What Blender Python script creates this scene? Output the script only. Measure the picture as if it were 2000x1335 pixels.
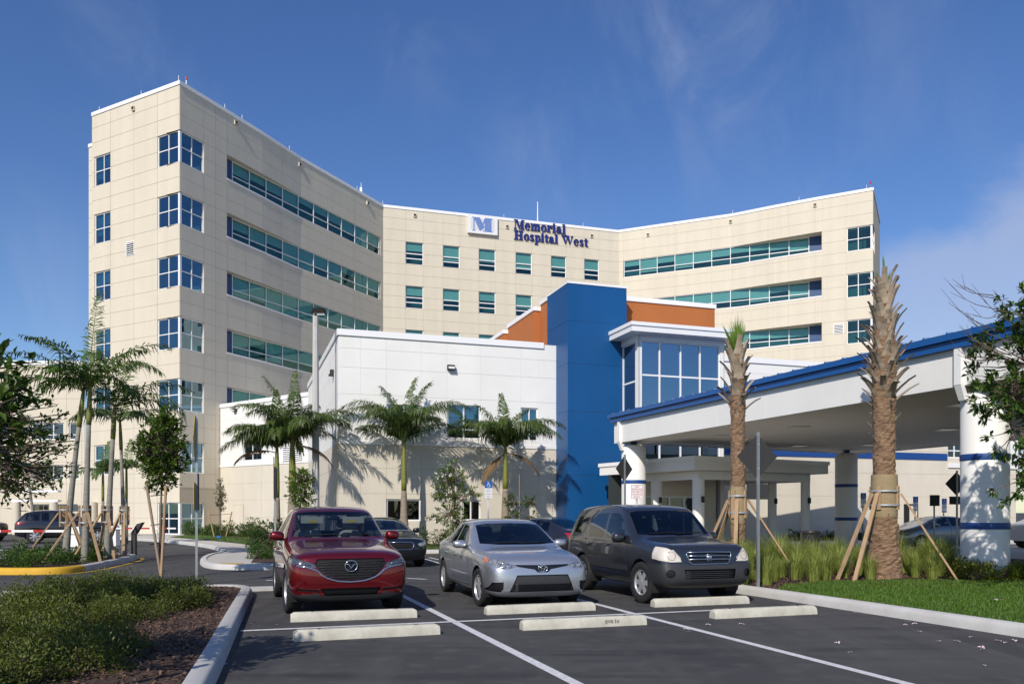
import bpy, bmesh, math, random
from mathutils import Vector, Matrix
from mathutils.bvhtree import BVHTree
from mathutils.geometry import tessellate_polygon

S = bpy.context.scene
C = S.collection
R = math.radians
for o in list(bpy.data.objects):
    bpy.data.objects.remove(o)

# ------------------------------------------------------------------ camera, sky, sun, exposure
FX, HY, EH = 1600.0, 1000.0, 1.6          # focal length in photo pixels, horizon row, eye height
cam = bpy.data.cameras.new('camera')
cam.sensor_width = 36.0
cam.lens = 36.0 * FX / 2000.0
cam.shift_y = (HY - 667.5) / 2000.0
cam.clip_end = 3000
co = bpy.data.objects.new('camera', cam)
C.objects.link(co)
co.location = (0, 0, EH)
co.rotation_euler = (R(90), 0, 0)
S.camera = co

SUN_EL = R(36)
SUN_H = Vector((-0.345, -0.94)).normalized()     # horizontal direction towards the sun
w = bpy.data.worlds.new('World')
S.world = w
w.use_nodes = True
nt = w.node_tree
nt.nodes.clear()
wo = nt.nodes.new('ShaderNodeOutputWorld')
bg = nt.nodes.new('ShaderNodeBackground')
sky = nt.nodes.new('ShaderNodeTexSky')
sky.sky_type = 'NISHITA'
sky.sun_disc = False
sky.sun_elevation = SUN_EL
sky.sun_rotation = math.atan2(SUN_H.x, SUN_H.y)
sky.altitude = 0
sky.air_density = 1.0
sky.dust_density = 0.35
sky.ozone_density = 3.2
bg.inputs['Strength'].default_value = 0.115
tc = nt.nodes.new('ShaderNodeTexCoord')
# thin wind-drawn cloud: noise on the sky directions, stretched, plus a cumulus bank low down
def wnoise(scale, loc, det, rough, dist, scl):
    mp = nt.nodes.new('ShaderNodeMapping')
    mp.inputs['Location'].default_value = loc
    mp.inputs['Scale'].default_value = scl
    mp.inputs['Rotation'].default_value = (0, R(35), 0)
    nz = nt.nodes.new('ShaderNodeTexNoise')
    nz.inputs['Scale'].default_value = scale
    nz.inputs['Detail'].default_value = det
    nz.inputs['Roughness'].default_value = rough
    nz.inputs['Distortion'].default_value = dist
    nt.links.new(tc.outputs['Generated'], mp.inputs['Vector'])
    nt.links.new(mp.outputs['Vector'], nz.inputs['Vector'])
    return nz.outputs['Fac']
def wramp(src, a, b):
    m = nt.nodes.new('ShaderNodeMapRange')
    m.interpolation_type = 'SMOOTHSTEP'
    m.inputs['From Min'].default_value = a
    m.inputs['From Max'].default_value = b
    nt.links.new(src, m.inputs['Value'])
    return m.outputs['Result']
def wmath(op, a, b):
    m = nt.nodes.new('ShaderNodeMath')
    m.operation = op
    for k, x in enumerate((a, b)):
        if isinstance(x, (int, float)):
            m.inputs[k].default_value = x
        else:
            nt.links.new(x, m.inputs[k])
    return m.outputs[0]
sep = nt.nodes.new('ShaderNodeSeparateXYZ')
nt.links.new(tc.outputs['Generated'], sep.inputs[0])
def wpatch(px, py, r, amt):
    """one cloud patch round a sky direction"""
    d = Vector(((px - 1000) / FX, 1, (HY - py) / FX)).normalized()
    vd = nt.nodes.new('ShaderNodeVectorMath'); vd.operation = 'DISTANCE'
    vd.inputs[1].default_value = d
    nt.links.new(tc.outputs['Generated'], vd.inputs[0])
    return wmath('MULTIPLY', wramp(vd.outputs['Value'], r, 0.0), amt)
n1 = wnoise(5.2, (1.9, 0.3, 0.35), 9, 0.6, 0.7, (1.6, 1.0, 0.9))
n2 = wnoise(5.5, (7.3, 1.2, 3.1), 9, 0.55, 0.3, (1, 1, 1.7))
tot = None
for q in ((1420, 30, .26, .85), (1250, 70, .16, .5), (1125, 175, .09, .55), (1060, 285, .10, .65), (1115, 360, .11, .55), (1320, 265, .07, .55), (230, 60, .16, .42), (330, 150, .12, .40), (1650, 320, .22, .4), (1100, 400, .12, .35), (820, 190, .06, .25), (30, 560, .16, .45)):
    v = wpatch(*q); tot = v if tot is None else wmath('MAXIMUM', tot, v)
wisp = wmath('MULTIPLY', tot, wramp(n1, 0.38, 0.78))
low = None
for q in ((1900, 640, .20, 1.0), (1990, 500, .10, .9), (1790, 660, .14, .9), (2150, 620, .3, 1.0), (-150, 620, .25, .35)):
    v = wpatch(*q); low = v if low is None else wmath('MAXIMUM', low, v)
low = wmath('MULTIPLY', wramp(wmath('ADD', wmath('MULTIPLY', low, 1.15), wmath('MULTIPLY', wmath('SUBTRACT', n2, 0.5), 1.5)), 0.32, 0.80), 0.50)
veil = wmath('MULTIPLY', wramp(n1, 0.50, 0.95), 0.14)
fac = wmath('ADD', wmath('MAXIMUM', wmath('MULTIPLY', wisp, 0.42), veil), low)
hs = nt.nodes.new('ShaderNodeHueSaturation')
hs.inputs['Saturation'].default_value = 1.2
hs.inputs['Hue'].default_value = 0.512
hs.inputs['Value'].default_value = 1.08
nt.links.new(sky.outputs[0], hs.inputs['Color'])
mixc = nt.nodes.new('ShaderNodeMix')
mixc.data_type = 'RGBA'
mixc.clamp_factor = True
nt.links.new(fac, mixc.inputs['Factor'])
nt.links.new(hs.outputs[0], mixc.inputs['A'])
mixc.inputs['B'].default_value = (4.3, 4.8, 6.2, 1)
nt.links.new(mixc.outputs['Result'], bg.inputs['Color'])
nt.links.new(bg.outputs[0], wo.inputs['Surface'])

sl = bpy.data.lights.new('sun', 'SUN')
sl.energy = 4.5
sl.angle = R(0.53)
sl.color = (1.0, 0.93, 0.83)
so = bpy.data.objects.new('sun', sl)
C.objects.link(so)
sv = Vector((-SUN_H.x * math.cos(SUN_EL), -SUN_H.y * math.cos(SUN_EL), -math.sin(SUN_EL)))
so.rotation_euler = sv.to_track_quat('-Z', 'Y').to_euler()
so.location = (-20, -40, 50)
S.view_settings.view_transform = 'Standard'
S.view_settings.look = 'None'
S.view_settings.gamma = 1
S.view_settings.exposure = 0.0
S.cycles.max_bounces = 5
S.cycles.diffuse_bounces = 3
S.cycles.glossy_bounces = 3
S.cycles.transparent_max_bounces = 10
S.cycles.caustics_reflective = False
S.cycles.caustics_refractive = False

# ------------------------------------------------------------------ helpers
def gp(px, py):
    Y = EH * FX / (py - HY)
    return Vector(((px - 1000) / FX * Y, Y, 0))
def at(px, py, Y):
    return Vector(((px - 1000) / FX * Y, Y, EH + (HY - py) / FX * Y))
T2 = Vector((0.948, 0.317)).normalized()        # the site grid: along the facades and wheel stops ...
N2 = Vector((-T2.y, T2.x))                      # ... and away from the camera along the stalls
def on_line(px, p, d):
    """distance along the plan line p + k d where the sight line of photo column px meets it"""
    a = (px - 1000) / FX
    return (a * p[1] - p[0]) / (d[0] - a * d[1])

class MB:
    def __init__(s):
        s.v = []; s.f = []; s.mi = []; s.m = 0
    def add(s, vs, fs):
        o = len(s.v)
        s.v += [tuple(v) for v in vs]
        s.f += [tuple(i + o for i in f) for f in fs]
        s.mi += [s.m] * len(fs)
        return s
    def quad(s, a, b, c, d):
        return s.add((a, b, c, d), ((0, 1, 2, 3),))
    def hexa(s, p):
        return s.add(p, ((0, 3, 2, 1), (4, 5, 6, 7), (0, 1, 5, 4), (1, 2, 6, 5), (2, 3, 7, 6), (3, 0, 4, 7)))
    def box(s, x0, x1, y0, y1, z0, z1):
        return s.hexa(((x0, y0, z0), (x1, y0, z0), (x1, y1, z0), (x0, y1, z0), (x0, y0, z1), (x1, y0, z1), (x1, y1, z1), (x0, y1, z1)))
    def obox(s, c, a, b, d):
        c, a, b, d = map(Vector, (c, a, b, d))
        return s.hexa([c - a - b - d, c + a - b - d, c + a + b - d, c - a + b - d, c - a - b + d, c + a - b + d, c + a + b + d, c - a + b + d])
    def bar(s, p, q, w, h, up=(0, 0, 1)):
        p, q = Vector(p), Vector(q)
        d = (q - p).normalized(); up = Vector(up)
        x = d.cross(up)
        if x.length < 1e-4: x = d.cross(Vector((1, 0, 0)))
        x.normalize(); y = x.cross(d)
        return s.obox((p + q) / 2, x * w / 2, d * (q - p).length / 2, y * h / 2)
    def tube(s, pts, rs, n=8, cap=True):
        pts = [Vector(p) for p in pts]
        if isinstance(rs, (int, float)): rs = [rs] * len(pts)
        o = len(s.v); prev = None
        for i, p in enumerate(pts):
            d = (pts[min(i + 1, len(pts) - 1)] - pts[max(i - 1, 0)]).normalized()
            x = (d.cross(Vector((0, 1, 0))) if prev is None else prev - d * prev.dot(d))
            if x.length < 1e-4: x = d.cross(Vector((1, 0, 0)))
            x.normalize(); prev = x; y = d.cross(x)
            for k in range(n):
                a = 2 * math.pi * k / n
                s.v.append(tuple(p + (x * math.cos(a) + y * math.sin(a)) * rs[i]))
        fs = []
        for i in range(len(pts) - 1):
            for k in range(n):
                k2 = (k + 1) % n
                fs.append((o + i * n + k, o + i * n + k2, o + (i + 1) * n + k2, o + (i + 1) * n + k))
        if cap:
            fs.append(tuple(o + k for k in range(n))[::-1])
            fs.append(tuple(o + (len(pts) - 1) * n + k for k in range(n)))
        s.f += fs; s.mi += [s.m] * len(fs)
        return s
    def lathe(s, prof, n=24, c=(0, 0, 0), axis='z', cap=True):
        o = len(s.v)
        for r, h in prof:
            for k in range(n):
                a = 2 * math.pi * k / n
                u, v = r * math.cos(a), r * math.sin(a)
                p = {'z': (u, v, h), 'y': (u, h, v), 'x': (h, u, v)}[axis]
                s.v.append((p[0] + c[0], p[1] + c[1], p[2] + c[2]))
        fs = []
        for i in range(len(prof) - 1):
            for k in range(n):
                k2 = (k + 1) % n
                fs.append((o + i * n + k, o + i * n + k2, o + (i + 1) * n + k2, o + (i + 1) * n + k))
        if cap:
            fs.append(tuple(o + k for k in range(n))[::-1])
            fs.append(tuple(o + (len(prof) - 1) * n + k for k in range(n)))
        s.f += fs; s.mi += [s.m] * len(fs)
        return s
    def prism(s, poly, z0, z1):
        n = len(poly); o = len(s.v)
        s.v += [(p[0], p[1], z0) for p in poly] + [(p[0], p[1], z1) for p in poly]
        fs = [tuple(o + n + k for k in range(n)), tuple(o + k for k in range(n))[::-1]]
        for k in range(n):
            k2 = (k + 1) % n
            fs.append((o + k, o + k2, o + n + k2, o + n + k))
        s.f += fs; s.mi += [s.m] * len(fs)
        return s

BASE = {}
def link(o, parent=None):
    C.objects.link(o)
    if parent is not None:
        o.parent = parent
        BASE[o.name] = BASE.get(parent.name, Vector((0, 0, 0)))
    return o
def build(name, mb, mats, parent=None, smooth=False, world=False, fix=False):
    """one mesh object; world=True: the shape was given in world coordinates (parents carry no rotation)"""
    me = bpy.data.meshes.new(name)
    off = BASE.get(parent.name, Vector((0, 0, 0))) if (parent is not None and world) else Vector((0, 0, 0))
    me.from_pydata([(v[0] - off.x, v[1] - off.y, v[2] - off.z) for v in mb.v] if world else mb.v, [], mb.f)
    if not isinstance(mats, (list, tuple)): mats = [mats]
    for m in mats: me.materials.append(m)
    if len(mats) > 1: me.polygons.foreach_set('material_index', mb.mi)
    if fix:
        bm = bmesh.new(); bm.from_mesh(me); bmesh.ops.recalc_face_normals(bm, faces=bm.faces); bm.to_mesh(me); bm.free()
    if smooth is True:
        me.polygons.foreach_set('use_smooth', [True] * len(me.polygons))
    elif smooth:
        me.polygons.foreach_set('use_smooth', [True] * len(me.polygons))
        me.set_sharp_from_angle(angle=R(smooth))
    me.update()
    return link(bpy.data.objects.new(name, me), parent)
def tag(o, label, cat, group=None):
    o['label'] = label; o['category'] = cat
    if group: o['group'] = group
    return o
def struct(o, kind='structure'):
    o['kind'] = kind
    return o
def thing(name, label, cat, loc=(0, 0, 0), rz=0.0, group=None):
    o = bpy.data.objects.new(name, None)
    o.empty_display_size = 0.3
    C.objects.link(o)
    o.location = loc; o.rotation_euler = (0, 0, rz)
    BASE[o.name] = Vector(loc)
    return tag(o, label, cat, group)
def copy_tree(o, parent=None):
    c = o.copy(); C.objects.link(c); c.parent = parent
    for ch in o.children: copy_tree(ch, c)
    return c
def inst(src, loc, rz=0.0, sc=1.0, label=None, group=None):
    c = copy_tree(src)
    c.location = loc; c.rotation_euler = (0, 0, rz)
    c.scale = (sc, sc, sc) if isinstance(sc, (int, float)) else sc
    if label: c['label'] = label
    if group: c['group'] = group
    return c

# ------------------------------------------------------------------ materials
def mk(name, col, rough=0.7, metal=0.0, spec=0.5, var=0.0, vs=2.0, vcol=None, bump=0.0, bs=30.0, streak=0.0, coat=0.0, scl=(1, 1, 1), island=0.0, det=6):
    m = bpy.data.materials.new(name); m.use_nodes = True
    t = m.node_tree; p = t.nodes['Principled BSDF']
    p.inputs['Base Color'].default_value = (*col, 1)
    p.inputs['Roughness'].default_value = rough
    p.inputs['Metallic'].default_value = metal
    p.inputs['Specular IOR Level'].default_value = spec
    if coat:
        p.inputs['Coat Weight'].default_value = coat
        p.inputs['Coat Roughness'].default_value = 0.03
    cur = None
    if var or streak or bump:
        tcn = t.nodes.new('ShaderNodeTexCoord'); mp = t.nodes.new('ShaderNodeMapping')
        mp.inputs['Scale'].default_value = scl
        t.links.new(tcn.outputs['Object'], mp.inputs['Vector'])
    def blend(src, dark, amount):
        nonlocal cur
        mx = t.nodes.new('ShaderNodeMix'); mx.data_type = 'RGBA'
        mr = t.nodes.new('ShaderNodeMapRange')
        mr.inputs['From Min'].default_value = 0.35; mr.inputs['From Max'].default_value = 0.68
        mr.inputs['To Max'].default_value = amount
        t.links.new(src, mr.inputs['Value']); t.links.new(mr.outputs[0], mx.inputs['Factor'])
        if cur is None: mx.inputs['A'].default_value = (*col, 1)
        else: t.links.new(cur, mx.inputs['A'])
        mx.inputs['B'].default_value = (*dark, 1)
        cur = mx.outputs['Result']
    if var:
        nz = t.nodes.new('ShaderNodeTexNoise'); nz.inputs['Scale'].default_value = vs; nz.inputs['Detail'].default_value = det
        nz.inputs['Roughness'].default_value = 0.62
        t.links.new(mp.outputs[0], nz.inputs['Vector'])
        blend(nz.outputs['Fac'], vcol or tuple(c * 0.55 for c in col), var)
    if streak:
        m2 = t.nodes.new('ShaderNodeMapping'); m2.inputs['Scale'].default_value = (1.1, 1.1, 0.07)
        t.links.new(tcn.outputs['Object'], m2.inputs['Vector'])
        n2 = t.nodes.new('ShaderNodeTexNoise'); n2.inputs['Scale'].default_value = 1.3; n2.inputs['Detail'].default_value = 5
        t.links.new(m2.outputs[0], n2.inputs['Vector'])
        blend(n2.outputs['Fac'], tuple(c * 0.6 for c in col), streak)
    if island:
        ge = t.nodes.new('ShaderNodeNewGeometry'); hsv = t.nodes.new('ShaderNodeHueSaturation')
        mr = t.nodes.new('ShaderNodeMapRange'); mr.inputs['To Min'].default_value = 1 - island; mr.inputs['To Max'].default_value = 1 + island
        t.links.new(ge.outputs['Random Per Island'], mr.inputs['Value']); t.links.new(mr.outputs[0], hsv.inputs['Value'])
        if cur is None: hsv.inputs['Color'].default_value = (*col, 1)
        else: t.links.new(cur, hsv.inputs['Color'])
        cur = hsv.outputs[0]
    if cur is not None: t.links.new(cur, p.inputs['Base Color'])
    if bump:
        nb = t.nodes.new('ShaderNodeTexNoise'); nb.inputs['Scale'].default_value = bs; nb.inputs['Detail'].default_value = 5
        bp = t.nodes.new('ShaderNodeBump'); bp.inputs['Strength'].default_value = bump; bp.inputs['Distance'].default_value = 0.02
        t.links.new(mp.outputs[0], nb.inputs['Vector']); t.links.new(nb.outputs['Fac'], bp.inputs['Height'])
        t.links.new(bp.outputs[0], p.inputs['Normal'])
    return m
def mk_leaf(name, col, col2, trans=0.35, rough=0.45):
    """foliage: colour differs from leaf to leaf, light passes through"""
    m = bpy.data.materials.new(name); m.use_nodes = True
    t = m.node_tree; p = t.nodes['Principled BSDF']; out = t.nodes['Material Output']
    ge = t.nodes.new('ShaderNodeNewGeometry')
    mx = t.nodes.new('ShaderNodeMix'); mx.data_type = 'RGBA'
    mx.inputs['A'].default_value = (*col, 1); mx.inputs['B'].default_value = (*col2, 1)
    t.links.new(ge.outputs['Random Per Island'], mx.inputs['Factor'])
    t.links.new(mx.outputs['Result'], p.inputs['Base Color'])
    p.inputs['Roughness'].default_value = rough
    p.inputs['Specular IOR Level'].default_value = 0.35
    tr = t.nodes.new('ShaderNodeBsdfTranslucent')
    hsv = t.nodes.new('ShaderNodeHueSaturation'); hsv.inputs['Value'].default_value = 1.5; hsv.inputs['Saturation'].default_value = 1.1
    t.links.new(mx.outputs['Result'], hsv.inputs['Color']); t.links.new(hsv.outputs[0], tr.inputs['Color'])
    ms = t.nodes.new('ShaderNodeMixShader'); ms.inputs[0].default_value = trans
    t.links.new(p.outputs[0], ms.inputs[1]); t.links.new(tr.outputs[0], ms.inputs[2])
    t.links.new(ms.outputs[0], out.inputs['Surface'])
    return m
def mk_glass(name, tint, refl=0.10, rcol=(1, 1, 1), rough=0.01, wob=0.0, slab=True):
    """window glass: tinted see-through plus a mirror coat that strengthens towards grazing"""
    m = bpy.data.materials.new(name); m.use_nodes = True
    t = m.node_tree; t.nodes.remove(t.nodes['Principled BSDF']); out = t.nodes['Material Output']
    tr = t.nodes.new('ShaderNodeBsdfTransparent'); tr.inputs[0].default_value = (*tint, 1)
    gl = t.nodes.new('ShaderNodeBsdfGlossy'); gl.inputs['Color'].default_value = (*rcol, 1); gl.inputs['Roughness'].default_value = rough
    lw = t.nodes.new('ShaderNodeFresnel'); lw.inputs['IOR'].default_value = 1.5
    ad = t.nodes.new('ShaderNodeMath'); ad.operation = 'ADD'; ad.use_clamp = True; ad.inputs[1].default_value = refl
    if wob:
        tcn = t.nodes.new('ShaderNodeTexCoord'); nb = t.nodes.new('ShaderNodeTexNoise'); nb.inputs['Scale'].default_value = 0.7
        bp = t.nodes.new('ShaderNodeBump'); bp.inputs['Strength'].default_value = wob; bp.inputs['Distance'].default_value = 0.05
        t.links.new(tcn.outputs['Object'], nb.inputs['Vector']); t.links.new(nb.outputs['Fac'], bp.inputs['Height']); t.links.new(bp.outputs[0], gl.inputs['Normal'])
    ms = t.nodes.new('ShaderNodeMixShader')
    ge = t.nodes.new('ShaderNodeNewGeometry'); inv = t.nodes.new('ShaderNodeMath'); inv.operation = 'SUBTRACT'; inv.inputs[0].default_value = 1.0
    mu = t.nodes.new('ShaderNodeMath'); mu.operation = 'MULTIPLY'
    cm = t.nodes.new('ShaderNodeMix'); cm.data_type = 'RGBA'; cm.inputs['A'].default_value = (*tint, 1); cm.inputs['B'].default_value = (1, 1, 1, 1) if slab else (*tint, 1)
    t.links.new(ge.outputs['Backfacing'], inv.inputs[1]); t.links.new(ge.outputs['Backfacing'], cm.inputs['Factor']); t.links.new(cm.outputs['Result'], tr.inputs[0])
    t.links.new(lw.outputs[0], ad.inputs[0]); t.links.new(ad.outputs[0], mu.inputs[0]); t.links.new(inv.outputs[0], mu.inputs[1]); t.links.new(mu.outputs[0], ms.inputs[0])
    t.links.new(tr.outputs[0], ms.inputs[1]); t.links.new(gl.outputs[0], ms.inputs[2])
    t.links.new(ms.outputs[0], out.inputs['Surface'])
    return m

M = {}
M['beige'] = mk('beige_stucco', (0.66, 0.60, 0.487), 0.9, var=0.1, vs=0.6, streak=0.15, bump=0.12, bs=40)
M['beige2'] = mk('sand_stucco', (0.665, 0.61, 0.51), 0.9, var=0.2, vs=0.5, streak=0.12, bump=0.12, bs=40)
M['white_st'] = mk('white_stucco', (0.80, 0.795, 0.77), 0.85, var=0.16, vs=0.5, streak=0.06, bump=0.1, bs=40)
M['white'] = mk('white_paint', (0.80, 0.80, 0.79), 0.5, var=0.1, vs=1.5)
M['coping'] = mk('white_metal_coping', (0.82, 0.82, 0.83), 0.4)
M['frame'] = mk('white_window_frame', (0.80, 0.80, 0.80), 0.45)
M['blue_st'] = mk('blue_stucco', (0.004, 0.078, 0.245), 0.42, spec=0.45, var=0.25, vs=0.4, streak=0.15, bump=0.10, bs=35)
M['orange'] = mk('orange_stucco', (0.42, 0.135, 0.035), 0.85, var=0.2, vs=0.8, streak=0.1, bump=0.1, bs=40)
M['bluepanel'] = mk('blue_panel', (0.012, 0.058, 0.17), 0.5, var=0.2, vs=1.0)
M['bluemetal'] = mk('blue_metal', (0.008, 0.085, 0.30), 0.35, spec=0.5, var=0.12, vs=1.2)
M['stripe'] = mk('blue_stripe_paint', (0.01, 0.06, 0.24), 0.5, var=0.1)
M['joint'] = mk('joint_grey', (0.50, 0.45, 0.36), 0.95)
M['jointw'] = mk('joint_white', (0.77, 0.76, 0.735), 0.95)
M['dark_in'] = mk('dark_interior', (0.035, 0.045, 0.05), 0.9)
M['room'] = mk('teal_room', (0.07, 0.15, 0.15), 0.9, var=0.5, vs=0.8)
M['blind'] = mk('roller_blind', (0.58, 0.64, 0.60), 0.9, var=0.1, vs=3)
M['black'] = mk('black_plastic', (0.012, 0.012, 0.013), 0.5)
M['blacksat'] = mk('black_metal', (0.02, 0.02, 0.022), 0.4, spec=0.5)
M['galv'] = mk('galvanised_steel', (0.42, 0.43, 0.44), 0.45, metal=0.7, var=0.2, vs=8)
M['signback'] = mk('bare_aluminium', (0.045, 0.045, 0.047), 0.7, metal=0.0, spec=0.2, var=0.2, vs=4)
M['concrete'] = mk('concrete', (0.50, 0.48, 0.44), 0.9, var=0.35, vs=3.0, bump=0.25, bs=60, vcol=(0.33, 0.31, 0.28))
M['kerb'] = mk('kerb_concrete', (0.52, 0.51, 0.49), 0.9, var=0.45, vs=2.2, bump=0.3, bs=50, vcol=(0.34, 0.33, 0.31))
M['stop'] = mk('wheel_stop_concrete', (0.55, 0.53, 0.45), 0.9, var=0.75, vs=5.0, bump=0.35, bs=70, vcol=(0.36, 0.34, 0.28))
M['pole'] = mk('pole_concrete', (0.52, 0.51, 0.48), 0.9, var=0.3, vs=3, bump=0.2, bs=50)
M['yellow'] = mk('yellow_paint', (0.62, 0.36, 0.02), 0.7, var=0.3, vs=3, bump=0.15, bs=40)
M['line'] = mk('white_road_paint', (0.70, 0.70, 0.70), 0.8, var=0.6, vs=16, vcol=(0.30, 0.30, 0.30), det=9)
M['yline'] = mk('yellow_road_paint', (0.55, 0.33, 0.03), 0.8, var=0.4, vs=6)
M['wood'] = mk('stake_wood', (0.42, 0.28, 0.16), 0.85, var=0.5, vs=3, scl=(4, 4, 0.6), bump=0.2, bs=30)
M['woodgrey'] = mk('weathered_wood', (0.30, 0.23, 0.17), 0.9, var=0.5, vs=3, scl=(4, 4, 0.6), bump=0.2, bs=30)
M['strap'] = mk('strap_metal', (0.55, 0.56, 0.57), 0.4, metal=0.6)
M['red'] = mk('red_reflector', (0.42, 0.015, 0.015), 0.4)
M['signblue'] = mk('sign_blue', (0.012, 0.10, 0.42), 0.45)
M['signwhite'] = mk('sign_white', (0.75, 0.75, 0.76), 0.45)
M['signred'] = mk('sign_red', (0.45, 0.03, 0.03), 0.5)
M['signyel'] = mk('sign_yellow', (0.60, 0.40, 0.02), 0.5)
M['letter'] = mk('letter_blue', (0.012, 0.022, 0.17), 0.4)
M['logoblue'] = mk('logo_blue', (0.025, 0.14, 0.50), 0.4)
M['greyline'] = mk('logo_grey', (0.38, 0.40, 0.46), 0.5)
M['soffit'] = mk('canopy_soffit', (0.80, 0.77, 0.70), 0.85, var=0.1, vs=1.0)
M['lens'] = mk('lamp_lens', (0.8, 0.8, 0.78), 0.3)
M['glass_h'] = mk_glass('teal_window_glass', (0.40, 0.655, 0.65), 0.06, (0.38, 0.72, 0.74), wob=0.06)
M['glass_b'] = mk_glass('blue_window_glass', (0.15, 0.33, 0.41), 0.24, (0.42, 0.68, 0.86), wob=0.04)
M['glass_l'] = mk_glass('lobby_glass', (0.10, 0.25, 0.36), 0.42, (0.50, 0.72, 0.92), wob=0.03)
M['glass_d'] = mk_glass('dark_window_glass', (0.10, 0.14, 0.16), 0.08, (0.8, 0.9, 1.0))
# ------------------------------------------------------------------ ground, road, kerbs, beds
def mk_asphalt():
    m = mk('asphalt', (0.043, 0.042, 0.043), 0.88, bump=0.5, bs=160)
    t = m.node_tree; p = t.nodes['Principled BSDF']
    tcn = t.nodes.new('ShaderNodeTexCoord')
    def noise(sc, det, scl=(1, 1, 1), rot=0):
        mp = t.nodes.new('ShaderNodeMapping'); mp.inputs['Scale'].default_value = scl; mp.inputs['Rotation'].default_value = (0, 0, rot)
        n = t.nodes.new('ShaderNodeTexNoise'); n.inputs['Scale'].default_value = sc; n.inputs['Detail'].default_value = det
        t.links.new(tcn.outputs['Object'], mp.inputs[0]); t.links.new(mp.outputs[0], n.inputs['Vector'])
        return n.outputs['Fac']
    cur = None
    for src, a, b, col, amt in ((noise(0.35, 6), 0.4, 0.75, (0.080, 0.078, 0.076), 0.9),
                                (noise(1.1, 8, (0.25, 2.2, 1), -0.32), 0.50, 0.70, (0.020, 0.020, 0.022), 0.85),
                                (noise(0.8, 8, (2.6, 0.16, 1), -0.32), 0.52, 0.70, (0.085, 0.082, 0.08), 0.6),
                                (noise(3.2, 10), 0.52, 0.75, (0.10, 0.096, 0.09), 0.55),
                                (noise(230, 2), 0.62, 0.74, (0.19, 0.185, 0.18), 0.6)):
        mr = t.nodes.new('ShaderNodeMapRange'); mr.inputs['From Min'].default_value = a; mr.inputs['From Max'].default_value = b; mr.inputs['To Max'].default_value = amt
        t.links.new(src, mr.inputs['Value'])
        mx = t.nodes.new('ShaderNodeMix'); mx.data_type = 'RGBA'; mx.inputs['B'].default_value = (*col, 1)
        if cur is None: mx.inputs['A'].default_value = (0.043, 0.042, 0.043, 1)
        else: t.links.new(cur, mx.inputs['A'])
        t.links.new(mr.outputs[0], mx.inputs['Factor']); cur = mx.outputs['Result']
    # oil drips: scattered soft spots
    vo = t.nodes.new('ShaderNodeTexVoronoi'); vo.inputs['Scale'].default_value = 0.9; vo.inputs['Randomness'].default_value = 1.0
    nz = t.nodes.new('ShaderNodeTexNoise'); nz.inputs['Scale'].default_value = 6; nz.inputs['Detail'].default_value = 4
    ma = t.nodes.new('ShaderNodeMath'); ma.operation = 'MULTIPLY_ADD'; ma.inputs[1].default_value = 0.22
    mr = t.nodes.new('ShaderNodeMapRange'); mr.inputs['From Min'].default_value = 0.20; mr.inputs['From Max'].default_value = 0.12; mr.inputs['To Max'].default_value = 0.65
    t.links.new(tcn.outputs['Object'], vo.inputs['Vector']); t.links.new(tcn.outputs['Object'], nz.inputs['Vector'])
    t.links.new(nz.outputs['Fac'], ma.inputs[0]); t.links.new(vo.outputs['Distance'], ma.inputs[2]); t.links.new(ma.outputs[0], mr.inputs['Value'])
    mx = t.nodes.new('ShaderNodeMix'); mx.data_type = 'RGBA'; mx.inputs['B'].default_value = (0.02, 0.02, 0.021, 1)
    t.links.new(cur, mx.inputs['A']); t.links.new(mr.outputs[0], mx.inputs['Factor']); cur = mx.outputs['Result']
    t.links.new(cur, p.inputs['Base Color'])
    return m
M['asphalt'] = mk_asphalt()
M['mulch'] = mk('bark_mulch', (0.075, 0.042, 0.028), 0.95, var=0.8, vs=14, vcol=(0.02, 0.012, 0.009), bump=1.0, bs=28)
M['soil_grass'] = mk('turf_soil', (0.055, 0.085, 0.02), 0.95, var=0.6, vs=5, bump=0.6, bs=60)
M['walk'] = mk('walkway_concrete', (0.50, 0.475, 0.43), 0.9, var=0.35, vs=0.9, bump=0.2, bs=50, vcol=(0.38, 0.35, 0.31))

mb = MB(); mb.quad((-1500, -300, 0), (1500, -300, 0), (1500, 2500, 0), (-1500, 2500, 0))
struct(build('parking_lot_ground', mb, M['asphalt']))

def offset_path(pts, d, closed=False):
    out = []
    n = len(pts)
    for i, p in enumerate(pts):
        p = Vector((p[0], p[1]))
        a = Vector(pts[i - 1][:2]) if (i > 0 or closed) else None
        b = Vector(pts[(i + 1) % n][:2]) if (i < n - 1 or closed) else None
        d1 = (p - a).normalized() if a is not None else (b - p).normalized()
        d2 = (b - p).normalized() if b is not None else d1
        n1, n2 = Vector((d1.y, -d1.x)), Vector((d2.y, -d2.x))
        nn = (n1 + n2).normalized()
        out.append(p + nn * d / max(0.35, nn.dot(n1)))
    return out
def smooth_path(pts, closed=False, it=2):
    for _ in range(it):
        q = []
        n = len(pts)
        rng = range(n if closed else n - 1)
        if not closed: q.append(Vector(pts[0][:2]))
        for i in rng:
            a, b = Vector(pts[i][:2]), Vector(pts[(i + 1) % n][:2])
            q += [a * 0.75 + b * 0.25, a * 0.25 + b * 0.75]
        if not closed: q.append(Vector(pts[-1][:2]))
        pts = q
    return pts
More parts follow.
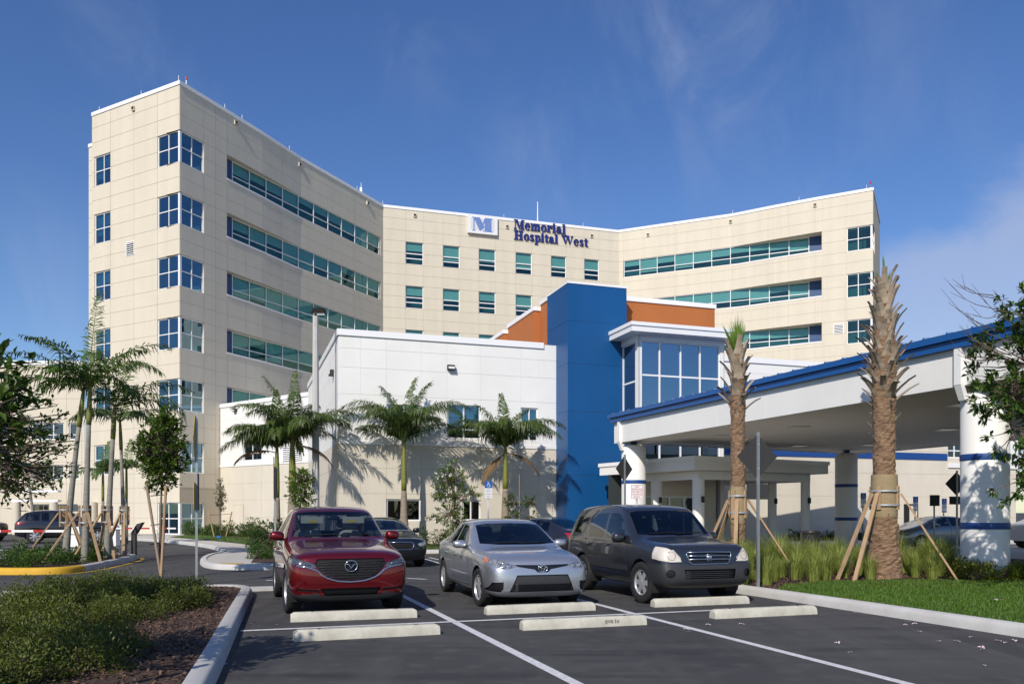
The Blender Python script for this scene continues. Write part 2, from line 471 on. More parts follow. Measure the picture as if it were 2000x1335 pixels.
def kerb_mesh(path, wd=0.2, h=0.15, closed=False, side=1):
    """kerb swept along the path: path is the road-side foot, the body lies to the left (side=1)"""
    prof = [(0.0, -0.05), (0.015, h * 0.55), (0.035, h - 0.025), (0.065, h), (wd, h), (wd, -0.05)]
    rows = [offset_path(path, -side * o, closed) for o, z in prof]
    mb = MB(); n = len(path); k = len(prof)
    for i in range(n):
        for j in range(k):
            mb.v.append((rows[j][i].x, rows[j][i].y, prof[j][1]))
    for i in range(n if closed else n - 1):
        i2 = (i + 1) % n
        for j in range(k - 1):
            mb.f.append((i * k + j, i2 * k + j, i2 * k + j + 1, i * k + j + 1)); mb.mi.append(0)
    if not closed:
        mb.f.append(tuple(range(k))); mb.f.append(tuple((n - 1) * k + j for j in range(k))[::-1]); mb.mi += [0, 0]
    return mb
def ngon(poly, z):
    mb = MB(); mb.v = [(p[0], p[1], z) for p in poly]
    tris = tessellate_polygon([[Vector((p[0], p[1], 0)) for p in poly]])
    for t in tris:
        a, b, c = (Vector(mb.v[i]) for i in t)
        mb.f.append(tuple(t) if (b - a).cross(c - a).z > 0 else tuple(t)[::-1]); mb.mi.append(0)
    return mb

# planted island on the left (kerb along the stall, rounded far end)
LK = [(-1.45, 2.6), (-2.75, 7.64), (-3.9, 11.8), (-4.85, 15.3), (-5.05, 16.0), (-5.35, 16.45), (-6.0, 16.6), (-8.6, 15.75)]
lk = smooth_path(LK, it=2)
struct(build('kerb_left', kerb_mesh(lk, 0.21, 0.16, side=1), M['kerb'], smooth=50))
LBED = offset_path(lk, -0.2) + [Vector((-8.5, 15.6)), Vector((-7.75, 12.4)), Vector((-5.4, 2.6))]
struct(build('mulch_bed_left', ngon(LBED, 0.125), M['mulch']))
mb = ngon([(-8.55, 15.62), (-7.8, 12.4), (-5.42, 2.6), (-7.8, 2.6), (-12.0, 12.0), (-12.6, 14.4)], 0.13)
struct(build('walkway_left', mb, M['walk']))
mb = MB(); mb.obox((-4.95, 16.95, 0.03), (0.5 * T2.x, 0.5 * T2.y, 0), (-0.22 * T2.y, 0.22 * T2.x, 0), (0, 0, 0.03))
struct(build('gutter_slab', mb, M['kerb']))

# bed and lawn on the right
RK = [(8.6, 4.6), (6.53, 10.45), (5.3, 13.9), (4.68, 15.6), (4.35, 16.4), (3.3, 19.6), (2.75, 21.3), (3.0, 22.0), (4.2, 22.5), (9.0, 24.1), (16.0, 26.4)]
rk = smooth_path(RK, it=2)
struct(build('kerb_right', kerb_mesh(rk, 0.21, 0.16, side=-1), M['kerb'], smooth=50))
RBED = offset_path(rk, 0.2) + [Vector((16.5, 24.0)), Vector((16.5, 4.6))]
struct(build('mulch_bed_right', ngon(RBED, 0.125), M['mulch']))
LAWN_R = [(8.85, 4.8), (6.78, 10.5), (5.55, 13.95), (5.0, 15.5), (5.5, 16.5), (6.6, 17.35), (8.6, 17.75), (10.0, 17.5), (13.5, 17.2), (15.5, 13), (15.5, 4.8)]
struct(build('lawn_right', ngon(smooth_path(LAWN_R, True, 1), 0.135), M['soil_grass']))

# the island with the yellow nose, gate and palms
ISL = [(-13.3, 21.0), (-11.7, 21.1), (-11.5, 22.3), (-12.05, 25.2), (-12.75, 28.2), (-13.7, 28.9), (-15.2, 27.6), (-15.5, 24.0), (-14.6, 21.6)]
isl = smooth_path(ISL, True, 2)
nose = [p for p in isl if p.y < 22.35]
ik = kerb_mesh(isl, 0.22, 0.17, True, side=1)
k = 6
ik.mi = [1 if (sum(ik.v[i][1] for i in f) / len(f)) < 22.4 else 0 for f in ik.f]
struct(build('kerb_island', ik, [M['kerb'], M['yellow']], smooth=50))
struct(build('mulch_bed_island', ngon(offset_path(isl, -0.2, True), 0.14), M['mulch']))
ring = offset_path(isl, 0.12, True); ring2 = offset_path(isl, 0.24, True)
mb = MB()
for i in range(len(isl)):
    j = (i + 1) % len(isl)
    mb.quad(*((q.x, q.y, 0.006) for q in (ring[i], ring2[i], ring2[j], ring[j])))
struct(build('yellow_line_island', mb, M['yline']))

# walk, lawn and planting along the low building
def P(k, wv):
    q = AN0 + T2 * k + N2 * wv
    return Vector((q.x, q.y))
AN0 = Vector((-7.73, 36.55))
WK = [gp(228, 1053), gp(330, 1059), gp(418, 1071), gp(436, 1082), gp(402, 1089), gp(386, 1099), gp(402, 1111), gp(470, 1113), gp(548, 1112.5), P(-1.6, -10.3), P(-0.6, -9.6), P(0.1, -6.6), P(0.6, -6.1), P(3, -5.9), P(8.5, -5.9), P(10.2, -5.6)]
WK = [Vector((q[0], q[1])) for q in WK]
wk = smooth_path(WK, it=2)
struct(build('kerb_building', kerb_mesh(wk, 0.2, 0.15, side=1), M['kerb'], smooth=50))
walk_poly = offset_path(wk, -0.19) + [P(10.2, 0.3), P(0, 0.3), P(0, 17), Vector((-20, 60)), Vector((-27, 57))]
struct(build('walkway_building', ngon(walk_poly, 0.12), M['walk']))
lawn_a = [gp(405, 1059), gp(470, 1066), gp(505, 1072), P(-1.3, -8.6), P(-0.2, -6.2), P(0.6, -5.6), P(9.8, -5.6), P(9.8, -0.3), P(-0.3, -0.3), P(-0.3, 15), Vector((-19.5, 56)), Vector((-21.3, 54.5)), gp(330, 1052)]
lawn_a = [Vector((q[0], q[1])) for q in lawn_a]
struct(build('lawn_building', ngon(lawn_a, 0.14), M['soil_grass']))
bed_a = [P(-0.2, -3.2), P(2.5, -3.4), P(9.6, -2.9), P(9.6, -0.15), P(-0.15, -0.15), P(-0.15, 14.5), Vector((-19.6, 57.2)), Vector((-21.8, 54.4)), Vector((-16, 47)), P(-3.2, 2)]
struct(build('mulch_bed_building', ngon([Vector((q[0], q[1])) for q in bed_a], 0.15), M['mulch']))
bed_b = [gp(490, 1106), gp(545, 1107), gp(572, 1107), P(-1.2, -8.0), gp(520, 1085), gp(497, 1096)]
struct(build('mulch_bed_walk', ngon([Vector((q[0], q[1])) for q in bed_b], 0.13), M['mulch']))
mb = MB()
a, b = gp(425, 1109.5), gp(470, 1110)
mb.quad((a.x, a.y, 0.128), (b.x, b.y, 0.128), (b.x - .1, b.y + .55, 0.128), (a.x - .1, a.y + .55, 0.128))
struct(build('yellow_warning_mat', mb, M['yline']))
mb = MB()
yl = offset_path(wk, 0.03); yl2 = offset_path(wk, 0.16)
for i in range(len(wk) - 1):
    if wk[i].x > -6.6 and wk[i].y > 24:
        mb.quad(*((q.x, q.y, 0.006) for q in (yl[i], yl2[i], yl2[i + 1], yl[i + 1])))
struct(build('yellow_line_building', mb, M['yline']))
# pavement round the tower and under the entrance canopy
mb = ngon([P(10.2, -5.6), P(12.5, -7.5), P(18, -9.5), P(24, -6.6), P(41, -5.2), P(41, 0.2), P(10.2, 0.2)], 0.10)
struct(build('pavement_entrance', mb, M['walk']))
EN = smooth_path([P(10.2, -5.65), P(12.5, -7.55), P(18, -9.55), P(24, -6.65), P(41, -5.25)], it=2)
struct(build('kerb_entrance', kerb_mesh(EN, 0.2, 0.15, side=1), M['kerb'], smooth=50))
mb = ngon([(4.6, 22.9), (9.0, 24.4), (16.2, 26.8), (30, 20), (34, 41), P(24, -7.0), P(18, -10.0), P(13.2, -8.4)], 0.005)
struct(build('driveway_concrete', mb, M['walk']))
# left verge with its kerb, far lot
LV = smooth_path([gp(-40, 1092), gp(20, 1090), gp(36, 1086), gp(30, 1081), gp(-60, 1076)], it=2)
struct(build('kerb_verge', kerb_mesh(LV, 0.2, 0.15, side=1), M['kerb'], smooth=50))
struct(build('lawn_verge', ngon(offset_path(LV, -0.18), 0.135), M['soil_grass']))

# painted stall lines
def stripe(mb, p, q, wd, z=0.004):
    p, q = Vector((p[0], p[1])), Vector((q[0], q[1]))
    d = (q - p).normalized(); n = Vector((-d.y, d.x)) * wd / 2
    mb.quad((p.x - n.x, p.y - n.y, z), (q.x - n.x, q.y - n.y, z), (q.x + n.x, q.y + n.y, z), (p.x + n.x, p.y + n.y, z))
L1, L2 = gp(795, 1167), gp(1172, 1181)
L1, L2 = Vector((L1.x, L1.y)), Vector((L2.x, L2.y))
cross = Vector((gp(470, 1232).x, gp(470, 1232).y))
for i, base in enumerate((L1, L2)):
    mb = MB(); stripe(mb, base + N2 * 5.0, base - N2 * 10.5, 0.12); 
    struct(build('stall_line', mb, M['line']))
mb = MB(); stripe(mb, cross, cross + T2 * 7.55, 0.11, 0.008)
struct(build('stall_cross_line', mb, M['line']))
for a, b, wd in (((795, 1128.5), (832, 1130.5), 0.12), ((520, 1133), (552, 1131), 0.12), ((826, 1090), (872, 1103), 0.1), ((838, 1088), (884, 1098), 0.1),
                 ((62, 1059), (2, 1062), 0.12), ((130, 1062), (8, 1068), 0.12), ((262, 1066), (150, 1073), 0.12), ((10, 1111.5), (52, 1111.5), 0.2)):
    mb = MB(); stripe(mb, gp(*a), gp(*b), wd); struct(build('stall_line', mb, M['line']))
mb = MB(); stripe(mb, gp(80, 1074), gp(215, 1080), 0.5); struct(build('yellow_hatching', mb, M['yline']))

# wheel stops
M['pin'] = mk('rusty_pin', (0.12, 0.07, 0.045), 0.8)
M['plastic_mark'] = mk('stencil_smudge', (0.22, 0.21, 0.19), 0.9)
def stop_mesh():
    mb = MB()
    L, h = 0.93, 0.135
    prof = [(-0.085, 0.0), (-0.078, h * 0.75), (-0.05, h), (0.05, h), (0.078, h * 0.75), (0.085, 0.0)]
    xs = [(-L, 0.80), (-L + 0.05, 1.0), (-0.5, 1.0), (0, 1.0), (0.5, 1.0), (L - 0.05, 1.0), (L, 0.80)]
    for x, s in xs:
        for y, z in prof: mb.v.append((x, y * (1 if z < 0.01 else 0.97), z * s))
    k = len(prof)
    for i in range(len(xs) - 1):
        for j in range(k - 1):
            mb.f.append((i * k + j, (i + 1) * k + j, (i + 1) * k + j + 1, i * k + j + 1)); mb.mi.append(0)
    mb.f += [tuple(range(k)), tuple((len(xs) - 1) * k + j for j in range(k))[::-1]]; mb.mi += [0, 0]
    return mb
def mid(a, b):
    p = (gp(*a) + gp(*b)) / 2
    return p
STOPS = [((563, 1213), (817, 1204), 'pale concrete wheel stop directly in front of the red car'),
         ((940, 1199), (1167, 1190), 'pale concrete wheel stop directly in front of the silver car'),
         ((1267, 1185), (1465, 1176), 'pale concrete wheel stop directly in front of the dark grey car'),
         ((570, 1249), (862, 1238), 'front concrete wheel stop at left, before the empty stall facing the red car'),
         ((1010, 1230), (1265, 1217), 'front concrete wheel stop in the middle, with a smudged mark on its face'),
         ((1380, 1207), (1600, 1197), 'front concrete wheel stop at right, nearest the curved white kerb')]
first = None
rz0 = math.atan2(T2.y, T2.x)
for i, (a, b, lab) in enumerate(STOPS):
    c = mid(a, b)
    if first is None:
        o = first = build('wheel_stop', stop_mesh(), M['stop'], smooth=40, fix=True)
        for x in (-.62, .62):
            mb = MB(); mb.lathe([(.022, .12), (.022, .139), (.004, .141)], 10, (x, 0, 0)); build('steel_pin', mb, M['pin'], o)
    else:
        o = copy_tree(first)
    o.location = (c.x, c.y, 0.0)
    o.rotation_euler = (0, 0, rz0 + (-0.03, 0.01, 0.0, 0.02, -0.01, 0.01)[i])
    tag(o, lab, 'wheel stop', 'concrete wheel stops between the stalls')
    if i == 4:
        mb = MB()
        for j, (x, z, wx, wz) in enumerate(((.30, .07, .018, .026), (.345, .075, .014, .02), (.385, .07, .02, .024), (.44, .072, .012, .028), (.48, .068, .016, .02))):
            mb.quad((x - wx, -.0835, z - wz), (x + wx, -.0835, z - wz), (x + wx, -.0815, z + wz), (x - wx, -.0815, z + wz))
        build('stencil_mark', mb, M['plastic_mark'], o)
# ------------------------------------------------------------------ facade kit
class Frame:
    def __init__(s, p0, p1):
        s.p = Vector(p0[:2]); s.d = (Vector(p1[:2]) - s.p); s.L = s.d.length; s.d.normalize()
        s.n = Vector((s.d.y, -s.d.x))
    def P(s, u, dep, z):
        q = s.p + s.d * u + s.n * dep
        return (q.x, q.y, z)
    def u(s, px): return on_line(px, s.p, s.d)
    def box(s, mb, u0, u1, d0, d1, z0, z1):
        return mb.hexa([s.P(u0, d1, z0), s.P(u1, d1, z0), s.P(u1, d0, z0), s.P(u0, d0, z0), s.P(u0, d1, z1), s.P(u1, d1, z1), s.P(u1, d0, z1), s.P(u0, d0, z1)])
def uniq(xs, eps=0.02):
    xs = sorted(xs); out = [xs[0]]
    for x in xs[1:]:
        if x - out[-1] > eps: out.append(x)
    return out
def facade(bld, fr, z0, z1, ops, us, vs, mats, zsplit=None, rd=0.22, panels=None, gap=0.022, proud=0.016, pz0=None, inner=0.5, u0=0.0, u1=None):
    """wall skin with openings (u0,u1,z0,z1) and raised panels in the grid us x vs; mats = [wall, joint] or with zsplit [low, lowjoint, high, highjoint]"""
    u1 = fr.L if u1 is None else u1
    us = [u for u in us if u0 + 0.05 < u < u1 - 0.05]; vs = [v for v in vs if z0 + 0.05 < v < z1 - 0.05]
    if zsplit: vs = vs + [zsplit]
    cu = uniq([u0, u1] + us + [x for o in ops for x in (max(u0, o[0]), min(u1, o[1]))])
    cv = uniq([z0, z1] + vs + [x for o in ops for x in (o[2], o[3])])
    def hole(u, v):
        return any(o[0] < u < o[1] and o[2] < v < o[3] for o in ops)
    nu, nv = len(cu) - 1, len(cv) - 1
    solid = [[not hole((cu[i] + cu[i + 1]) / 2, (cv[j] + cv[j + 1]) / 2) for j in range(nv)] for i in range(nu)]
    def mix(v): return 1 if (zsplit and v > zsplit) else 0
    comp = {}; walls = []
    for i in range(nu):
        for j in range(nv):
            if solid[i][j] and (i, j) not in comp:
                st_ = [(i, j)]; comp[(i, j)] = len(walls); walls.append(MB())
                while st_:
                    x, y = st_.pop()
                    for q in ((x + 1, y), (x - 1, y), (x, y + 1), (x, y - 1)):
                        if 0 <= q[0] < nu and 0 <= q[1] < nv and solid[q[0]][q[1]] and q not in comp: comp[q] = comp[(i, j)]; st_.append(q)
    for (i, j), c_ in comp.items():
        wall = walls[c_]; wall.m = mix((cv[j] + cv[j + 1]) / 2)
        wall.quad(fr.P(cu[i], 0, cv[j]), fr.P(cu[i + 1], 0, cv[j]), fr.P(cu[i + 1], 0, cv[j + 1]), fr.P(cu[i], 0, cv[j + 1]))
    jm = [mats[1], mats[3]] if zsplit else [mats[1]]
    pm = [mats[0], mats[2]] if zsplit else [mats[0]]
    wos = [build('wall', w_, jm, bld, world=True) for w_ in walls]; wo_ = wos[0]
    # reveals
    for o in ops:
        rev = MB()
        a, b, c, d = max(u0, o[0]), min(u1, o[1]), o[2], o[3]
        rev.m = mix((c + d) / 2)
        e = proud
        if a < b:
            rev.quad(fr.P(a, e, c), fr.P(b, e, c), fr.P(b, -rd, c), fr.P(a, -rd, c))
            rev.quad(fr.P(a, e, d), fr.P(a, -rd, d), fr.P(b, -rd, d), fr.P(b, e, d))
            if a == o[0]: rev.quad(fr.P(a, e, c), fr.P(a, -rd, c), fr.P(a, -rd, d), fr.P(a, e, d))
            if b == o[1]: rev.quad(fr.P(b, e, c), fr.P(b, e, d), fr.P(b, -rd, d), fr.P(b, -rd, c))
            build('reveal', rev, pm, wo_, world=True)
    # panels
    gu = uniq([u0, u1] + us); gv = uniq([z0, z1] + vs)
    for a in range(len(gu) - 1):
        for b in range(len(gv) - 1):
            if pz0 is not None and gv[b + 1] < pz0: continue
            cells = [(i, j) for i in range(nu) for j in range(nv) if solid[i][j] and gu[a] - .01 <= cu[i] and cu[i + 1] <= gu[a + 1] + .01 and gv[b] - .01 <= cv[j] and cv[j + 1] <= gv[b + 1] + .01]
            if not cells: continue
            cs = set(cells); p = MB(); area = 0
            def U(x): return x + gap / 2 if abs(x - gu[a]) < .021 else (x - gap / 2 if abs(x - gu[a + 1]) < .021 else x)
            def V(x): return x + gap / 2 if abs(x - gv[b]) < .021 else (x - gap / 2 if abs(x - gv[b + 1]) < .021 else x)
            for i, j in cells:
                x0, x1, y0, y1 = U(cu[i]), U(cu[i + 1]), V(cv[j]), V(cv[j + 1])
                area += (x1 - x0) * (y1 - y0)
                p.quad(fr.P(x0, proud, y0), fr.P(x1, proud, y0), fr.P(x1, proud, y1), fr.P(x0, proud, y1))
                if (i - 1, j) not in cs: p.quad(fr.P(x0, 0, y0), fr.P(x0, proud, y0), fr.P(x0, proud, y1), fr.P(x0, 0, y1))
                if (i + 1, j) not in cs: p.quad(fr.P(x1, proud, y0), fr.P(x1, 0, y0), fr.P(x1, 0, y1), fr.P(x1, proud, y1))
                if (i, j - 1) not in cs: p.quad(fr.P(x0, 0, y0), fr.P(x1, 0, y0), fr.P(x1, proud, y0), fr.P(x0, proud, y0))
                if (i, j + 1) not in cs: p.quad(fr.P(x0, proud, y1), fr.P(x1, proud, y1), fr.P(x1, 0, y1), fr.P(x0, 0, y1))
            c = fr.P((gu[a] + gu[a + 1]) / 2, 0, (gv[b] + gv[b + 1]) / 2)
            panels.append((area / (c[0] ** 2 + c[1] ** 2), p, pm[mix(c[2])], wos[comp[cells[0]]]))
    if inner:
        q = MB(); dd = -max(0.9, rd + 0.15)
        a_, b_ = u0 + inner, u1 - inner
        q.quad(fr.P(a_, dd, z0), fr.P(b_, dd, z0), fr.P(b_, dd, z1 - .6), fr.P(a_, dd, z1 - .6))
        build('room_wall', q, M['room'], bld, world=True)
    return wo_
def flush_panels(bld, panels, most=290):
    panels.sort(key=lambda t: -t[0])
    rest = {}
    for i, (s_, p, m, wo_) in enumerate(panels):
        if i < most: build('panel', p, m, wo_, world=True)
        else: rest.setdefault(m.name, (m, []))[1].append(p)
    for m, ps in rest.values():
        q = MB()
        for p in ps: q.add(p.v, p.f)
        struct(build('panels_small', q, m, bld, world=True), 'stuff')
rng = random.Random(4)
def window(bld, fr, u0, u1, v0, v1, cols, rows, glass, dep=-0.10, fw=0.07, mull=0.06, blind=None, frame=None, edges=(1, 1, 1, 1)):
    """window frame with mullions (a part); each pane and each blind is a sub-part. cols, rows = inner split fractions"""
    f = MB(); frame = frame or M['frame']
    uu = [u0] + [u0 + (u1 - u0) * c for c in cols] + [u1]
    vv = [v0] + [v0 + (v1 - v0) * c for c in rows] + [v1]
    l, r_, b_, t_ = edges
    e = 0.004
    fr.box(f, u0, u0 + fw * l, dep - .04, dep + .05, v0, v1); fr.box(f, u1 - fw * r_, u1, dep - .04, dep + .05, v0, v1)
    fr.box(f, u0 + fw * l, u1 - fw * r_, dep - .04, dep + .05 - e, v0, v0 + fw); fr.box(f, u0 + fw * l, u1 - fw * r_, dep - .04, dep + .05 - e, v1 - fw, v1)
    for x in uu[1:-1]: fr.box(f, x - mull / 2, x + mull / 2, dep - .035, dep + .042, v0 + fw, v1 - fw)
    for y in vv[1:-1]: fr.box(f, u0 + fw * l, u1 - fw * r_, dep - .035, dep + .036, y - mull / 2, y + mull / 2)
    wn = build('window', f, frame, bld, world=True)
    for i in range(len(uu) - 1):
        for j in range(len(vv) - 1):
            p = MB(); fr.box(p, uu[i] + .02, uu[i + 1] - .02, dep - .012, dep - .002 + rng.uniform(-.003, .003), vv[j] + .02, vv[j + 1] - .02)
            build('pane', p, glass, wn, world=True)
        if blind:
            drop = rng.uniform(*blind) * (v1 - v0)
            p = MB(); fr.box(p, uu[i] + .03, uu[i + 1] - .03, dep - .10, dep - .085, v1 - drop, v1 - 0.02)
            build('blind', p, M['blind'], wn, world=True)
    return wn
def coping(mb, pts, z, h=0.24, out=0.07, inn=0.35):
    """metal cap swept along plan points (outer side to the right of the walk direction)"""
    a = offset_path(pts, out); b = offset_path(pts, -inn)
    for i in range(len(pts) - 1):
        mb.hexa([(a[i].x, a[i].y, z - h * .7), (a[i + 1].x, a[i + 1].y, z - h * .7), (b[i + 1].x, b[i + 1].y, z - h * .7), (b[i].x, b[i].y, z - h * .7),
                 (a[i].x, a[i].y, z + h * .3), (a[i + 1].x, a[i + 1].y, z + h * .3), (b[i + 1].x, b[i + 1].y, z + h * .3), (b[i].x, b[i].y, z + h * .3)])

# ------------------------------------------------------------------ the hospital tower
TOP = 30.47
def roof_pt(px, py, z=TOP):
    Y = (z - EH) * FX / (HY - py)
    return Vector(((px - 1000) / FX * Y, Y))
A_, B_, C_, D_, E_, F_ = (roof_pt(*q) for q in ((180, 223), (351, 160), (748, 401), (1208, 451), (1705, 368), (1718, 432)))
Mw = roof_pt(587, 308); b1 = roof_pt(445, 217.5); b2 = roof_pt(512, 259)
Me = roof_pt(1430, 419); e1 = roof_pt(1592, 387.5); e2 = roof_pt(1510, 403)
hosp = thing('hospital_building', 'tall cream panelled hospital block with two angled wings and rows of teal windows', 'building', (C_.x, C_.y, 0))
panels = []
ROWS = [27.28 - 4.17 * i for i in range(7)]          # window heads
WH = 2.15
allv = []
for r_ in ROWS: allv += [r_, r_ - WH / 2, r_ - WH, r_ - WH - 1.0]
allv += [28.32, 29.4]
SH = ['beige', 'joint']
mats = [M['beige'], M['joint']]
# left end face A-B, with its lower shoulder
fab = Frame(A_, B_)
uc0, uc1 = fab.u(308), fab.L
wl0, wl1 = fab.u(185), fab.u(216)
ops = []
for i, r_ in enumerate(ROWS):
    ops.append((uc0, fab.L + .01, r_ - WH, r_))
    if i != 6: ops.append((wl0, wl1, r_ - WH, r_))
gus = [fab.u(p) for p in (216, 262, 308)]
facade(hosp, fab, 0, TOP, ops, gus, allv, mats, panels=panels, inner=1.3)
sh0 = A_ - fab.d * 0.75
fsh = Frame(sh0 - fab.n * 0.25, A_ - fab.n * 0.25)
facade(hosp, fsh, 0, 28.45, [], [], allv, mats, panels=panels, inner=0)
for i, r_ in enumerate(ROWS):
    window(hosp, fab, uc0, fab.L - .10, r_ - WH, r_, (0.5,), (0.5,), M['glass_b'], edges=(1, 0, 1, 1))
    if i != 6: window(hosp, fab, wl0, wl1, r_ - WH, r_, (0.55,), (0.5,), M['glass_b'], blind=(0.3, 0.8))
# white corner posts between the two corner windows
def corner_post(c, d1, d2, z0, z1, s=0.16):
    mb = MB()
    n = (-d1 + d2).normalized()
    a = c - d1 * s; b = c + d2 * s; q = a + (b - c)
    mb.prism([(a.x, a.y), (c.x, c.y), (b.x, b.y), (q.x, q.y)], z0 + .003, z1 - .003)
    build('corner_post', mb, M['frame'], hosp, world=True, fix=True)
# left wing B-C : curved outer half, ribbon windows on the straight chord
fcm = Frame(Mw, C_)
wv = [B_, b1, b2, Mw]
lw = fcm.d                                          # chord direction of the ribbon windows
rib = Frame(C_ - lw * 22.5, C_)                     # window plane, extended back past M
RH0, RH1 = 25.62, 27.34
fr_bc = []
prev = None
for i in range(3):
    fr_bc.append(Frame(wv[i], wv[i + 1]))
# start of the ribbon recess on the first curved piece
us_rec = fr_bc[0].u(443)
for i, f in enumerate(fr_bc):
    ops = []
    for k_, r_ in enumerate(ROWS):
        if i == 0: ops.append((-.01, f.u(398), r_ - WH, r_))
        if k_ < 5:
            z = 4.17 * k_
            ops.append(((us_rec if i == 0 else -.01), f.L + .01, RH0 - z, RH1 - z))
    g = [f.u(p) for p in ((351 + 47, 421, 443), (480,), (550,))[i]]
    facade(hosp, f, 0, TOP, ops, g, allv, mats, rd=1.25, panels=panels, inner=0, pz0=4.0)
    if i == 0:
        for k_, r_ in enumerate(ROWS):
            window(hosp, f, 0.10, f.u(398), r_ - WH, r_, (0.5,), (0.5,), M['glass_b'], edges=(0, 1, 1, 1))
        for r_ in ROWS: corner_post(B_ - (fab.n + f.n).normalized() * .06, fab.d, f.d, r_ - WH, r_)
q = MB(); q.quad(*(Vector((p[0], p[1], z)) for p, z in ((B_ + Vector((-.8, 1.2)), 0), (Mw + Vector((-1.6, 0.4)), 0), (Mw + Vector((-1.6, 0.4)), TOP), (B_ + Vector((-.8, 1.2)), TOP))))
build('room_wall', q, M['room'], hosp, world=True)
ops = [(-.01, fcm.u(743), RH0 - 4.17 * k_, RH1 - 4.17 * k_) for k_ in range(5)]
facade(hosp, fcm, 0, TOP, ops, [fcm.u(p) for p in (640, 692, 742)], allv, mats, panels=panels, pz0=8)
u_b0, u_b1 = rib.u(443.5), rib.u(454)
ribs = [rib.u(400 + x * .3745) for x in (145, 235, 322, 408, 490, 570, 645, 715, 785, 850, 912)]
for k_ in range(5):
    z = 4.17 * k_
    mb = MB(); rib.box(mb, u_b0 - .6, u_b1, -.2, -.06, RH0 - z, RH1 - z); build('blue_infill', mb, M['bluepanel'], hosp, world=True)
    a, b = ribs[0], ribs[-1]
    window(hosp, rib, u_b1, b, RH0 - z, RH1 - z, [(x - u_b1) / (b - u_b1) for x in ribs[1:-1]], (0.38,), M['glass_h'], dep=-.08, fw=.06, mull=.06, blind=(0.25, 0.95) if k_ < 4 else (0.3, 0.9))
    q = MB(); q.quad(rib.P(u_b1 - .5, -.55, RH0 - z - .25), rib.P(b, -.55, RH0 - z - .25), rib.P(b, -.55, RH1 - z + .25), rib.P(u_b1 - .5, -.55, RH1 - z + .25)); build('room_wall', q, M['room'], hosp, world=True)
    mb = MB()
    for i, f in enumerate(fr_bc):
        f.box(mb, us_rec if i == 0 else 0, f.L, -.02, .045, RH0 - z - .10, RH0 - z + .01)
    build('sill', mb, M['coping'], hosp, world=True)
# middle C-D
fcd = Frame(C_, D_)
CW = [(792, 827), (865, 898), (935, 968), (1007, 1039), (1076, 1106), (1141, 1170)]
ops = []
for k_, r_ in enumerate(ROWS[:3]):
    for a, b in CW: ops.append((fcd.u(a), fcd.u(b), r_ - WH + .02, r_ + .02))
g = [fcd.u(p) for ab in CW for p in ab]
facade(hosp, fcd, 0, TOP, ops, g, allv, mats, panels=panels, pz0=16)
for k_, r_ in enumerate(ROWS[:3]):
    for a, b in CW:
        window(hosp, fcd, fcd.u(a), fcd.u(b), r_ - WH + .02, r_ + .02, (), (0.27, 0.49), M['glass_h'], dep=-.12, fw=.07, mull=.085, blind=(0.35, 0.75))
# right wing D-E
fdm = Frame(D_, Me)
ops = [(fdm.u(1217.5), fdm.L + .01, RH0 - 4.17 * k_, RH1 - 4.17 * k_) for k_ in range(3)]
facade(hosp, fdm, 0, TOP, ops, [fdm.u(p) for p in (1218, 1320, 1390)], allv, mats, panels=panels, pz0=16)
rie = Frame(D_, D_ + fdm.d * 23.0)
ev = [Me, e2, e1, E_]
fr_de = [Frame(ev[i], ev[i + 1]) for i in range(3)]
for i, f in enumerate(fr_de):
    ops = []
    for k_, r_ in enumerate(ROWS[:5]):
        if k_ < 3:
            z = 4.17 * k_
            ops.append((-.01, f.u(1605) if i == 2 else f.L + .01, RH0 - z, RH1 - z))
        if i == 2: ops.append((f.u(1654), f.L + .01, r_ - WH, r_))
    g = [f.u(p) for p in ((1500,), (1540,), (1606, 1653))[i]]
    facade(hosp, f, 0, TOP, ops, g, allv, mats, rd=1.15, panels=panels, inner=0, pz0=14)
    if i == 2:
        for k_, r_ in enumerate(ROWS[:5]):
            window(hosp, f, f.u(1654), f.L - .10, r_ - WH, r_, (0.46,), (0.5,), M['glass_h'], edges=(1, 0, 1, 1))
q = MB(); q.quad(*(Vector((p[0], p[1], z)) for p, z in ((Me + Vector((0.4, 1.8)), 0), (E_ + Vector((0, 1.4)), 0), (E_ + Vector((0, 1.4)), TOP), (Me + Vector((0.4, 1.8)), TOP))))
build('room_wall', q, M['room'], hosp, world=True)
rbs = [rie.u(1150 + x * .3) for x in (228, 332, 445, 560, 680, 800, 922, 1047, 1175, 1303, 1433)]
u_b1, u_b2 = rie.u(1580.5), rie.u(1606)
for k_ in range(3):
    z = 4.17 * k_
    mb = MB()
    rie.box(mb, u_b1, u_b2 + .5, -.2, -.06, RH0 - z, RH1 - z)
    build('blue_infill', mb, M['bluepanel'], hosp, world=True)
    window(hosp, rie, rbs[0], u_b1, RH0 - z, RH1 - z, [(x - rbs[0]) / (u_b1 - rbs[0]) for x in rbs[1:-1]], (0.36,), M['glass_h'], dep=-.08, fw=.06, mull=.06, blind=(0.3, 0.85))
    q = MB(); q.quad(rie.P(rbs[0], -.55, RH0 - z - .25), rie.P(u_b1 + .5, -.55, RH0 - z - .25), rie.P(u_b1 + .5, -.55, RH1 - z + .25), rie.P(rbs[0], -.55, RH1 - z + .25)); build('room_wall', q, M['room'], hosp, world=True)
    mb = MB()
    for i, f in enumerate(fr_de): f.box(mb, 0, f.u(1605) if i == 2 else f.L, -.02, .045, RH0 - z - .10, RH0 - z + .01)
    build('sill', mb, M['coping'], hosp, world=True)
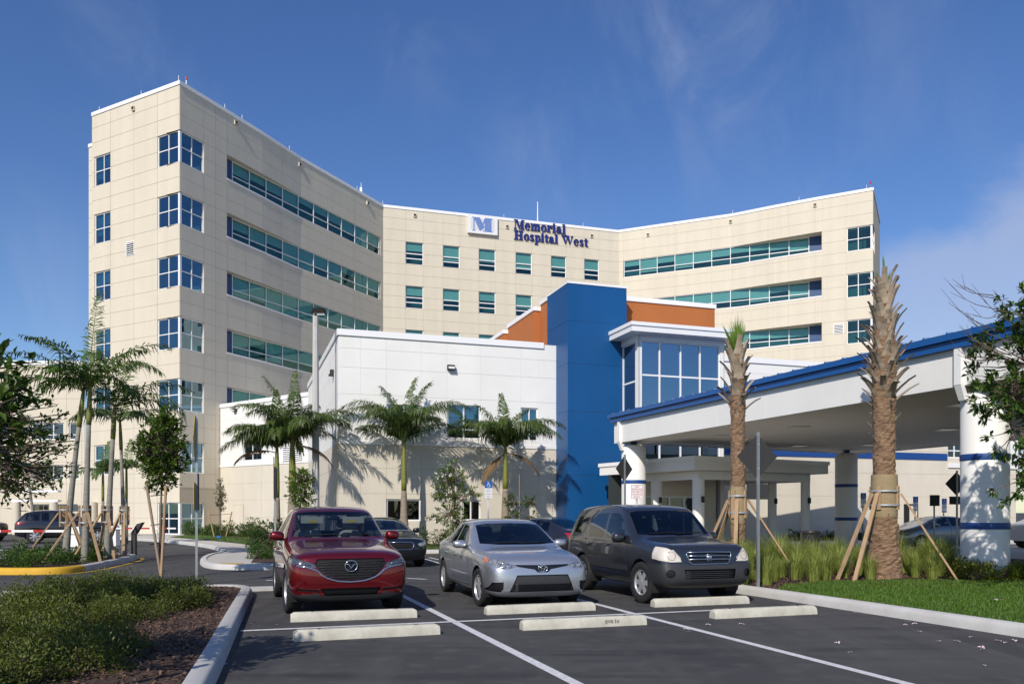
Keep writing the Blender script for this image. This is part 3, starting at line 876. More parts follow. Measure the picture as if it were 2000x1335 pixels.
# right end E-F
fef = Frame(E_, F_)
ops = [(-.01, 2.0, r_ - WH, r_) for r_ in ROWS[:4]]
facade(hosp, fef, 0, TOP, ops, [2.0, 4.2, 6.4], allv, mats, panels=panels, pz0=14)
for r_ in ROWS[:4]:
    window(hosp, fef, 0.1, 2.0, r_ - WH, r_, (0.5,), (0.5,), M['glass_b'], edges=(0, 1, 1, 1))
    corner_post(E_ - (fef.n + fr_de[2].n).normalized() * .06, fr_de[2].d, fef.d, r_ - WH, r_)
flush_panels(hosp, panels)
# roof deck, rear, coping
mb = MB()
back = [F_ + Vector((-4, 14)), D_ + Vector((-2, 16)), C_ + Vector((-8, 14)), A_ + Vector((4, 12))]
outl = [A_, B_, b1, b2, Mw, C_, D_, Me, e2, e1, E_, F_]
roof = ngon(list(outl) + back, TOP - 0.5)
build('roof', roof, M['white'], hosp, world=True)
mb = MB(); bk = [F_] + back + [A_]
for i in range(len(bk) - 1):
    mb.quad((bk[i].x, bk[i].y, 0), (bk[i].x, bk[i].y, TOP - .01), (bk[i + 1].x, bk[i + 1].y, TOP - .01), (bk[i + 1].x, bk[i + 1].y, 0))
build('rear_wall', mb, M['beige'], hosp, world=True)
mb = MB(); coping(mb, outl, TOP, 0.26); coping(mb, [sh0 - fab.n * .25, A_ - fab.n * .25 - fab.d * .02], 28.45, 0.24)
build('coping', mb, M['coping'], hosp, world=True)
# scuppers, vents, rods
def scupper(f, px, py):
    u = f.u(px); Y = (f.p + f.d * u).y; z = EH + (HY - py) / FX * Y
    mb = MB(); f.box(mb, u - .14, u + .14, .0, .14, z - .15, z + .15); o = build('scupper', mb, M['beige'], hosp, world=True)
    mb = MB(); f.box(mb, u - .11, u + .11, .05, .148, z - .08, z + .12); build('scupper_mouth', mb, M['black'], o, world=True)
for f, px, py in ((fab, 262, 213), (fr_bc[1], 459, 240), (fr_bc[2], 584, 322), (fcm, 717, 397), (fcd, 810, 421), (fcd, 990, 443), (fcd, 1155, 461), (fdm, 1266, 459), (fdm, 1427, 433), (fr_de[2], 1592, 401)):
    scupper(f, px, py)
def louvre(bld, f, x0, x1, y0, y1, n, mat=None):
    u0, u1 = f.u(x0), f.u(x1); Y = (f.p + f.d * (u0 + u1) / 2).y
    z1, z0 = EH + (HY - y0) / FX * Y, EH + (HY - y1) / FX * Y
    mb = MB(); f.box(mb, u0, u1, .0, .05, z0, z1)
    o = build('louvre_vent', mb, M['frame'], bld, world=True)
    mb = MB(); f.box(mb, u0 + .06, u1 - .06, .02, .053, z0 + .06, z1 - .06); build('louvre_opening', mb, M['black'], o, world=True)
    for i in range(n):
        z = z0 + .06 + (z1 - z0 - .12) * (i + .5) / n
        mb = MB(); mb.hexa([f.P(u0 + .06, .1, z - .05), f.P(u1 - .06, .1, z - .05), f.P(u1 - .06, .03, z + .03), f.P(u0 + .06, .03, z + .03), f.P(u0 + .06, .1, z - .03), f.P(u1 - .06, .1, z - .03), f.P(u1 - .06, .03, z + .05), f.P(u0 + .06, .03, z + .05)])
        build('slat', mb, M['frame'], o, world=True)
louvre(hosp, fab, 247, 263, 472, 499, 6)
louvre(hosp, fr_de[2], 1628, 1648, 632, 652, 6)
def roof_rod(px, h, r=.02, name='lightning_rod', mat=None):
    k_ = next(i for i in range(len(outl) - 1) if min(1, 1) and (outl[i].x / outl[i].y * FX + 1000) <= px <= (outl[i + 1].x / outl[i + 1].y * FX + 1000))
    f = Frame(outl[k_], outl[k_ + 1]); q = f.P(f.u(px), -.15, TOP)
    mb = MB(); mb.tube([q, (q[0], q[1], TOP + h)], [r, r * .6], 6)
    return build(name, mb, mat or M['coping'], hosp, world=True), q
for px in (190, 272, 352, 442, 476, 568, 700, 748, 985, 1140, 1430, 1560, 1692): roof_rod(px, .5)
roof_rod(1051, 2.1, .06, 'antenna')
o, q = roof_rod(708, 1.0, .03, 'antenna'); 
mb = MB(); mb.tube([(q[0], q[1], TOP), (q[0], q[1], TOP + .55)], .13, 10); build('antenna_base', mb, M['coping'], o, world=True)
for px in (367, 1700):
    o, q = roof_rod(px, .55, .03, 'beacon', M['galv'])
    mb = MB(); mb.lathe([(.04, TOP + .5), (.065, TOP + .54), (.065, TOP + .66), (.03, TOP + .72)], 10, (q[0], q[1], 0)); build('beacon_lens', mb, M['red'], o, world=True)

# ------------------------------------------------------------------ the sign letters and the striped emblem
def ring(cx, cy, rx, ry, ix, iy, a0=0, a1=360, n=20, icx=None):
    qs = []
    icx = cx if icx is None else icx
    for i in range(n):
        p, q = R(a0 + (a1 - a0) * i / n), R(a0 + (a1 - a0) * (i + 1) / n)
        qs.append([(cx + rx * math.cos(p), cy + ry * math.sin(p)), (cx + rx * math.cos(q), cy + ry * math.sin(q)), (icx + ix * math.cos(q), cy + iy * math.sin(q)), (icx + ix * math.cos(p), cy + iy * math.sin(p))])
    return qs
def rc(a, b, c, d): return [[(a, c), (b, c), (b, d), (a, d)]]
def disc(cx, cy, r): return [[(cx + r * math.cos(R(a)), cy + r * math.sin(R(a))) for a in range(0, 360, 30)]]
GL = {
 'M': (1.28, rc(.0, .34, 0, .08) + rc(.14, .2, .08, .93) + rc(0, .2, .92, 1) + [[(.16, 1), (.46, 1), (.70, .26), (.60, 0)]] + [[(.60, 0), (.70, .26), (.92, 1), (.86, .92)]] + rc(.86, 1.14, .08, .92) + rc(.74, 1.26, 0, .08) + rc(.90, 1.26, .92, 1)),
 'H': (1.2, rc(.14, .44, .08, .92) + rc(.74, 1.04, .08, .92) + rc(.44, .74, .47, .54) + rc(.02, .56, 0, .08) + rc(.02, .56, .92, 1) + rc(.62, 1.16, 0, .08) + rc(.62, 1.16, .92, 1)),
 'W': (1.55, [[(.06, .92), (.38, .92), (.60, .25), (.52, 0)]] + [[(.52, 0), (.60, .25), (.80, .92), (.73, .92)]] + [[(.62, .92), (.94, .92), (1.14, .25), (1.06, 0)]] + [[(1.06, 0), (1.14, .25), (1.40, .92), (1.33, .92)]] + rc(0, .98, .921, 1) + rc(1.20, 1.5, .92, 1)),
 'o': (.76, ring(.37, .35, .36, .37, .09, .31)),
 'e': (.74, ring(.36, .35, .35, .37, .10, .31, 0, 325) + rc(.24, .70, .35, .41)),
 'm': (1.22, rc(.08, .33, .06, .66) + rc(.46, .71, .06, .6) + rc(.84, 1.09, .06, .6) + rc(0, .4, 0, .06) + rc(.42, .77, 0, .06) + rc(.8, 1.18, 0, .06) + rc(0, .2, .66, .71) + rc(.33, .7, .58, .7) + rc(.71, 1.07, .58, .7)),
 'r': (.66, rc(.08, .35, .06, .65) + rc(0, .45, 0, .06) + rc(0, .35, .65, .71) + disc(.51, .56, .14) + rc(.35, .5, .60, .67)),
 'i': (.46, rc(.08, .36, .06, .64) + rc(0, .44, 0, .06) + rc(0, .36, .64, .70) + disc(.21, .89, .14)),
 'a': (.76, rc(.36, .62, .06, .52) + rc(.36, .76, 0, .06) + ring(.25, .19, .24, .20, .07, .13) + ring(.33, .46, .29, .25, .1, .19, 15, 165, 10) + disc(.16, .50, .11)),
 'l': (.46, rc(.08, .36, .06, .96) + rc(0, .44, 0, .06) + rc(0, .36, .96, 1.02)),
 's': (.64, ring(.31, .52, .27, .20, .10, .09, 20, 250, 12) + ring(.30, .19, .29, .20, .12, .09, -165, 80, 12) + [[(.1, .42), (.3, .52), (.56, .26), (.34, .18)]]),
 'p': (.78, rc(.08, .35, -.26, .64) + rc(0, .45, -.32, -.26) + rc(0, .3, .64, .70) + ring(.42, .35, .33, .36, .07, .30, -120, 120, 16)),
 't': (.54, rc(.12, .39, .06, .86) + rc(.02, .54, .61, .68) + rc(.17, .54, 0, .07)),
 ' ': (.42, []),
}
def letters(text, f, u, z, h, dep, th, parent, sq=1.0):
    for ch in text:
        wd, pcs = GL[ch]
        if pcs:
            mb = MB()
            for i, poly in enumerate(pcs):
                d1 = dep + th + (i % 5) * .004
                n = len(poly)
                ar = sum(poly[k_][0] * poly[(k_ + 1) % n][1] - poly[(k_ + 1) % n][0] * poly[k_][1] for k_ in range(n))
                if ar < 0: poly = poly[::-1]
                pts = [f.P(u + x * h * sq, d1, z + y * h) for x, y in poly] + [f.P(u + x * h * sq, dep, z + y * h) for x, y in poly]
                mb.add(pts, [tuple(range(n))] + [(k_, n + k_, n + (k_ + 1) % n, (k_ + 1) % n) for k_ in range(n)])
            build('letter', mb, M['letter'], parent, world=True)
        u += wd * h * sq
    return u
su = fcd.u(1003)
def zz(f, px, py): return EH + (HY - py) / FX * (f.p + f.d * f.u(px)).y
sp = fcd.P(su, 0.1, zz(fcd, 1003, 469))
sign = thing('hospital_name_sign', 'raised dark blue serif letters naming the hospital below the roofline', 'sign', sp)
h1 = .90
end1 = fcd.u(1104.5); end2 = fcd.u(1148)
w1 = sum(GL[c][0] for c in 'Memorial') * h1; w2 = sum(GL[c][0] for c in 'Hospital West') * h1
letters('Memorial', fcd, su, zz(fcd, 1003, 446.5), h1, .06, .08, sign, (end1 - su) / w1)
letters('Hospital West', fcd, su, zz(fcd, 1003, 467.5), h1, .06, .08, sign, (end2 - su) / w2)
lu0, lu1 = fcd.u(912.5), fcd.u(970)
lz0, lz1 = zz(fcd, 940, 458.5), zz(fcd, 940, 423)
logo = thing('emblem_sign', 'white square light box with a blue striped letter M', 'sign', fcd.P((lu0 + lu1) / 2, .1, lz0))
mb = MB(); fcd.box(mb, lu0, lu1, .03, .33, lz0, lz1); build('panel_box', mb, M['signwhite'], logo, world=True)
Wd, Hh = lu1 - lu0, lz1 - lz0
mpoly = [[(.0, .0), (.16, .0), (.16, .045), (0, .045)], [(.06, .0), (.11, .0), (.11, 1), (.06, 1)], [(.0, .955), (.37, .955), (.37, 1), (0, 1)], [(.06, 1), (.37, 1), (.60, .30), (.37, 0.0)], [(.37, 0), (.44, .06), (.66, .9), (.58, .9)],
         [(.60, 0), (.93, 0), (.93, 1), (.60, 1)], [(.50, .0), (1.0, .0), (1.0, .045), (.50, .045)], [(.60, .955), (1.0, .955), (1.0, 1), (.60, 1)]]
NS = 13
for i in range(NS):
    y = (i + .5) / NS
    iv = []
    for poly in mpoly:
        xs = []
        for k_ in range(len(poly)):
            (x0, y0), (x1, y1) = poly[k_], poly[(k_ + 1) % len(poly)]
            yy = min(max(y, .02), .98) if i not in (0, NS - 1) else (.02 if i == 0 else .98)
            if (y0 - yy) * (y1 - yy) < 0: xs.append(x0 + (x1 - x0) * (yy - y0) / (y1 - y0))
        if len(xs) >= 2: iv.append((min(xs), max(xs)))
    iv.sort(); mg = []
    for a, b in iv:
        if mg and a <= mg[-1][1] + .01: mg[-1][1] = max(mg[-1][1], b)
        else: mg.append([a, b])
    mb = MB()
    for a, b in mg:
        fcd.box(mb, lu0 + Wd * (.14 + a * .70), lu0 + Wd * (.14 + b * .70), .33, .345, lz0 + Hh * (.12 + .76 * (i + .14) / NS), lz0 + Hh * (.12 + .76 * (i + .80) / NS))
    build('stripe', mb, M['logoblue'], logo, world=True)
    if 0 < i < NS - 1:
        mb = MB(); zc = lz0 + Hh * (.12 + .76 * (i + .5) / NS)
        fcd.box(mb, lu0 + Wd * .09, lu0 + Wd * .90, .33, .336, zc - .012, zc + .012); build('thin_line', mb, M['greyline'], logo, world=True)

# ------------------------------------------------------------------ lower block left of the tower
lb0, lb1 = Vector((-47.0, 60.5)), Vector((-31.6, 60.6))
lbld = thing('side_building', 'lower cream building behind the trees left of the tower', 'building', (lb0.x, lb0.y, 0))
flb = Frame(lb0, lb1); pn = []
def zf(py, Y=60.5): return EH + (HY - py) / FX * Y
LBW = [(flb.u(62), flb.u(125), zf(858), zf(825), 3), (flb.u(135), flb.u(153), zf(858), zf(825), 1), (flb.u(62), flb.u(125), zf(937), zf(907), 3), (flb.u(135), flb.u(155), zf(935), zf(905), 1),
       (flb.u(0), flb.u(40), zf(858), zf(825), 2), (flb.u(64), flb.u(124), .3, zf(985), 3)]
facade(lbld, flb, 0, 12.7, [q[:4] for q in LBW], [flb.u(p) for p in (-40, 0, 50, 130, 160)], [1.9, 3.7, 5.3, 6.9, 8.4, 10.0, 11.4], mats, panels=pn)
for q in LBW: window(lbld, flb, *q[:4], [i / q[4] for i in range(1, q[4])], (0.3,), M['glass_d'])
flush_panels(lbld, pn)
mb = MB(); coping(mb, [lb0, lb1], 12.7, .3); build('coping', mb, M['coping'], lbld, world=True)
mb = MB(); mb.quad((lb0.x, lb0.y, 12.4), (lb1.x, lb1.y, 12.4), (lb1.x, lb1.y + 12, 12.4), (lb0.x, lb0.y + 12, 12.4)); build('roof', mb, M['white'], lbld, world=True)
mb = MB(); mb.quad((lb0.x, lb0.y, 0), (lb0.x, lb0.y, 12.69), (lb0.x, lb0.y + 12, 12.69), (lb0.x, lb0.y + 12, 0)); build('side_wall', mb, M['beige'], lbld, world=True)
for px in (58, 128, 202, 262):
    mb = MB(); q = flb.P(flb.u(px), 1.6, 0); mb.lathe([(.28, 0), (.28, 2.35)], 16, (q[0], q[1], 0)); build('column', mb, M['beige'], lbld, world=True, smooth=40)
for z in (2.35, 3.05):
    mb = MB(); flb.box(mb, flb.u(58) - .4, flb.u(128) + .4, 1.3, 1.8, z, z + .16); build('pergola_beam', mb, M['coping'], lbld, world=True)
# ------------------------------------------------------------------ the low white and cream building
ANZ, BAND = 9.7, 4.72
pn = []
annex = thing('low_building', 'two storey low building, white above and cream below, in front of the tower', 'building', (AN0.x, AN0.y, 0))
fan = Frame(P(0, 0), P(40.1, 0))
def zpy(f, px, py): return EH + (HY - py) / FX * (f.p + f.d * f.u(px)).y
def wrect(f, x0, x1, y0, y1):
    xm = (x0 + x1) / 2
    return (f.u(x0), f.u(x1), zpy(f, xm, y1), zpy(f, xm, y0))
UPW = [wrect(fan, 755, 823, 790, 854), wrect(fan, 873, 939, 790, 857), wrect(fan, 1017, 1051, 796, 861)]
LOW = [wrect(fan, 754, 822, 974, 1017), wrect(fan, 903, 939, 976, 1016)]
zrow = [1.25, 2.45, 3.6, 5.5, 6.9, 8.1, 8.95]
am = [M['beige2'], M['joint'], M['white_st'], M['jointw']]
utow = fan.u(1086)
facade(annex, fan, 0, ANZ, UPW + LOW, [fan.u(p) for p in (704, 755, 823, 873, 939, 1017, 1051)], zrow, am, zsplit=BAND, panels=pn, u1=utow + 1.0, gap=.014, proud=.012, inner=.3)
for q in UPW: window(annex, fan, *q, (0.5,), (0.28,), M['glass_b'], blind=(0.2, 0.5))
for q in LOW: window(annex, fan, *q, (0.47,), (), M['glass_d'])
mb = MB(); fan.box(mb, 0, utow, .02, .05, BAND - .06, BAND + .10); build('band', mb, M['white'], annex, world=True)
# left flank and the set-back wing
fle = Frame(P(0, 16.6), P(0, 0))
facade(annex, fle, 0, ANZ, [], [4, 8, 12], zrow, am, zsplit=BAND, panels=pn, gap=.014, proud=.012, inner=0)
wl = Vector((-20.75, 58.3)); wr = P(0, 16.6)
fwg = Frame(wl, wr)
WGW = [wrect(fwg, 475, 511, 850, 899)]
facade(annex, fwg, 0, 9.2, WGW, [fwg.u(p) for p in (475, 511, 553, 592)], zrow, am, zsplit=4.85, panels=pn, gap=.014, proud=.012, inner=.3)
for q in WGW: window(annex, fwg, *q, (0.48,), (0.3,), M['glass_d'])
louvre(annex, fwg, 553, 592, 868, 901, 8)
mb = MB(); fwg.box(mb, 0, fwg.L, .02, .05, 4.79, 4.95); build('band', mb, M['white'], annex, world=True)
q = wrect(fwg, 457, 476, 986, 1036)
mb = MB(); fwg.box(mb, q[0], q[1], .01, .06, .15, q[3]); build('door', mb, M['beige2'], annex, world=True)
mb = MB(); fwg.box(mb, q[0] - .06, q[1] + .06, .01, .04, .15, q[3] + .06); build('door_frame', mb, M['joint'], annex, world=True)
# right part beyond the entrance, with the blue stripe
DOORR = wrect(fan, 1768, 1789, 987, 1040)
RW = [wrect(fan, 1851, 1880, 862, 894)]
facade(annex, fan, 0, ANZ, RW, [fan.u(p) for p in (1480, 1560, 1640, 1720, 1800, 1850, 1920)], [1.3, 2.5, 3.8, 5.1, 6.9, 8.1, 8.95], [M['beige2'], M['joint'], M['white_st'], M['jointw']], zsplit=6.2, panels=pn, u0=fan.u(1413), gap=.014, proud=.012, inner=.4)
for q in RW: window(annex, fan, *q, (0.5,), (0.45,), M['glass_d'])
mb = MB(); fan.box(mb, fan.u(1413), fan.u(1849), .02, .06, 4.62, 5.0); build('blue_stripe', mb, M['stripe'], annex, world=True)
mb = MB(); fan.box(mb, fan.u(1851), fan.u(1985), .02, .10, 4.2, 4.45); fan.box(mb, fan.u(1965), fan.u(1985), .02, .12, 4.45, 8.0); build('white_trim', mb, M['white'], annex, world=True)
mb = MB(); fan.box(mb, DOORR[0] - .12, DOORR[1] + .12, .02, .05, .1, DOORR[3] + .1); fr_o = build('door_frame', mb, M['black'], annex, world=True)
mb = MB(); fan.box(mb, DOORR[0] + .25, DOORR[1], .03, .09, .1, DOORR[3]); build('door', mb, M['beige2'], annex, world=True)
flush_panels(annex, pn)
# roof, rear
mb = ngon([P(0, 0), P(40.1, 0), P(40.1, 18), P(0, 16.6)], ANZ - .35); build('roof', mb, M['white'], annex, world=True)
mb = ngon([wl, wr, wr + Vector((2, 10)), wl + Vector((4, 8))], 9.2 - .3); build('roof', mb, M['white'], annex, world=True)
mb = MB(); a, b = P(40.1, 0), P(40.1, 18); mb.quad((a.x, a.y, 0), (b.x, b.y, 0), (b.x, b.y, ANZ - .02), (a.x, a.y, ANZ - .02)); build('side_wall', mb, M['beige2'], annex, world=True)
mb = MB(); coping(mb, [P(0, 16.6), P(0, 0), P(9.75, 0)], ANZ, .28, .08); build('coping', mb, M['coping'], annex, world=True)
mb = MB(); coping(mb, [wl, wr], 9.2, .26, .07); build('coping', mb, M['coping'], annex, world=True)
mb = MB(); coping(mb, [P(17.5, 0), P(40.1, 0)], ANZ, .28, .08); build('coping', mb, M['coping'], annex, world=True)
def wall_light(f, px, py, wd, hh):
    q = f.u(px); z = zpy(f, px, py); mb = MB()
    mb.hexa([f.P(q - wd, .02, z - hh), f.P(q + wd, .02, z - hh), f.P(q + wd, .24, z - hh), f.P(q - wd, .24, z - hh), f.P(q - wd, .02, z + hh), f.P(q + wd, .02, z + hh), f.P(q + wd, .17, z + hh), f.P(q - wd, .17, z + hh)])
    o = build('wall_light', mb, M['signback'], annex, world=True, fix=True)
    mb = MB(); f.box(mb, q - wd * .85, q + wd * .85, .1, .246, z - hh * .6, z + hh * .2); build('lamp_lens', mb, M['lens'], o, world=True)
wall_light(fan, 880, 718, .17, .12); wall_light(fwg, 461, 801, .16, .11); wall_light(fle, 652, 728, .16, .14)
mb = MB(); q = fan.P(fan.u(941), .02, zpy(fan, 941, 940)); nn = fan.n
mb.tube([q, (q[0] + nn.x * .1, q[1] + nn.y * .1, q[2]), (q[0] + nn.x * .16, q[1] + nn.y * .16, q[2])], [.07, .07, .03], 12); build('camera_dome', mb, M['signwhite'], annex, world=True, smooth=40)

# ------------------------------------------------------------------ the blue tower, orange blocks and glazed lobby
tow = thing('entrance_tower', 'tall blue stucco entrance tower with orange blocks behind', 'building', (2.6, 38.5, 0))
kt0 = fan.u(1086); TZ = 12.35
def slab(name, k0, k1, w0, w1, z0, z1, m, parent, cop=None):
    mb = MB(); a, b, c, d = P(k0, w0), P(k1, w0), P(k1, w1), P(k0, w1)
    mb.prism([(p.x, p.y) for p in (a, b, c, d)], z0, z1)
    o = build(name, mb, m, parent, world=True)
    if cop:
        mb = MB(); e = .06
        a, b, c, d = P(k0 - e, w0 - e), P(k1 + e, w0 - e), P(k1 + e, w1 + e), P(k0 - e, w1 + e)
        mb.prism([(p.x, p.y) for p in (a, b, c, d)], z1 - cop * .4, z1 + cop * .6); build('coping', mb, M['coping'], parent, world=True)
    return o
k1t = kt0 + 3.05
# the blue shaft: its courses are separate cast bands with fine joints
zz_ = [0.0, 3.35, 6.35, 8.6, 10.6, TZ]
for i in range(5):
    slab('blue_band', kt0 + .002 * (i % 2), k1t, -1.5 + .003 * (i % 2), 1.2, zz_[i] + (.0 if i == 0 else .012), zz_[i + 1], M['blue_st'], tow)
slab('blue_core', kt0 + .03, k1t - .03, -1.47, 1.15, 0.0, TZ - .02, M['joint'], tow)
slab('cap', kt0 - .03, k1t + .03, -1.53, 1.2, TZ, TZ + .09, M['coping'], tow)
slab('orange_block', kt0 + .05, k1t + 5.75, 1.2, 2.3, 0, TZ - .02, M['orange'], tow)
mb = MB(); coping(mb, [P(kt0 + .05, 2.3), P(kt0 + .05, 1.2)], TZ, .2); build('coping', mb, M['coping'], tow, world=True)
slab('orange_block', kt0 - .30, kt0 + 6, 2.3, 6.6, 0, TZ - .35, M['orange'], tow, .2)
slab('orange_block', kt0 - .55, kt0 + 6, 6.6, 11.5, 0, TZ - .65, M['orange'], tow, .2)
ko0, ko1 = k1t - .2, fan.u(1396) - .35
slab('orange_block', ko0, ko1, -.55, 1.2, 6, 12.12, M['orange'], tow, .22)
# door in the tower foot
mb = MB(); ftl = Frame(P(kt0, 0), P(kt0, -1.5))
ftl.box(mb, .25, 1.2, .0, .035, .1, 2.3); o = build('door', mb, M['bluepanel'], tow, world=True)

lob = thing('glass_lobby', 'white framed glazed lobby box with overhanging flat roof beside the blue tower', 'building', (5.8, 37.7, 0))
wl_ = (Vector((5.79, 37.66)) - AN0).dot(N2); kl = (Vector((5.79, 37.66)) - AN0).dot(T2)
flf = Frame(P(kl, wl_), P(kl + 4.55, wl_))
fls = Frame(P(kl, wl_ + 1.85), P(kl, wl_))
g0, g1 = flf.u(1250.5), flf.u(1407)
zt, zb = 9.52, 4.0
mb = MB()
flf.box(mb, .0, g0, -.28, .0, 0, 9.8); flf.box(mb, g1, flf.L, -.28, .0, 0, 9.8); flf.box(mb, g0, g1, -.28, -.005, zt, 9.8); flf.box(mb, g0, g1, -.28, -.005, 3.2, zb)
build('frame_wall', mb, M['white_st'], lob, world=True)
cf = [(flf.u(p) - g0) / (g1 - g0) for p in (1290, 1331, 1369)]
zl = [(z - zb) / (zt - zb) for z in (5.15, 6.2, 7.95)]
window(lob, flf, g0, g1, zb, zt, cf, zl, M['glass_l'], dep=-.12, fw=.05, mull=.075)
mb = MB(); fls.box(mb, 1.62, 1.85, -.2, -.004, 0, 9.8); fls.box(mb, 0, .1, -.2, -.004, 0, 9.8); fls.box(mb, .1, 1.62, -.2, -.004, zt, 9.8); fls.box(mb, .1, 1.62, -.2, -.004, 2.5, 3.4)
build('frame_wall', mb, M['white_st'], lob, world=True)
window(lob, fls, .1, 1.62, 3.4, zt, (), [(z - 3.4) / (zt - 3.4) for z in (4.4, 5.6, 7.7)], M['glass_l'], dep=-.12, fw=.05, mull=.08)
q = MB()
a_, b_, c_, d_ = P(kl + .5, wl_ + 1.0), P(kl + 4.3, wl_ + 1.0), P(kl + 4.3, wl_ + 1.1), P(kl + .5, wl_ + 1.1)
q.prism([(p.x, p.y) for p in (a_, b_, c_, d_)], 0, 9.7); build('room_wall', q, M['room'], lob, world=True)
a_, b_, c_, d_ = P(kl - .62, wl_ - .62), P(kl + 5.15, wl_ - .62), P(kl + 5.15, wl_ + 2.2), P(kl - .62, wl_ + 2.2)
mb = MB(); mb.prism([(p.x, p.y) for p in (a_, b_, c_, d_)], 9.78, 10.12); rf = build('roof', mb, M['white'], lob, world=True)
a_, b_, c_, d_ = P(kl - .67, wl_ - .67), P(kl + 5.2, wl_ - .67), P(kl + 5.2, wl_ + 2.2), P(kl - .67, wl_ + 2.2)
mb = MB(); mb.prism([(p.x, p.y) for p in (a_, b_, c_, d_)], 10.04, 10.2); build('coping', mb, M['coping'], rf, world=True)
slab('side_wall', kl + 4.55, kl + 4.9, wl_ + .5, wl_ + 3.5, 0, 9.75, M['white_st'], lob)

# ------------------------------------------------------------------ flat entrance canopy with round columns
T3 = Vector((0.865, 0.502)).normalized(); N3 = Vector((-T3.y, T3.x))
ec = Vector((7.2, 32.3))
ent = thing('entrance_canopy', 'low flat white canopy on columns over the entrance doors', 'canopy', (ec.x, ec.y, 0))
EW, ED = 7.85, 6.3
def Q(a, b): return ec + T3 * a + N3 * b
def qs(name, a0, a1, b0, b1, z0, z1, m, par=ent):
    mb = MB(); mb.prism([(p.x, p.y) for p in (Q(a0, b0), Q(a1, b0), Q(a1, b1), Q(a0, b1))], z0, z1); return build(name, mb, m, par, world=True)
qs('fascia', 0, EW, 0, ED, 3.30, 3.68, M['white_st'])
qs('roof_edge', -.05, EW + .05, -.05, ED + .05, 3.68, 3.84, M['coping'])
qs('beam', .7, EW - .5, .55, .85, 2.95, 3.29, M['white_st'])
qs('beam', .7, 1.0, .85, ED - .3, 2.95, 3.288, M['white_st'])
qs('beam', EW - .8, EW - .5, .85, ED - .3, 2.95, 3.287, M['white_st'])
for a, b, r in ((.85, .7, .24), (.85, 3.3, .24), (EW - .65, .7, .2), (EW - .65, 2.6, .2), (EW - 2.6, 5.0, .2)):
    c = Q(a, b); mb = MB(); mb.lathe([(r, .1), (r, 2.96)], 24, (c.x, c.y, 0)); o = build('column', mb, M['white_st'], ent, world=True, smooth=40)
    mb = MB(); e = c - N3 * r; mb.box(e.x - .06, e.x + .06, e.y - .1, e.y + .02, 2.0, 2.25); build('lamp', mb, M['signback'], o, world=True)
# vestibule wall with glass doors under it
ves = thing('entrance_doors', 'sliding glass entrance doors in a pale frame under the low canopy', 'door', (Q(3, 5.2).x, Q(3, 5.2).y, 0))
fv = Frame(Q(.4, 4.3), Q(5.2, 4.3))
mb = MB(); fv.box(mb, -.3, .2, -.25, 0, .1, 3.3); fv.box(mb, 4.0, 4.9, -.25, 0, .1, 3.3); fv.box(mb, .2, 4.0, -.25, -.004, 2.35, 3.3); build('door_wall', mb, M['beige2'], ves, world=True)
window(ves, fv, .2, 4.0, .1, 2.35, (.27, .5, .73), (), M['glass_d'], dep=-.1, fw=.08, mull=.1)
q = MB(); q.quad(fv.P(-.5, -1.2, 0), fv.P(4.9, -1.2, 0), fv.P(4.9, -1.2, 3.3), fv.P(-.5, -1.2, 3.3)); build('room_wall', q, M['dark_in'], ves, world=True)

# ------------------------------------------------------------------ drive-through canopy with blue eave
c1, c2, c3 = Vector((5.05, 34.0)), Vector((10.85, 18.8)), Vector((15.75, 38.6))
dn = (c2 - c1).normalized(); dr = Vector((-dn.y, dn.x))           # dn runs towards the camera, dr to the right
pc = thing('drive_canopy', 'large white drive-through canopy with a blue metal eave on round striped columns', 'canopy', (c2.x, c2.y, 0))
Lq = c1 - dn * .55 - dr * .62
Rq = Lq + dn * 24.5
Fq = Vector((17.2, 40.6)); Gq = Vector((26.5, 16.5))
quadp = [Lq, Rq, Gq, Fq]
def ring_wall(poly, z0, z1, th, m, name, out=0.0):
    a = offset_path(poly, out, True); b = offset_path(poly, -th, True); mb = MB(); n = len(poly)
    for i in range(n):
        j = (i + 1) % n
        mb.hexa([(a[i].x, a[i].y, z0), (a[j].x, a[j].y, z0), (b[j].x, b[j].y, z0), (b[i].x, b[i].y, z0), (a[i].x, a[i].y, z1), (a[j].x, a[j].y, z1), (b[j].x, b[j].y, z1), (b[i].x, b[i].y, z1)])
    return build(name, mb, m, pc, world=True)
mb = ngon(offset_path(quadp, -.1, True), 4.52); build('soffit', mb, M['soffit'], pc, world=True)
# fascia boards, one by one along the eave
fl = Frame(Lq, Rq)
n = 10; seg = fl.L / n
for i in range(n):
    mb = MB(); fl.box(mb, i * seg + .008, (i + 1) * seg - .008, -.12, 0, 4.48, 5.36); build('fascia_board', mb, M['white_st'], pc, world=True)
ff = Frame(Fq, Lq)
for i in range(6):
    s_ = ff.L / 6; mb = MB(); ff.box(mb, i * s_ + .13, (i + 1) * s_ - .01 - (.13 if i == 5 else 0), -.12, 0, 4.48, 5.36); build('fascia_board', mb, M['white_st'], pc, world=True)
fg = Frame(Gq, Fq); mb = MB(); fg.box(mb, .13, fg.L - .13, -.12, 0, 4.48, 5.36); build('fascia_board', mb, M['white_st'], pc, world=True)
fk = Frame(Rq, Gq); mb = MB(); fk.box(mb, .13, fk.L - .13, -.12, 0, 4.48, 5.36); build('fascia_board', mb, M['white_st'], pc, world=True)
ring_wall(quadp, 5.34, 5.52, .5, M['bluemetal'], 'eave_trim', .14)
ring_wall(quadp, 5.53, 5.68, .5, M['bluemetal'], 'gutter', .22)
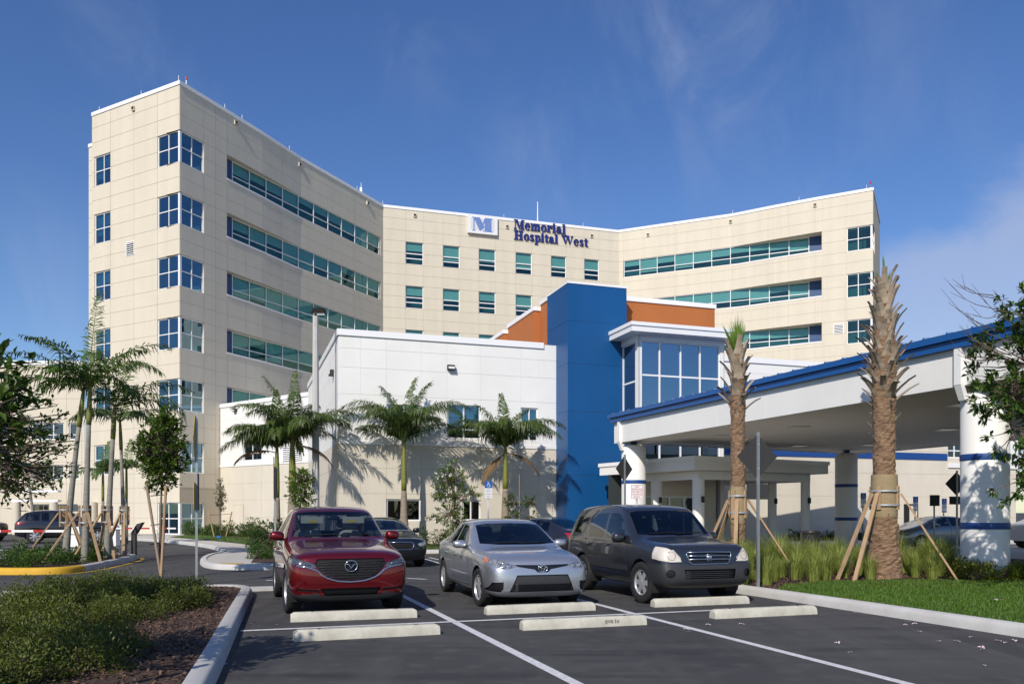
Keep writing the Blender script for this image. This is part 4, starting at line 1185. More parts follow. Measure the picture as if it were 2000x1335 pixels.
# ribbed metal roof, low hip
cen = sum(quadp, Vector((0, 0))) / 4
mb = MB(); op = offset_path(quadp, .2, True)
for i in range(4):
    j = (i + 1) % 4; a, b = op[i], op[j]; ia, ib = a.lerp(cen, .5), b.lerp(cen, .5)
    mb.quad((a.x, a.y, 5.69), (b.x, b.y, 5.69), (ib.x, ib.y, 6.5), (ia.x, ia.y, 6.5))
mb.add([(op[i].lerp(cen, .5).x, op[i].lerp(cen, .5).y, 6.5) for i in range(4)], [(0, 1, 2, 3)])
rf = build('roof', mb, M['bluemetal'], pc, world=True)
nr = 38
for i in range(nr):
    p = op[0].lerp(op[1], (i + .5) / nr); q = p + dr * 2.2
    mb = MB(); mb.tube([(p.x, p.y, 5.70), (p.lerp(q, .5).x, p.lerp(q, .5).y, 5.79), (q.x, q.y, 5.88)], [.03, .03, .03], 6); build('roof_rib', mb, M['bluemetal'], rf, world=True, smooth=True)
def col3(c, zc=4.35):
    r = .5; mb = MB()
    mb.lathe([(r, 0), (r, zc - .1), (r - .06, zc), (.2, zc + .05)], 36, (c.x, c.y, 0)); o = build('column', mb, M['white_st'], pc, world=True, smooth=40)
    for z in (1.22, 2.78):
        mb = MB(); mb.lathe([(r + .006, z), (r + .012, z + .02), (r + .012, z + .13), (r + .006, z + .15)], 36, (c.x, c.y, 0), cap=False); build('column_stripe', mb, M['stripe'], o, world=True, smooth=40)
    mb = MB(); mb.box(c.x - .12, c.x + .12, c.y - .12, c.y + .12, zc + .04, 4.53); build('column_neck', mb, M['stripe'], o, world=True)
for c in (c1, c2, c3): col3(c)
# square rain pipes at the outer columns
for u_ in ((c1 - Lq).dot(dn) + .02, (c2 - Lq).dot(dn) - .1):
    mb = MB(); fl.box(mb, u_ - .09, u_ + .09, .0, .12, 4.5, 5.4)
    mb.hexa([fl.P(u_ - .08, -.02, 4.15), fl.P(u_ + .08, -.02, 4.15), fl.P(u_ + .08, -.16, 4.15), fl.P(u_ - .08, -.16, 4.15), fl.P(u_ - .09, .115, 4.498), fl.P(u_ + .09, .115, 4.498), fl.P(u_ + .09, .005, 4.498), fl.P(u_ - .09, .005, 4.498)])
    build('rain_pipe', mb, M['white'], pc, world=True, fix=True)
for px, py in ((1410, 851), (1560, 834), (1850, 838), (1880, 790), (1700, 868), (1560, 870)):
    Y = (4.5 - EH) * FX / (HY - py); X = (px - 1000) / FX * Y
    mb = MB(); mb.box(X - .3, X + .3, Y - .3, Y + .3, 4.485, 4.515); o = build('ceiling_light', mb, M['coping'], pc, world=True)
    mb = MB(); mb.box(X - .26, X + .26, Y - .26, Y + .26, 4.478, 4.486); build('diffuser', mb, M['lens'], o, world=True)
# ------------------------------------------------------------------ vegetation kit
M['trunk_royal'] = mk('royal_palm_trunk', (0.30, 0.245, 0.19), 0.9, var=0.6, vs=2.5, scl=(1, 1, 5), bump=0.5, bs=10, vcol=(0.15, 0.12, 0.09))
M['shaft'] = mk('crownshaft_green', (0.16, 0.20, 0.03), 0.5, var=0.5, vs=2, scl=(3, 3, 0.6), vcol=(0.20, 0.13, 0.03))
M['trunk_slim'] = mk('slim_palm_trunk', (0.27, 0.26, 0.22), 0.85, var=0.6, vs=3, scl=(1, 1, 6), bump=0.4, bs=12, vcol=(0.13, 0.12, 0.09))
M['frond'] = mk_leaf('palm_frond', (0.045, 0.085, 0.017), (0.115, 0.16, 0.034), 0.3, 0.4)
M['frond_l'] = mk_leaf('slim_palm_frond', (0.038, 0.08, 0.014), (0.10, 0.16, 0.028), 0.3, 0.4)
M['frond_b'] = mk_leaf('dry_frond', (0.20, 0.13, 0.07), (0.30, 0.20, 0.11), 0.25, 0.7)
M['rachis'] = mk('rachis', (0.14, 0.16, 0.04), 0.5)
M['sabal'] = mk('sabal_trunk', (0.33, 0.215, 0.13), 0.95, var=1.0, vs=6, scl=(1.4, 1.4, 6), bump=1.0, bs=18, vcol=(0.09, 0.05, 0.03))
M['boot'] = mk('palm_boot', (0.42, 0.34, 0.25), 0.9, var=0.6, vs=4, scl=(1, 1, .5), bump=0.5, bs=20, vcol=(0.16, 0.12, 0.09), island=0.0)
M['bark'] = mk('tree_bark', (0.20, 0.16, 0.12), 0.9, var=0.6, vs=10, bump=0.6, bs=25)
M['twig'] = mk('twig', (0.13, 0.09, 0.07), 0.9)
M['leaf_big'] = mk_leaf('broad_leaf', (0.028, 0.065, 0.011), (0.09, 0.15, 0.025), 0.3, 0.35)
M['leaf_mid'] = mk_leaf('glossy_leaf', (0.035, 0.085, 0.013), (0.13, 0.20, 0.03), 0.35, 0.3)
M['leaf_fine'] = mk_leaf('fine_leaf', (0.025, 0.055, 0.012), (0.06, 0.10, 0.02), 0.3, 0.4)
M['leaf_bush'] = mk_leaf('bush_leaf', (0.052, 0.078, 0.013), (0.14, 0.165, 0.030), 0.3, 0.45)
M['leaf_hedge'] = mk_leaf('hedge_leaf', (0.030, 0.075, 0.012), (0.10, 0.17, 0.03), 0.3, 0.4)
M['leaf_gold'] = mk_leaf('golden_leaf', (0.08, 0.12, 0.012), (0.20, 0.22, 0.02), 0.35, 0.4)
M['leaf_lime'] = mk_leaf('lime_leaf', (0.06, 0.13, 0.015), (0.17, 0.26, 0.035), 0.35, 0.35)
M['petal'] = mk('white_petal', (0.75, 0.75, 0.68), 0.7)
M['petalp'] = mk('pink_petal', (0.70, 0.55, 0.60), 0.7)
M['grass'] = mk_leaf('lawn_blade', (0.055, 0.125, 0.014), (0.14, 0.24, 0.03), 0.35, 0.5)
M['muhly'] = mk_leaf('tall_grass_blade', (0.15, 0.21, 0.035), (0.36, 0.39, 0.11), 0.35, 0.55)
M['chip'] = mk('bark_chip', (0.13, 0.075, 0.048), 0.95, var=0.4, vs=6, island=0.6)
V3 = Vector

def frond(mb, base, az, el, L, droop, ll, n, rg, rach=.022, vee=0.5, start=.16, wd=.022, hang=(.22, .55)):
    a = R(az); pts = []; p = V3(base); hdir = V3((math.cos(a), math.sin(a), 0)); e = R(el); ns = 14
    side = V3((-math.sin(a), math.cos(a), 0)); tw = rg.uniform(-.3, .3)
    tang = []
    for i in range(ns + 1):
        pts.append(p.copy()); t = i / ns
        ang = e - R(droop) * t ** 1.35
        d = hdir * math.cos(ang) + V3((0, 0, math.sin(ang))) + side * tw * t * .5
        d.normalize(); tang.append(d); p = p + d * (L / ns)
    mb.m = 1; mb.tube(pts, [rach * (1 - .9 * i / ns) for i in range(ns + 1)], 4, cap=False); mb.m = 0
    for k_ in range(n):
        t = start + (1 - start) * (k_ + rg.random() * .6) / n
        x = t * ns; i = min(int(x), ns - 1); q = pts[i].lerp(pts[i + 1], x - i); d = tang[i]
        up = side.cross(d); up = -up if up.z < 0 and abs(d.z) < .95 else up
        prof = min(1, (t - start) * 7 + .35) * (1 - .62 * max(0, t - .55) / .45)
        for s_ in (-1, 1):
            l = ll * prof * rg.uniform(.85, 1.12)
            f = .45 + .55 * t
            dr_ = (side * s_ * (1.0 - .35 * t) + d * f + up * (vee * rg.uniform(-.3, 1.0))).normalized()
            hg = rg.uniform(*hang); m_ = q + dr_ * l * .5 + V3((0, 0, -l * hg * .28)); tip = q + dr_ * l * (.98 - hg * .3) + V3((0, 0, -l * hg))
            wv_ = dr_.cross(up).normalized() * wd * rg.uniform(.7, 1.2)
            o = len(mb.v)
            mb.v += [tuple(q - wv_ * .4), tuple(q + wv_ * .4), tuple(m_ + wv_), tuple(m_ - wv_), tuple(tip)]
            mb.f += [(o, o + 1, o + 2, o + 3), (o + 3, o + 2, o + 4)]; mb.mi += [0, 0]
def palm(name, label, loc, zt, prof, shaft, fronds, lean=(0, 0), ll=.55, n=46, mats=('frond', 'rachis'), trunk='trunk_royal', seed=1, wd=.022, dry=(), group=None, vee=.5, hang=(.22, .55)):
    rg = random.Random(seed)
    t = thing(name, label, 'palm', loc, 0, group)
    lx, ly = lean
    def cx(z): s_ = z / zt; return (lx * s_ ** 1.2, ly * s_ ** 1.2)
    mb = MB(); zs = [z for z, r in prof]
    ring_p = []; ring_r = []
    for i in range(len(prof) - 1):
        for j in range(5):
            s_ = j / 5; z = prof[i][0] + (prof[i + 1][0] - prof[i][0]) * s_; r = prof[i][1] + (prof[i + 1][1] - prof[i][1]) * s_
            ring_p.append((*cx(z), z)); ring_r.append(r * (1.0 + (.035 if j == 0 else 0)))
    ring_p.append((*cx(prof[-1][0]), prof[-1][0])); ring_r.append(prof[-1][1])
    mb.tube(ring_p, ring_r, 14); build('trunk', mb, M[trunk], t, smooth=True)
    z0 = prof[-1][0]; mb = MB()
    mb.tube([(*cx(z0 + (zt - z0) * s_), z0 + (zt - z0) * s_ - .02) for s_ in (0, .2, .5, .8, 1, 1.06)], [shaft[0], shaft[0] * 1.08, shaft[0], (shaft[0] + shaft[1]) / 2, shaft[1], shaft[1] * .5], 14)
    build('crownshaft', mb, M['shaft'], t, smooth=True)
    c = (*cx(zt), zt)
    for (az, el, L, dp) in fronds:
        mb = MB(); frond(mb, (c[0], c[1], c[2] - .05), az, el, L, dp, ll, n, rg, wd=wd, vee=vee, hang=hang, start=.1); build('frond', mb, [M[mats[0]], M[mats[1]]], t)
    for (az, el, L, dp) in dry:
        mb = MB(); frond(mb, (c[0], c[1], c[2] - .25), az, el, L, dp, ll * .7, n, rg, wd=wd, vee=.2); o = build('frond', mb, [M['frond_b'], M['frond_b']], t); o['label'] = 'dry brown hanging frond'
    return t
def fan_fronds(rg, n, L, el=(25, 70), dp=(60, 105), extra=()):
    out = []
    for i in range(n): out.append((360 * i / n + rg.uniform(-16, 16), rg.uniform(*el), L * rg.uniform(.85, 1.1), rg.uniform(*dp)))
    return out + list(extra)
def loc_px(px, Y, z=0.14): return (((px - 1000) / FX * Y), Y, z)
def brace(name, label, loc, r, z, legs, n_b=4, w_=.085, m='wood', th=.04, zb=.32):
    """timber props strapped to a trunk: battens round the trunk, straps, slanting props"""
    t = thing(name, label, 'tree brace', loc)
    for i in range(n_b):
        a = 2 * math.pi * (i + .5) / n_b; c = V3((math.cos(a) * (r + th / 2), math.sin(a) * (r + th / 2), z)); d = V3((-math.sin(a), math.cos(a), 0))
        mb = MB(); mb.obox(c, d * w_ * .5, V3((math.cos(a), math.sin(a), 0)) * th / 2, V3((0, 0, zb))); build('batten', mb, M[m], t)
    for dz in (-zb * .6, zb * .6):
        mb = MB(); mb.lathe([(r + th + .004, z + dz - .018), (r + th + .009, z + dz - .018), (r + th + .009, z + dz + .018), (r + th + .004, z + dz + .018)], 20, cap=False); build('strap', mb, M['strap'], t, smooth=40)
    for (az, rad, zl) in legs:
        a = R(az); p = V3((math.cos(a) * (r + th + .02), math.sin(a) * (r + th + .02), z + .1)); q = V3((math.cos(a) * rad, math.sin(a) * rad, zl))
        mb = MB(); mb.bar(q, p, w_, th); build('prop', mb, M[m], t)
    return t

# royal palms by the low building
def royal(label, px, Y, zt, prof, shaft, fr_, seed, dry=(), ll=.70, L=3.0, n=98):
    rg = random.Random(seed)
    full = list(fr_) + [(a, e, L * rg.uniform(.82, 1.0), d) for a, e, d in ((20 + rg.uniform(-9, 9), 48, 78), (160 + rg.uniform(-9, 9), 46, 80), (228, 60, 95), (318, 60, 95), (115, 58, 80), (55, 60, 80))]
    lp = loc_px(px, Y)
    palm('royal_palm', label, lp, zt, prof, shaft, full, ll=ll, seed=seed, dry=dry, n=n, wd=.021, vee=.75, hang=(.35, .95))
    return lp
ROY = [(0.0, .13), (.5, .165), (1.1, .175), (1.9, .14), (2.4, .118)]
lp = royal('royal palm with spreading crown against the white wall, nearest the middle of it', 789, 36.0, 4.55, ROY, (.115, .065),
     [(178, 74, 4.0, 122), (2, 72, 4.0, 118), (200, 66, 3.5, 110), (-20, 64, 3.5, 108), (150, 72, 3.6, 105), (35, 72, 3.6, 105), (90, 68, 3.2, 90), (270, 68, 3.2, 110), (240, 66, 3.2, 110), (300, 66, 3.2, 110), (60, 86, 3.1, 30), (150, 80, 3.1, 48), (330, 80, 3.0, 48)], 3)
brace('tree_brace', 'short timber props around the palm before the lower left window', lp, .17, .75, [(200, .8, .0), (320, .8, .0), (80, .8, 0)])
royal('royal palm with a dry hanging frond standing beside the blue tower', 987, 36.6, 4.35, [(0, .18), (.5, .2), (1.2, .18), (2.0, .15), (2.5, .13)], (.12, .07),
     [(176, 64, 3.3, 115), (4, 64, 3.3, 112), (195, 55, 3.0, 100), (-15, 48, 2.9, 95), (150, 60, 3.0, 100), (30, 62, 3.0, 100), (90, 64, 2.8, 85), (270, 64, 2.9, 110), (240, 58, 2.9, 105), (305, 58, 2.9, 105), (100, 85, 2.7, 30), (40, 76, 2.5, 60), (160, 76, 2.6, 55)], 5, dry=[(215, -30, 1.8, 45), (345, -5, 1.9, 70)], L=2.7)
rg = random.Random(11)
lp = royal('thick royal palm just left of the concrete lamp pole', 571, 35.3, 4.6, [(0, .20), (.5, .24), (1.0, .23), (1.7, .19), (2.3, .15)], (.145, .08), fan_fronds(rg, 12, 3.2, (30, 72), (70, 110), [(80, 86, 3.2, 20), (200, 80, 3.0, 35)]), 7, dry=[(10, 0, 2.0, 70)])
royal('slimmer royal palm, leftmost of the pair left of the lamp pole', 541, 35.8, 4.3, [(0, .15), (.6, .17), (1.3, .14), (2.1, .12)], (.11, .065), fan_fronds(rg, 11, 2.9, (25, 72), (70, 110), [(120, 84, 2.8, 25)]), 9, dry=[(185, 15, 2.0, 75)], L=2.7)
brace('tree_brace', 'pale timber props around the palm beside the lamp pole', lp, .23, .9, [(205, 1.0, 0), (330, 1.0, 0), (90, 1.0, 0)])

# slim palms on the island
SL = [(0, .135), (.5, .115), (2.0, .092), (4.4, .07)]
isl_p = [
 (128, 25.0, 5.2, (.55, 0), [(170, 50, 2.9, 60), (150, 35, 2.6, 75), (10, 55, 2.4, 85), (330, 35, 2.2, 95), (215, 25, 2.3, 70), (90, 60, 2.3, 60), (270, 45, 2.2, 90)], 'slim leaning palm, leftmost on the yellow-nosed island'),
 (166, 24.4, 5.2, (.15, 0), [(95, 88, 3.0, 12), (168, 55, 3.0, 50), (15, 60, 2.8, 75), (345, 40, 2.7, 80), (200, 35, 2.7, 80), (60, 60, 2.6, 60), (250, 60, 2.5, 80), (300, 50, 2.5, 90), (140, 45, 2.6, 70)], 'tallest slim palm, second from left on the yellow-nosed island'),
 (209, 26.0, 4.85, (.25, 0), [(0, 45, 2.7, 85), (350, 30, 2.6, 90), (20, 25, 2.3, 85), (180, 45, 2.4, 80), (80, 70, 2.3, 50), (260, 50, 2.2, 90), (310, 40, 2.3, 95)], 'slim palm with drooping fronds, third from left on the island'),
 (243, 28.0, 4.6, (-.15, 0), [(15, 40, 1.9, 90), (165, 45, 1.9, 95), (270, 55, 1.8, 90), (90, 70, 1.9, 50), (330, 35, 1.8, 95), (215, 35, 1.7, 95)], 'thinnest palm at the far end of the island')]
for i, (px, Y, zt, ln, fr_, lab) in enumerate(isl_p):
    l_ = loc_px(px, Y); s_ = .8 if i == 3 else 1
    palm('slim_palm', lab, l_, zt, [(z * (zt / 5.6), r * s_ * .9) for z, r in SL], (.07 * s_, .046 * s_), fr_, ln, ll=.64, n=42, mats=('frond_l', 'rachis'), trunk='trunk_slim', seed=20 + i, wd=.026, group='palms on the island', vee=.6, hang=(.25, .85))
    brace('tree_brace', ('timber props on the leftmost island palm', 'timber props on the tallest island palm', 'timber props on the third island palm', 'timber props on the thinnest island palm')[i], l_, .13, 1.35, [(210 + 15 * i, 1.15, 0), (330 - 12 * i, 1.15, 0), (90 + 20 * i, 1.1, 0)], 4 if i < 3 else 3, .07)
for i, (px, Y, zt, lab) in enumerate(((201, 38, 3.4, 'small young palm before the cream wall, left of the pair'), (247, 39, 3.6, 'small young palm before the cream wall, right of the pair'), (70, 46, 6.2, 'leaning thin palm in front of the side building'))):
    palm('young_palm', lab, loc_px(px, Y, .1), zt, [(0, .08), (zt * .6, .06)], (.06, .045), fan_fronds(random.Random(40 + i), 8, 1.5, (20, 65), (70, 100), [(80, 85, 1.5, 20)]), ((0, 0), (0, 0), (-.9, 0))[i], ll=.5, n=24, mats=('frond_l', 'rachis'), trunk='trunk_slim', seed=40 + i, wd=.03, vee=.3)

# cabbage palms with trimmed heads
def boot_mesh(L, w0, w1):
    mb = MB(); rows = [(0, w0, .035, 0), (.3, w0 * .7, .03, .02), (.7, w1 * 1.1, .025, .09), (1.0, w1, .02, .2)]
    for s_, w_, t_, o_ in rows:
        for x, y in ((-w_ / 2, 0), (0, t_), (w_ / 2, 0), (0, -t_ * .4)): mb.v.append((x, y + o_ * L, s_ * L))
    for i in range(3):
        for j in range(4): mb.f.append((i * 4 + j, i * 4 + (j + 1) % 4, (i + 1) * 4 + (j + 1) % 4, (i + 1) * 4 + j)); mb.mi.append(0)
    mb.f += [(3, 2, 1, 0), (12, 13, 14, 15)]; mb.mi += [0, 0]
    return mb
M['burlap'] = mk('burlap', (0.34, 0.26, 0.15), 0.95, var=.4, vs=5, scl=(1, 1, 4), bump=.6, bs=30)
def sabal(label, loc, prof, zb0, zb1, nb, bl, top_z, seed, spear, wrap=None):
    rg = random.Random(seed); t = thing('cabbage_palm', label, 'palm', loc)
    mb = MB(); n = 22; zs = []; z = 0
    while z < zb1: zs.append(z); z += .07
    for z in zs:
        k_ = max(i for i in range(len(prof)) if prof[i][0] <= z + 1e-6); a = prof[k_]; b = prof[min(k_ + 1, len(prof) - 1)]
        r = a[1] + (b[1] - a[1]) * ((z - a[0]) / (b[0] - a[0]) if b[0] > a[0] else 0)
        for i in range(n):
            an = 2 * math.pi * i / n; rr = r * (1 + rg.uniform(-.085, .075) + .03 * math.sin(an * 3 + z * 9))
            mb.v.append((rr * math.cos(an), rr * math.sin(an), z + rg.uniform(-.02, .02)))
    for j in range(len(zs) - 1):
        for i in range(n): mb.f.append((j * n + i, j * n + (i + 1) % n, (j + 1) * n + (i + 1) % n, (j + 1) * n + i)); mb.mi.append(0)
    mb.f.append(tuple((len(zs) - 1) * n + i for i in range(n))); mb.mi.append(0)
    build('trunk', mb, M['sabal'], t)
    if wrap:
        wb = MB(); wb.lathe([(wrap[0], wrap[1]), (wrap[0] + .012, wrap[1] + .04), (wrap[0] + .004, wrap[1] + .3), (wrap[0] + .014, wrap[2] - .2), (wrap[0] + .006, wrap[2])], 24, cap=False); build('burlap_wrap', wb, M['burlap'], t, smooth=True)
    vars_ = [boot_mesh(bl * s_, .21 * s_, .115 * s_) for s_ in (.8, 1, 1.15)]
    meshes = []
    def radius(z):
        k_ = max(i for i in range(len(prof)) if prof[i][0] <= z + 1e-6); a = prof[k_]; b = prof[min(k_ + 1, len(prof) - 1)]
        return a[1] + (b[1] - a[1]) * ((z - a[0]) / (b[0] - a[0]) if b[0] > a[0] else 0)
    def put(z, an, tilt, v, sc=1):
        if len(meshes) <= v:
            while len(meshes) <= v: meshes.append(None)
        if meshes[v] is None:
            o = build('boot', vars_[v], M['boot'], t); meshes[v] = o.data
        else:
            o = bpy.data.objects.new('boot', meshes[v]); link(o, t)
        r = radius(z) * .9
        o.location = (math.cos(an) * r, math.sin(an) * r, z)
        o.rotation_euler = (Matrix.Rotation(an - math.pi / 2, 3, 'Z') @ Matrix.Rotation(-tilt, 3, 'X') @ Matrix.Rotation(rg.uniform(-.25, .25), 3, 'Y')).to_euler()
        o.scale = (sc, sc, sc * rg.uniform(.8, 1.2))
    for i in range(nb):
        s_ = i / nb; z = zb0 + (zb1 - zb0) * s_
        put(z, i * 2.39996, R(36 - 28 * s_ + rg.uniform(-9, 9)), rg.randrange(3), 1.0)
    for i in range(nb // 6): put(zb0 - rg.uniform(.1, 1.0), rg.uniform(0, 6.28), R(rg.uniform(25, 45)), 0, .55)
    for (az, el, L, wd_) in spear:
        mb = MB(); a = R(az); d = V3((math.cos(a) * math.cos(R(el)), math.sin(a) * math.cos(R(el)), math.sin(R(el)))); b = V3((0, 0, zb1 - .15))
        side = d.cross(V3((0, 1, .1))).normalized()
        for q in range(9):
            o_ = (q - 4) / 4; p0 = b + side * o_ * .02; p1 = b + d * L * .55 + side * o_ * wd_ * .6; p2 = b + d * L * (1 - .25 * abs(o_)) + side * o_ * wd_ * 1.2 + V3((0, rg.uniform(-.05, .05), 0)); w_ = side * .012
            o = len(mb.v); mb.v += [tuple(p0 - w_), tuple(p0 + w_), tuple(p1 + w_), tuple(p1 - w_), tuple(p2)]; mb.f += [(o, o + 1, o + 2, o + 3), (o + 3, o + 2, o + 4)]; mb.mi += [0, 0]
        build('spear_leaf', mb, M['leaf_lime'] if L > .5 else M['frond_b'], t)
    return t
l1 = loc_px(1441, 19.0)
sabal('slimmer cabbage palm with a tuft of green spear leaves behind the dark grey car', l1, [(0, .2), (.5, .165), (3.4, .16), (4.0, .17), (5.1, .11), (5.5, .05)], 3.85, 5.2, 30, .40, 6.2, 61,
      [(0, 84, 1.0, .10), (160, 80, .95, .10), (90, 86, 1.1, .08), (180, 68, .7, .03), (195, 62, .9, .02), (20, 76, .85, .05)], (.172, 1.2, 2.05))
brace('tree_brace', 'timber props strapped to the slimmer cabbage palm', l1, .18, 1.65, [(185, 1.0, 0), (355, 1.35, 0), (110, 1.2, 0), (250, .9, 0)])
l2 = loc_px(1727, 18.3)
sabal('thick cabbage palm with a bulb of cut leaf bases in front of the drive-through canopy', l2, [(0, .38), (.5, .34), (1.2, .275), (1.8, .235), (3.3, .225), (4.2, .25), (5.2, .24), (6.1, .13), (6.8, .06)], 3.95, 6.5, 74, .46, 7.2, 63,
      [(80, 82, .65, .03), (150, 72, .6, .02), (20, 70, .6, .02), (100, 88, .95, .02), (175, 20, .3, .02)], (.268, 1.35, 2.3))
brace('tree_brace', 'timber props strapped to the thick cabbage palm', l2, .275, 1.78, [(197, 1.25, -.02), (222, 1.45, -.02), (335, 1.45, -.02), (80, 1.3, 0)], zb=.26)

# ------------------------------------------------------------------ leafy plants
def leaf(mb, p, d, up, L, W, fold=.25, curl=.15):
    d = d.normalized(); s_ = d.cross(up)
    if s_.length < 1e-3: s_ = d.cross(V3((1, 0, 0)))
    s_.normalize(); u = s_.cross(d)
    o = len(mb.v); m_ = p + d * L * .5
    mb.v += [tuple(p), tuple(m_ + s_ * W / 2 + u * W * fold), tuple(p + d * L - u * L * curl), tuple(m_ - s_ * W / 2 + u * W * fold), tuple(m_ + u * 0)]
    mb.f += [(o, o + 1, o + 4), (o + 1, o + 2, o + 4), (o + 2, o + 3, o + 4), (o + 3, o, o + 4)]; mb.mi += [mb.m] * 4
def rv(rg):
    while True:
        v = V3((rg.uniform(-1, 1), rg.uniform(-1, 1), rg.uniform(-1, 1)))
        if .05 < v.length < 1: return v
def bush_mesh(rg, rx, rz, n, L, W, clumps=14, flat=.0):
    mb = MB(); cs = []
    for i in range(clumps):
        v = rv(rg).normalized() * rg.uniform(.55, .95); v.z = abs(v.z) * .95
        cs.append((V3((v.x * rx, v.y * rx, v.z * rz * rg.uniform(.75, 1.1) + .04)), rg.uniform(.22, .4) * rx))
    for i in range(n):
        c, r = cs[rg.randrange(clumps)]; v = rv(rg).normalized() * r * rg.uniform(.5, 1.05); p = c + v
        if p.z < .02: p.z = rg.uniform(.02, .1)
        leaf(mb, p, (v.normalized() + V3((0, 0, .5)) + rv(rg) * .7), V3((0, 0, 1)) + rv(rg) * .5, L * rg.uniform(.7, 1.25), W * rg.uniform(.8, 1.2))
    return mb
def stems(rg, rx, rz, n=7):
    mb = MB()
    for i in range(n):
        a = rg.uniform(0, 6.28); mb.tube([(0, 0, 0), (math.cos(a) * rx * .3, math.sin(a) * rx * .3, rz * .4), (math.cos(a) * rx * .6, math.sin(a) * rx * .6, rz * .8)], [.012, .009, .004], 4)
    return mb
def bush_proto(name, label, seed, rx, rz, n, L, W, mat, group, clumps=14):
    rg = random.Random(seed); t = thing(name, label, 'shrub', (0, 0, 0), 0, group)
    build('foliage', bush_mesh(rg, rx, rz, n, L, W, clumps), M[mat], t); build('stems', stems(rg, rx, rz), M['twig'], t)
    return t
def place(protos, spots, label, group, base_used):
    for (x, y, z, rz_, sc) in spots:
        i = rng.randrange(len(protos)); p = protos[i]
        if p.name not in base_used:
            base_used.add(p.name); o = p
        else: o = copy_tree(p)
        o.location = (x, y, z); o.rotation_euler = (0, 0, rz_); o.scale = (sc, sc, sc * rng.uniform(.88, 1.12)); o['label'] = label; o['group'] = group
def inside(poly, x, y):
    c = False; n = len(poly)
    for i in range(n):
        a, b = poly[i], poly[i - 1]
        if (a[1] > y) != (b[1] > y) and x < (b[0] - a[0]) * (y - a[1]) / (b[1] - a[1]) + a[0]: c = not c
    return c
# low shrubs of the left bed
used = set()
lab, grp = 'low fine-leaved shrub in the mulched left bed', 'low shrubs in the left bed'
pr = [bush_proto('low_shrub', lab, 70 + i, .47, .34, 1700, .04, .024, 'leaf_bush', grp, 30) for i in range(5)]
spots = []
rgb = random.Random(8)
for i in range(20):
    for j in range(13):
        d_ = 1.15 + j * .72
        q = V3((-1.45, 2.6)) if False else None
        base = Vector((-1.45, 2.6)).lerp(Vector((-5.2, 16.2)), (i + .3 + .5 * (j % 2)) / 20)
        x, y = base.x - d_ * T2.x + rgb.uniform(-.2, .2), base.y - d_ * T2.y * .25 + rgb.uniform(-.2, .2)
        if j == 0 and rgb.random() < .45: continue
        if y < 4.2 or not inside(LBED, x - .25, y + .1) or not inside(LBED, x + .3, y): continue
        if abs(x / y) > .70: continue
        if rgb.random() < .07: continue
        spots.append((x, y, .11, rgb.uniform(0, 6.28), rgb.uniform(.72, 1.2)))
place(pr, spots, lab, grp, used)
# island shrubs, hedge plants by the building, golden shrubs at right
lab, grp = 'glossy green shrub in the yellow-nosed island bed', 'shrubs on the yellow-nosed island'
pr = [bush_proto('island_shrub', lab, 90 + i, .55, .5, 700, .085, .05, 'leaf_hedge', grp) for i in range(3)]
rgb = random.Random(9); spots = []
for i in range(60):
    x, y = rgb.uniform(-15.2, -11.6), rgb.uniform(21.3, 28.6)
    if inside(offset_path(isl, -.6, True), x, y) and all((x - s[0]) ** 2 + (y - s[1]) ** 2 > .6 for s in spots): spots.append((x, y, .13, rgb.uniform(0, 6.28), rgb.uniform(.8, 1.1)))
place(pr, spots, lab, grp, used)
lab, grp = 'mid green shrub in the bed along the low building wall', 'shrubs along the low building'
pr = [bush_proto('wall_shrub', lab, 110 + i, .6, .75, 650, .11, .05, 'leaf_hedge', grp) for i in range(3)]
spots = []
for i in range(13): q = P(.3 + i * .74, -1.6 - .9 * (i % 2) + rgb.uniform(-.2, .2)); spots.append((q.x, q.y, .14, rgb.uniform(0, 6), rgb.uniform(.75, 1.15)))
for i in range(10): q = P(-1.2, 0.5 + i * 1.5); spots.append((q.x + rgb.uniform(-.6, .4), q.y, .14, rgb.uniform(0, 6), rgb.uniform(.8, 1.2)))
for i in range(14):
    q = V3((-21.5, 54.6)).lerp(V3((-14.5, 48)), i / 13); spots.append((q.x + rgb.uniform(-.5, .5), q.y + rgb.uniform(-.6, .6), .14, rgb.uniform(0, 6), rgb.uniform(.8, 1.25)))
for i in range(8):
    q = gp(500 + i * 8, 1098 - (i % 3) * 6); spots.append((q.x, q.y, .12, rgb.uniform(0, 6), rgb.uniform(.5, .7)))
place(pr, spots, lab, grp, used)
lab, grp = 'golden green low shrub beside the nearest canopy column', 'golden shrubs by the column'
pr = [bush_proto('golden_shrub', lab, 130 + i, .5, .45, 800, .07, .035, 'leaf_gold', grp) for i in range(2)]
spots = [(10.0 + i * .62 + (j % 2) * .3, 17.75 + j * .55, .12, rgb.uniform(0, 6), rgb.uniform(.8, 1.1)) for i in range(6) for j in range(2)]
place(pr, spots, lab, grp, used)
# low dark hedge under the canopy by the wall
lab, grp = 'low dark hedge plant along the cream wall under the canopy', 'hedge plants under the canopy'
pr = [bush_proto('hedge_plant', lab, 140, .5, .5, 420, .12, .06, 'leaf_fine', grp)]
spots = []
for i in range(22):
    q = P(23.5 + i * .78, -1.1); spots.append((q.x, q.y, .1, i * 1.3, rgb.uniform(.8, 1.1)))
place(pr, spots, lab, grp, used)
for px, Y, rx, rz_, n, mt, lab in ((532, 29.5, .95, 1.35, 1700, 'leaf_fine', 'large dark shrub left of the red car, behind the thin sign post'),):
    rg = random.Random(px); t = thing('large_shrub', lab, 'shrub', loc_px(px, Y, .13))
    build('foliage', bush_mesh(rg, rx, rz_, n, .12, .055, 26), M[mt], t); build('stems', stems(rg, rx, rz_, 9), M['twig'], t)

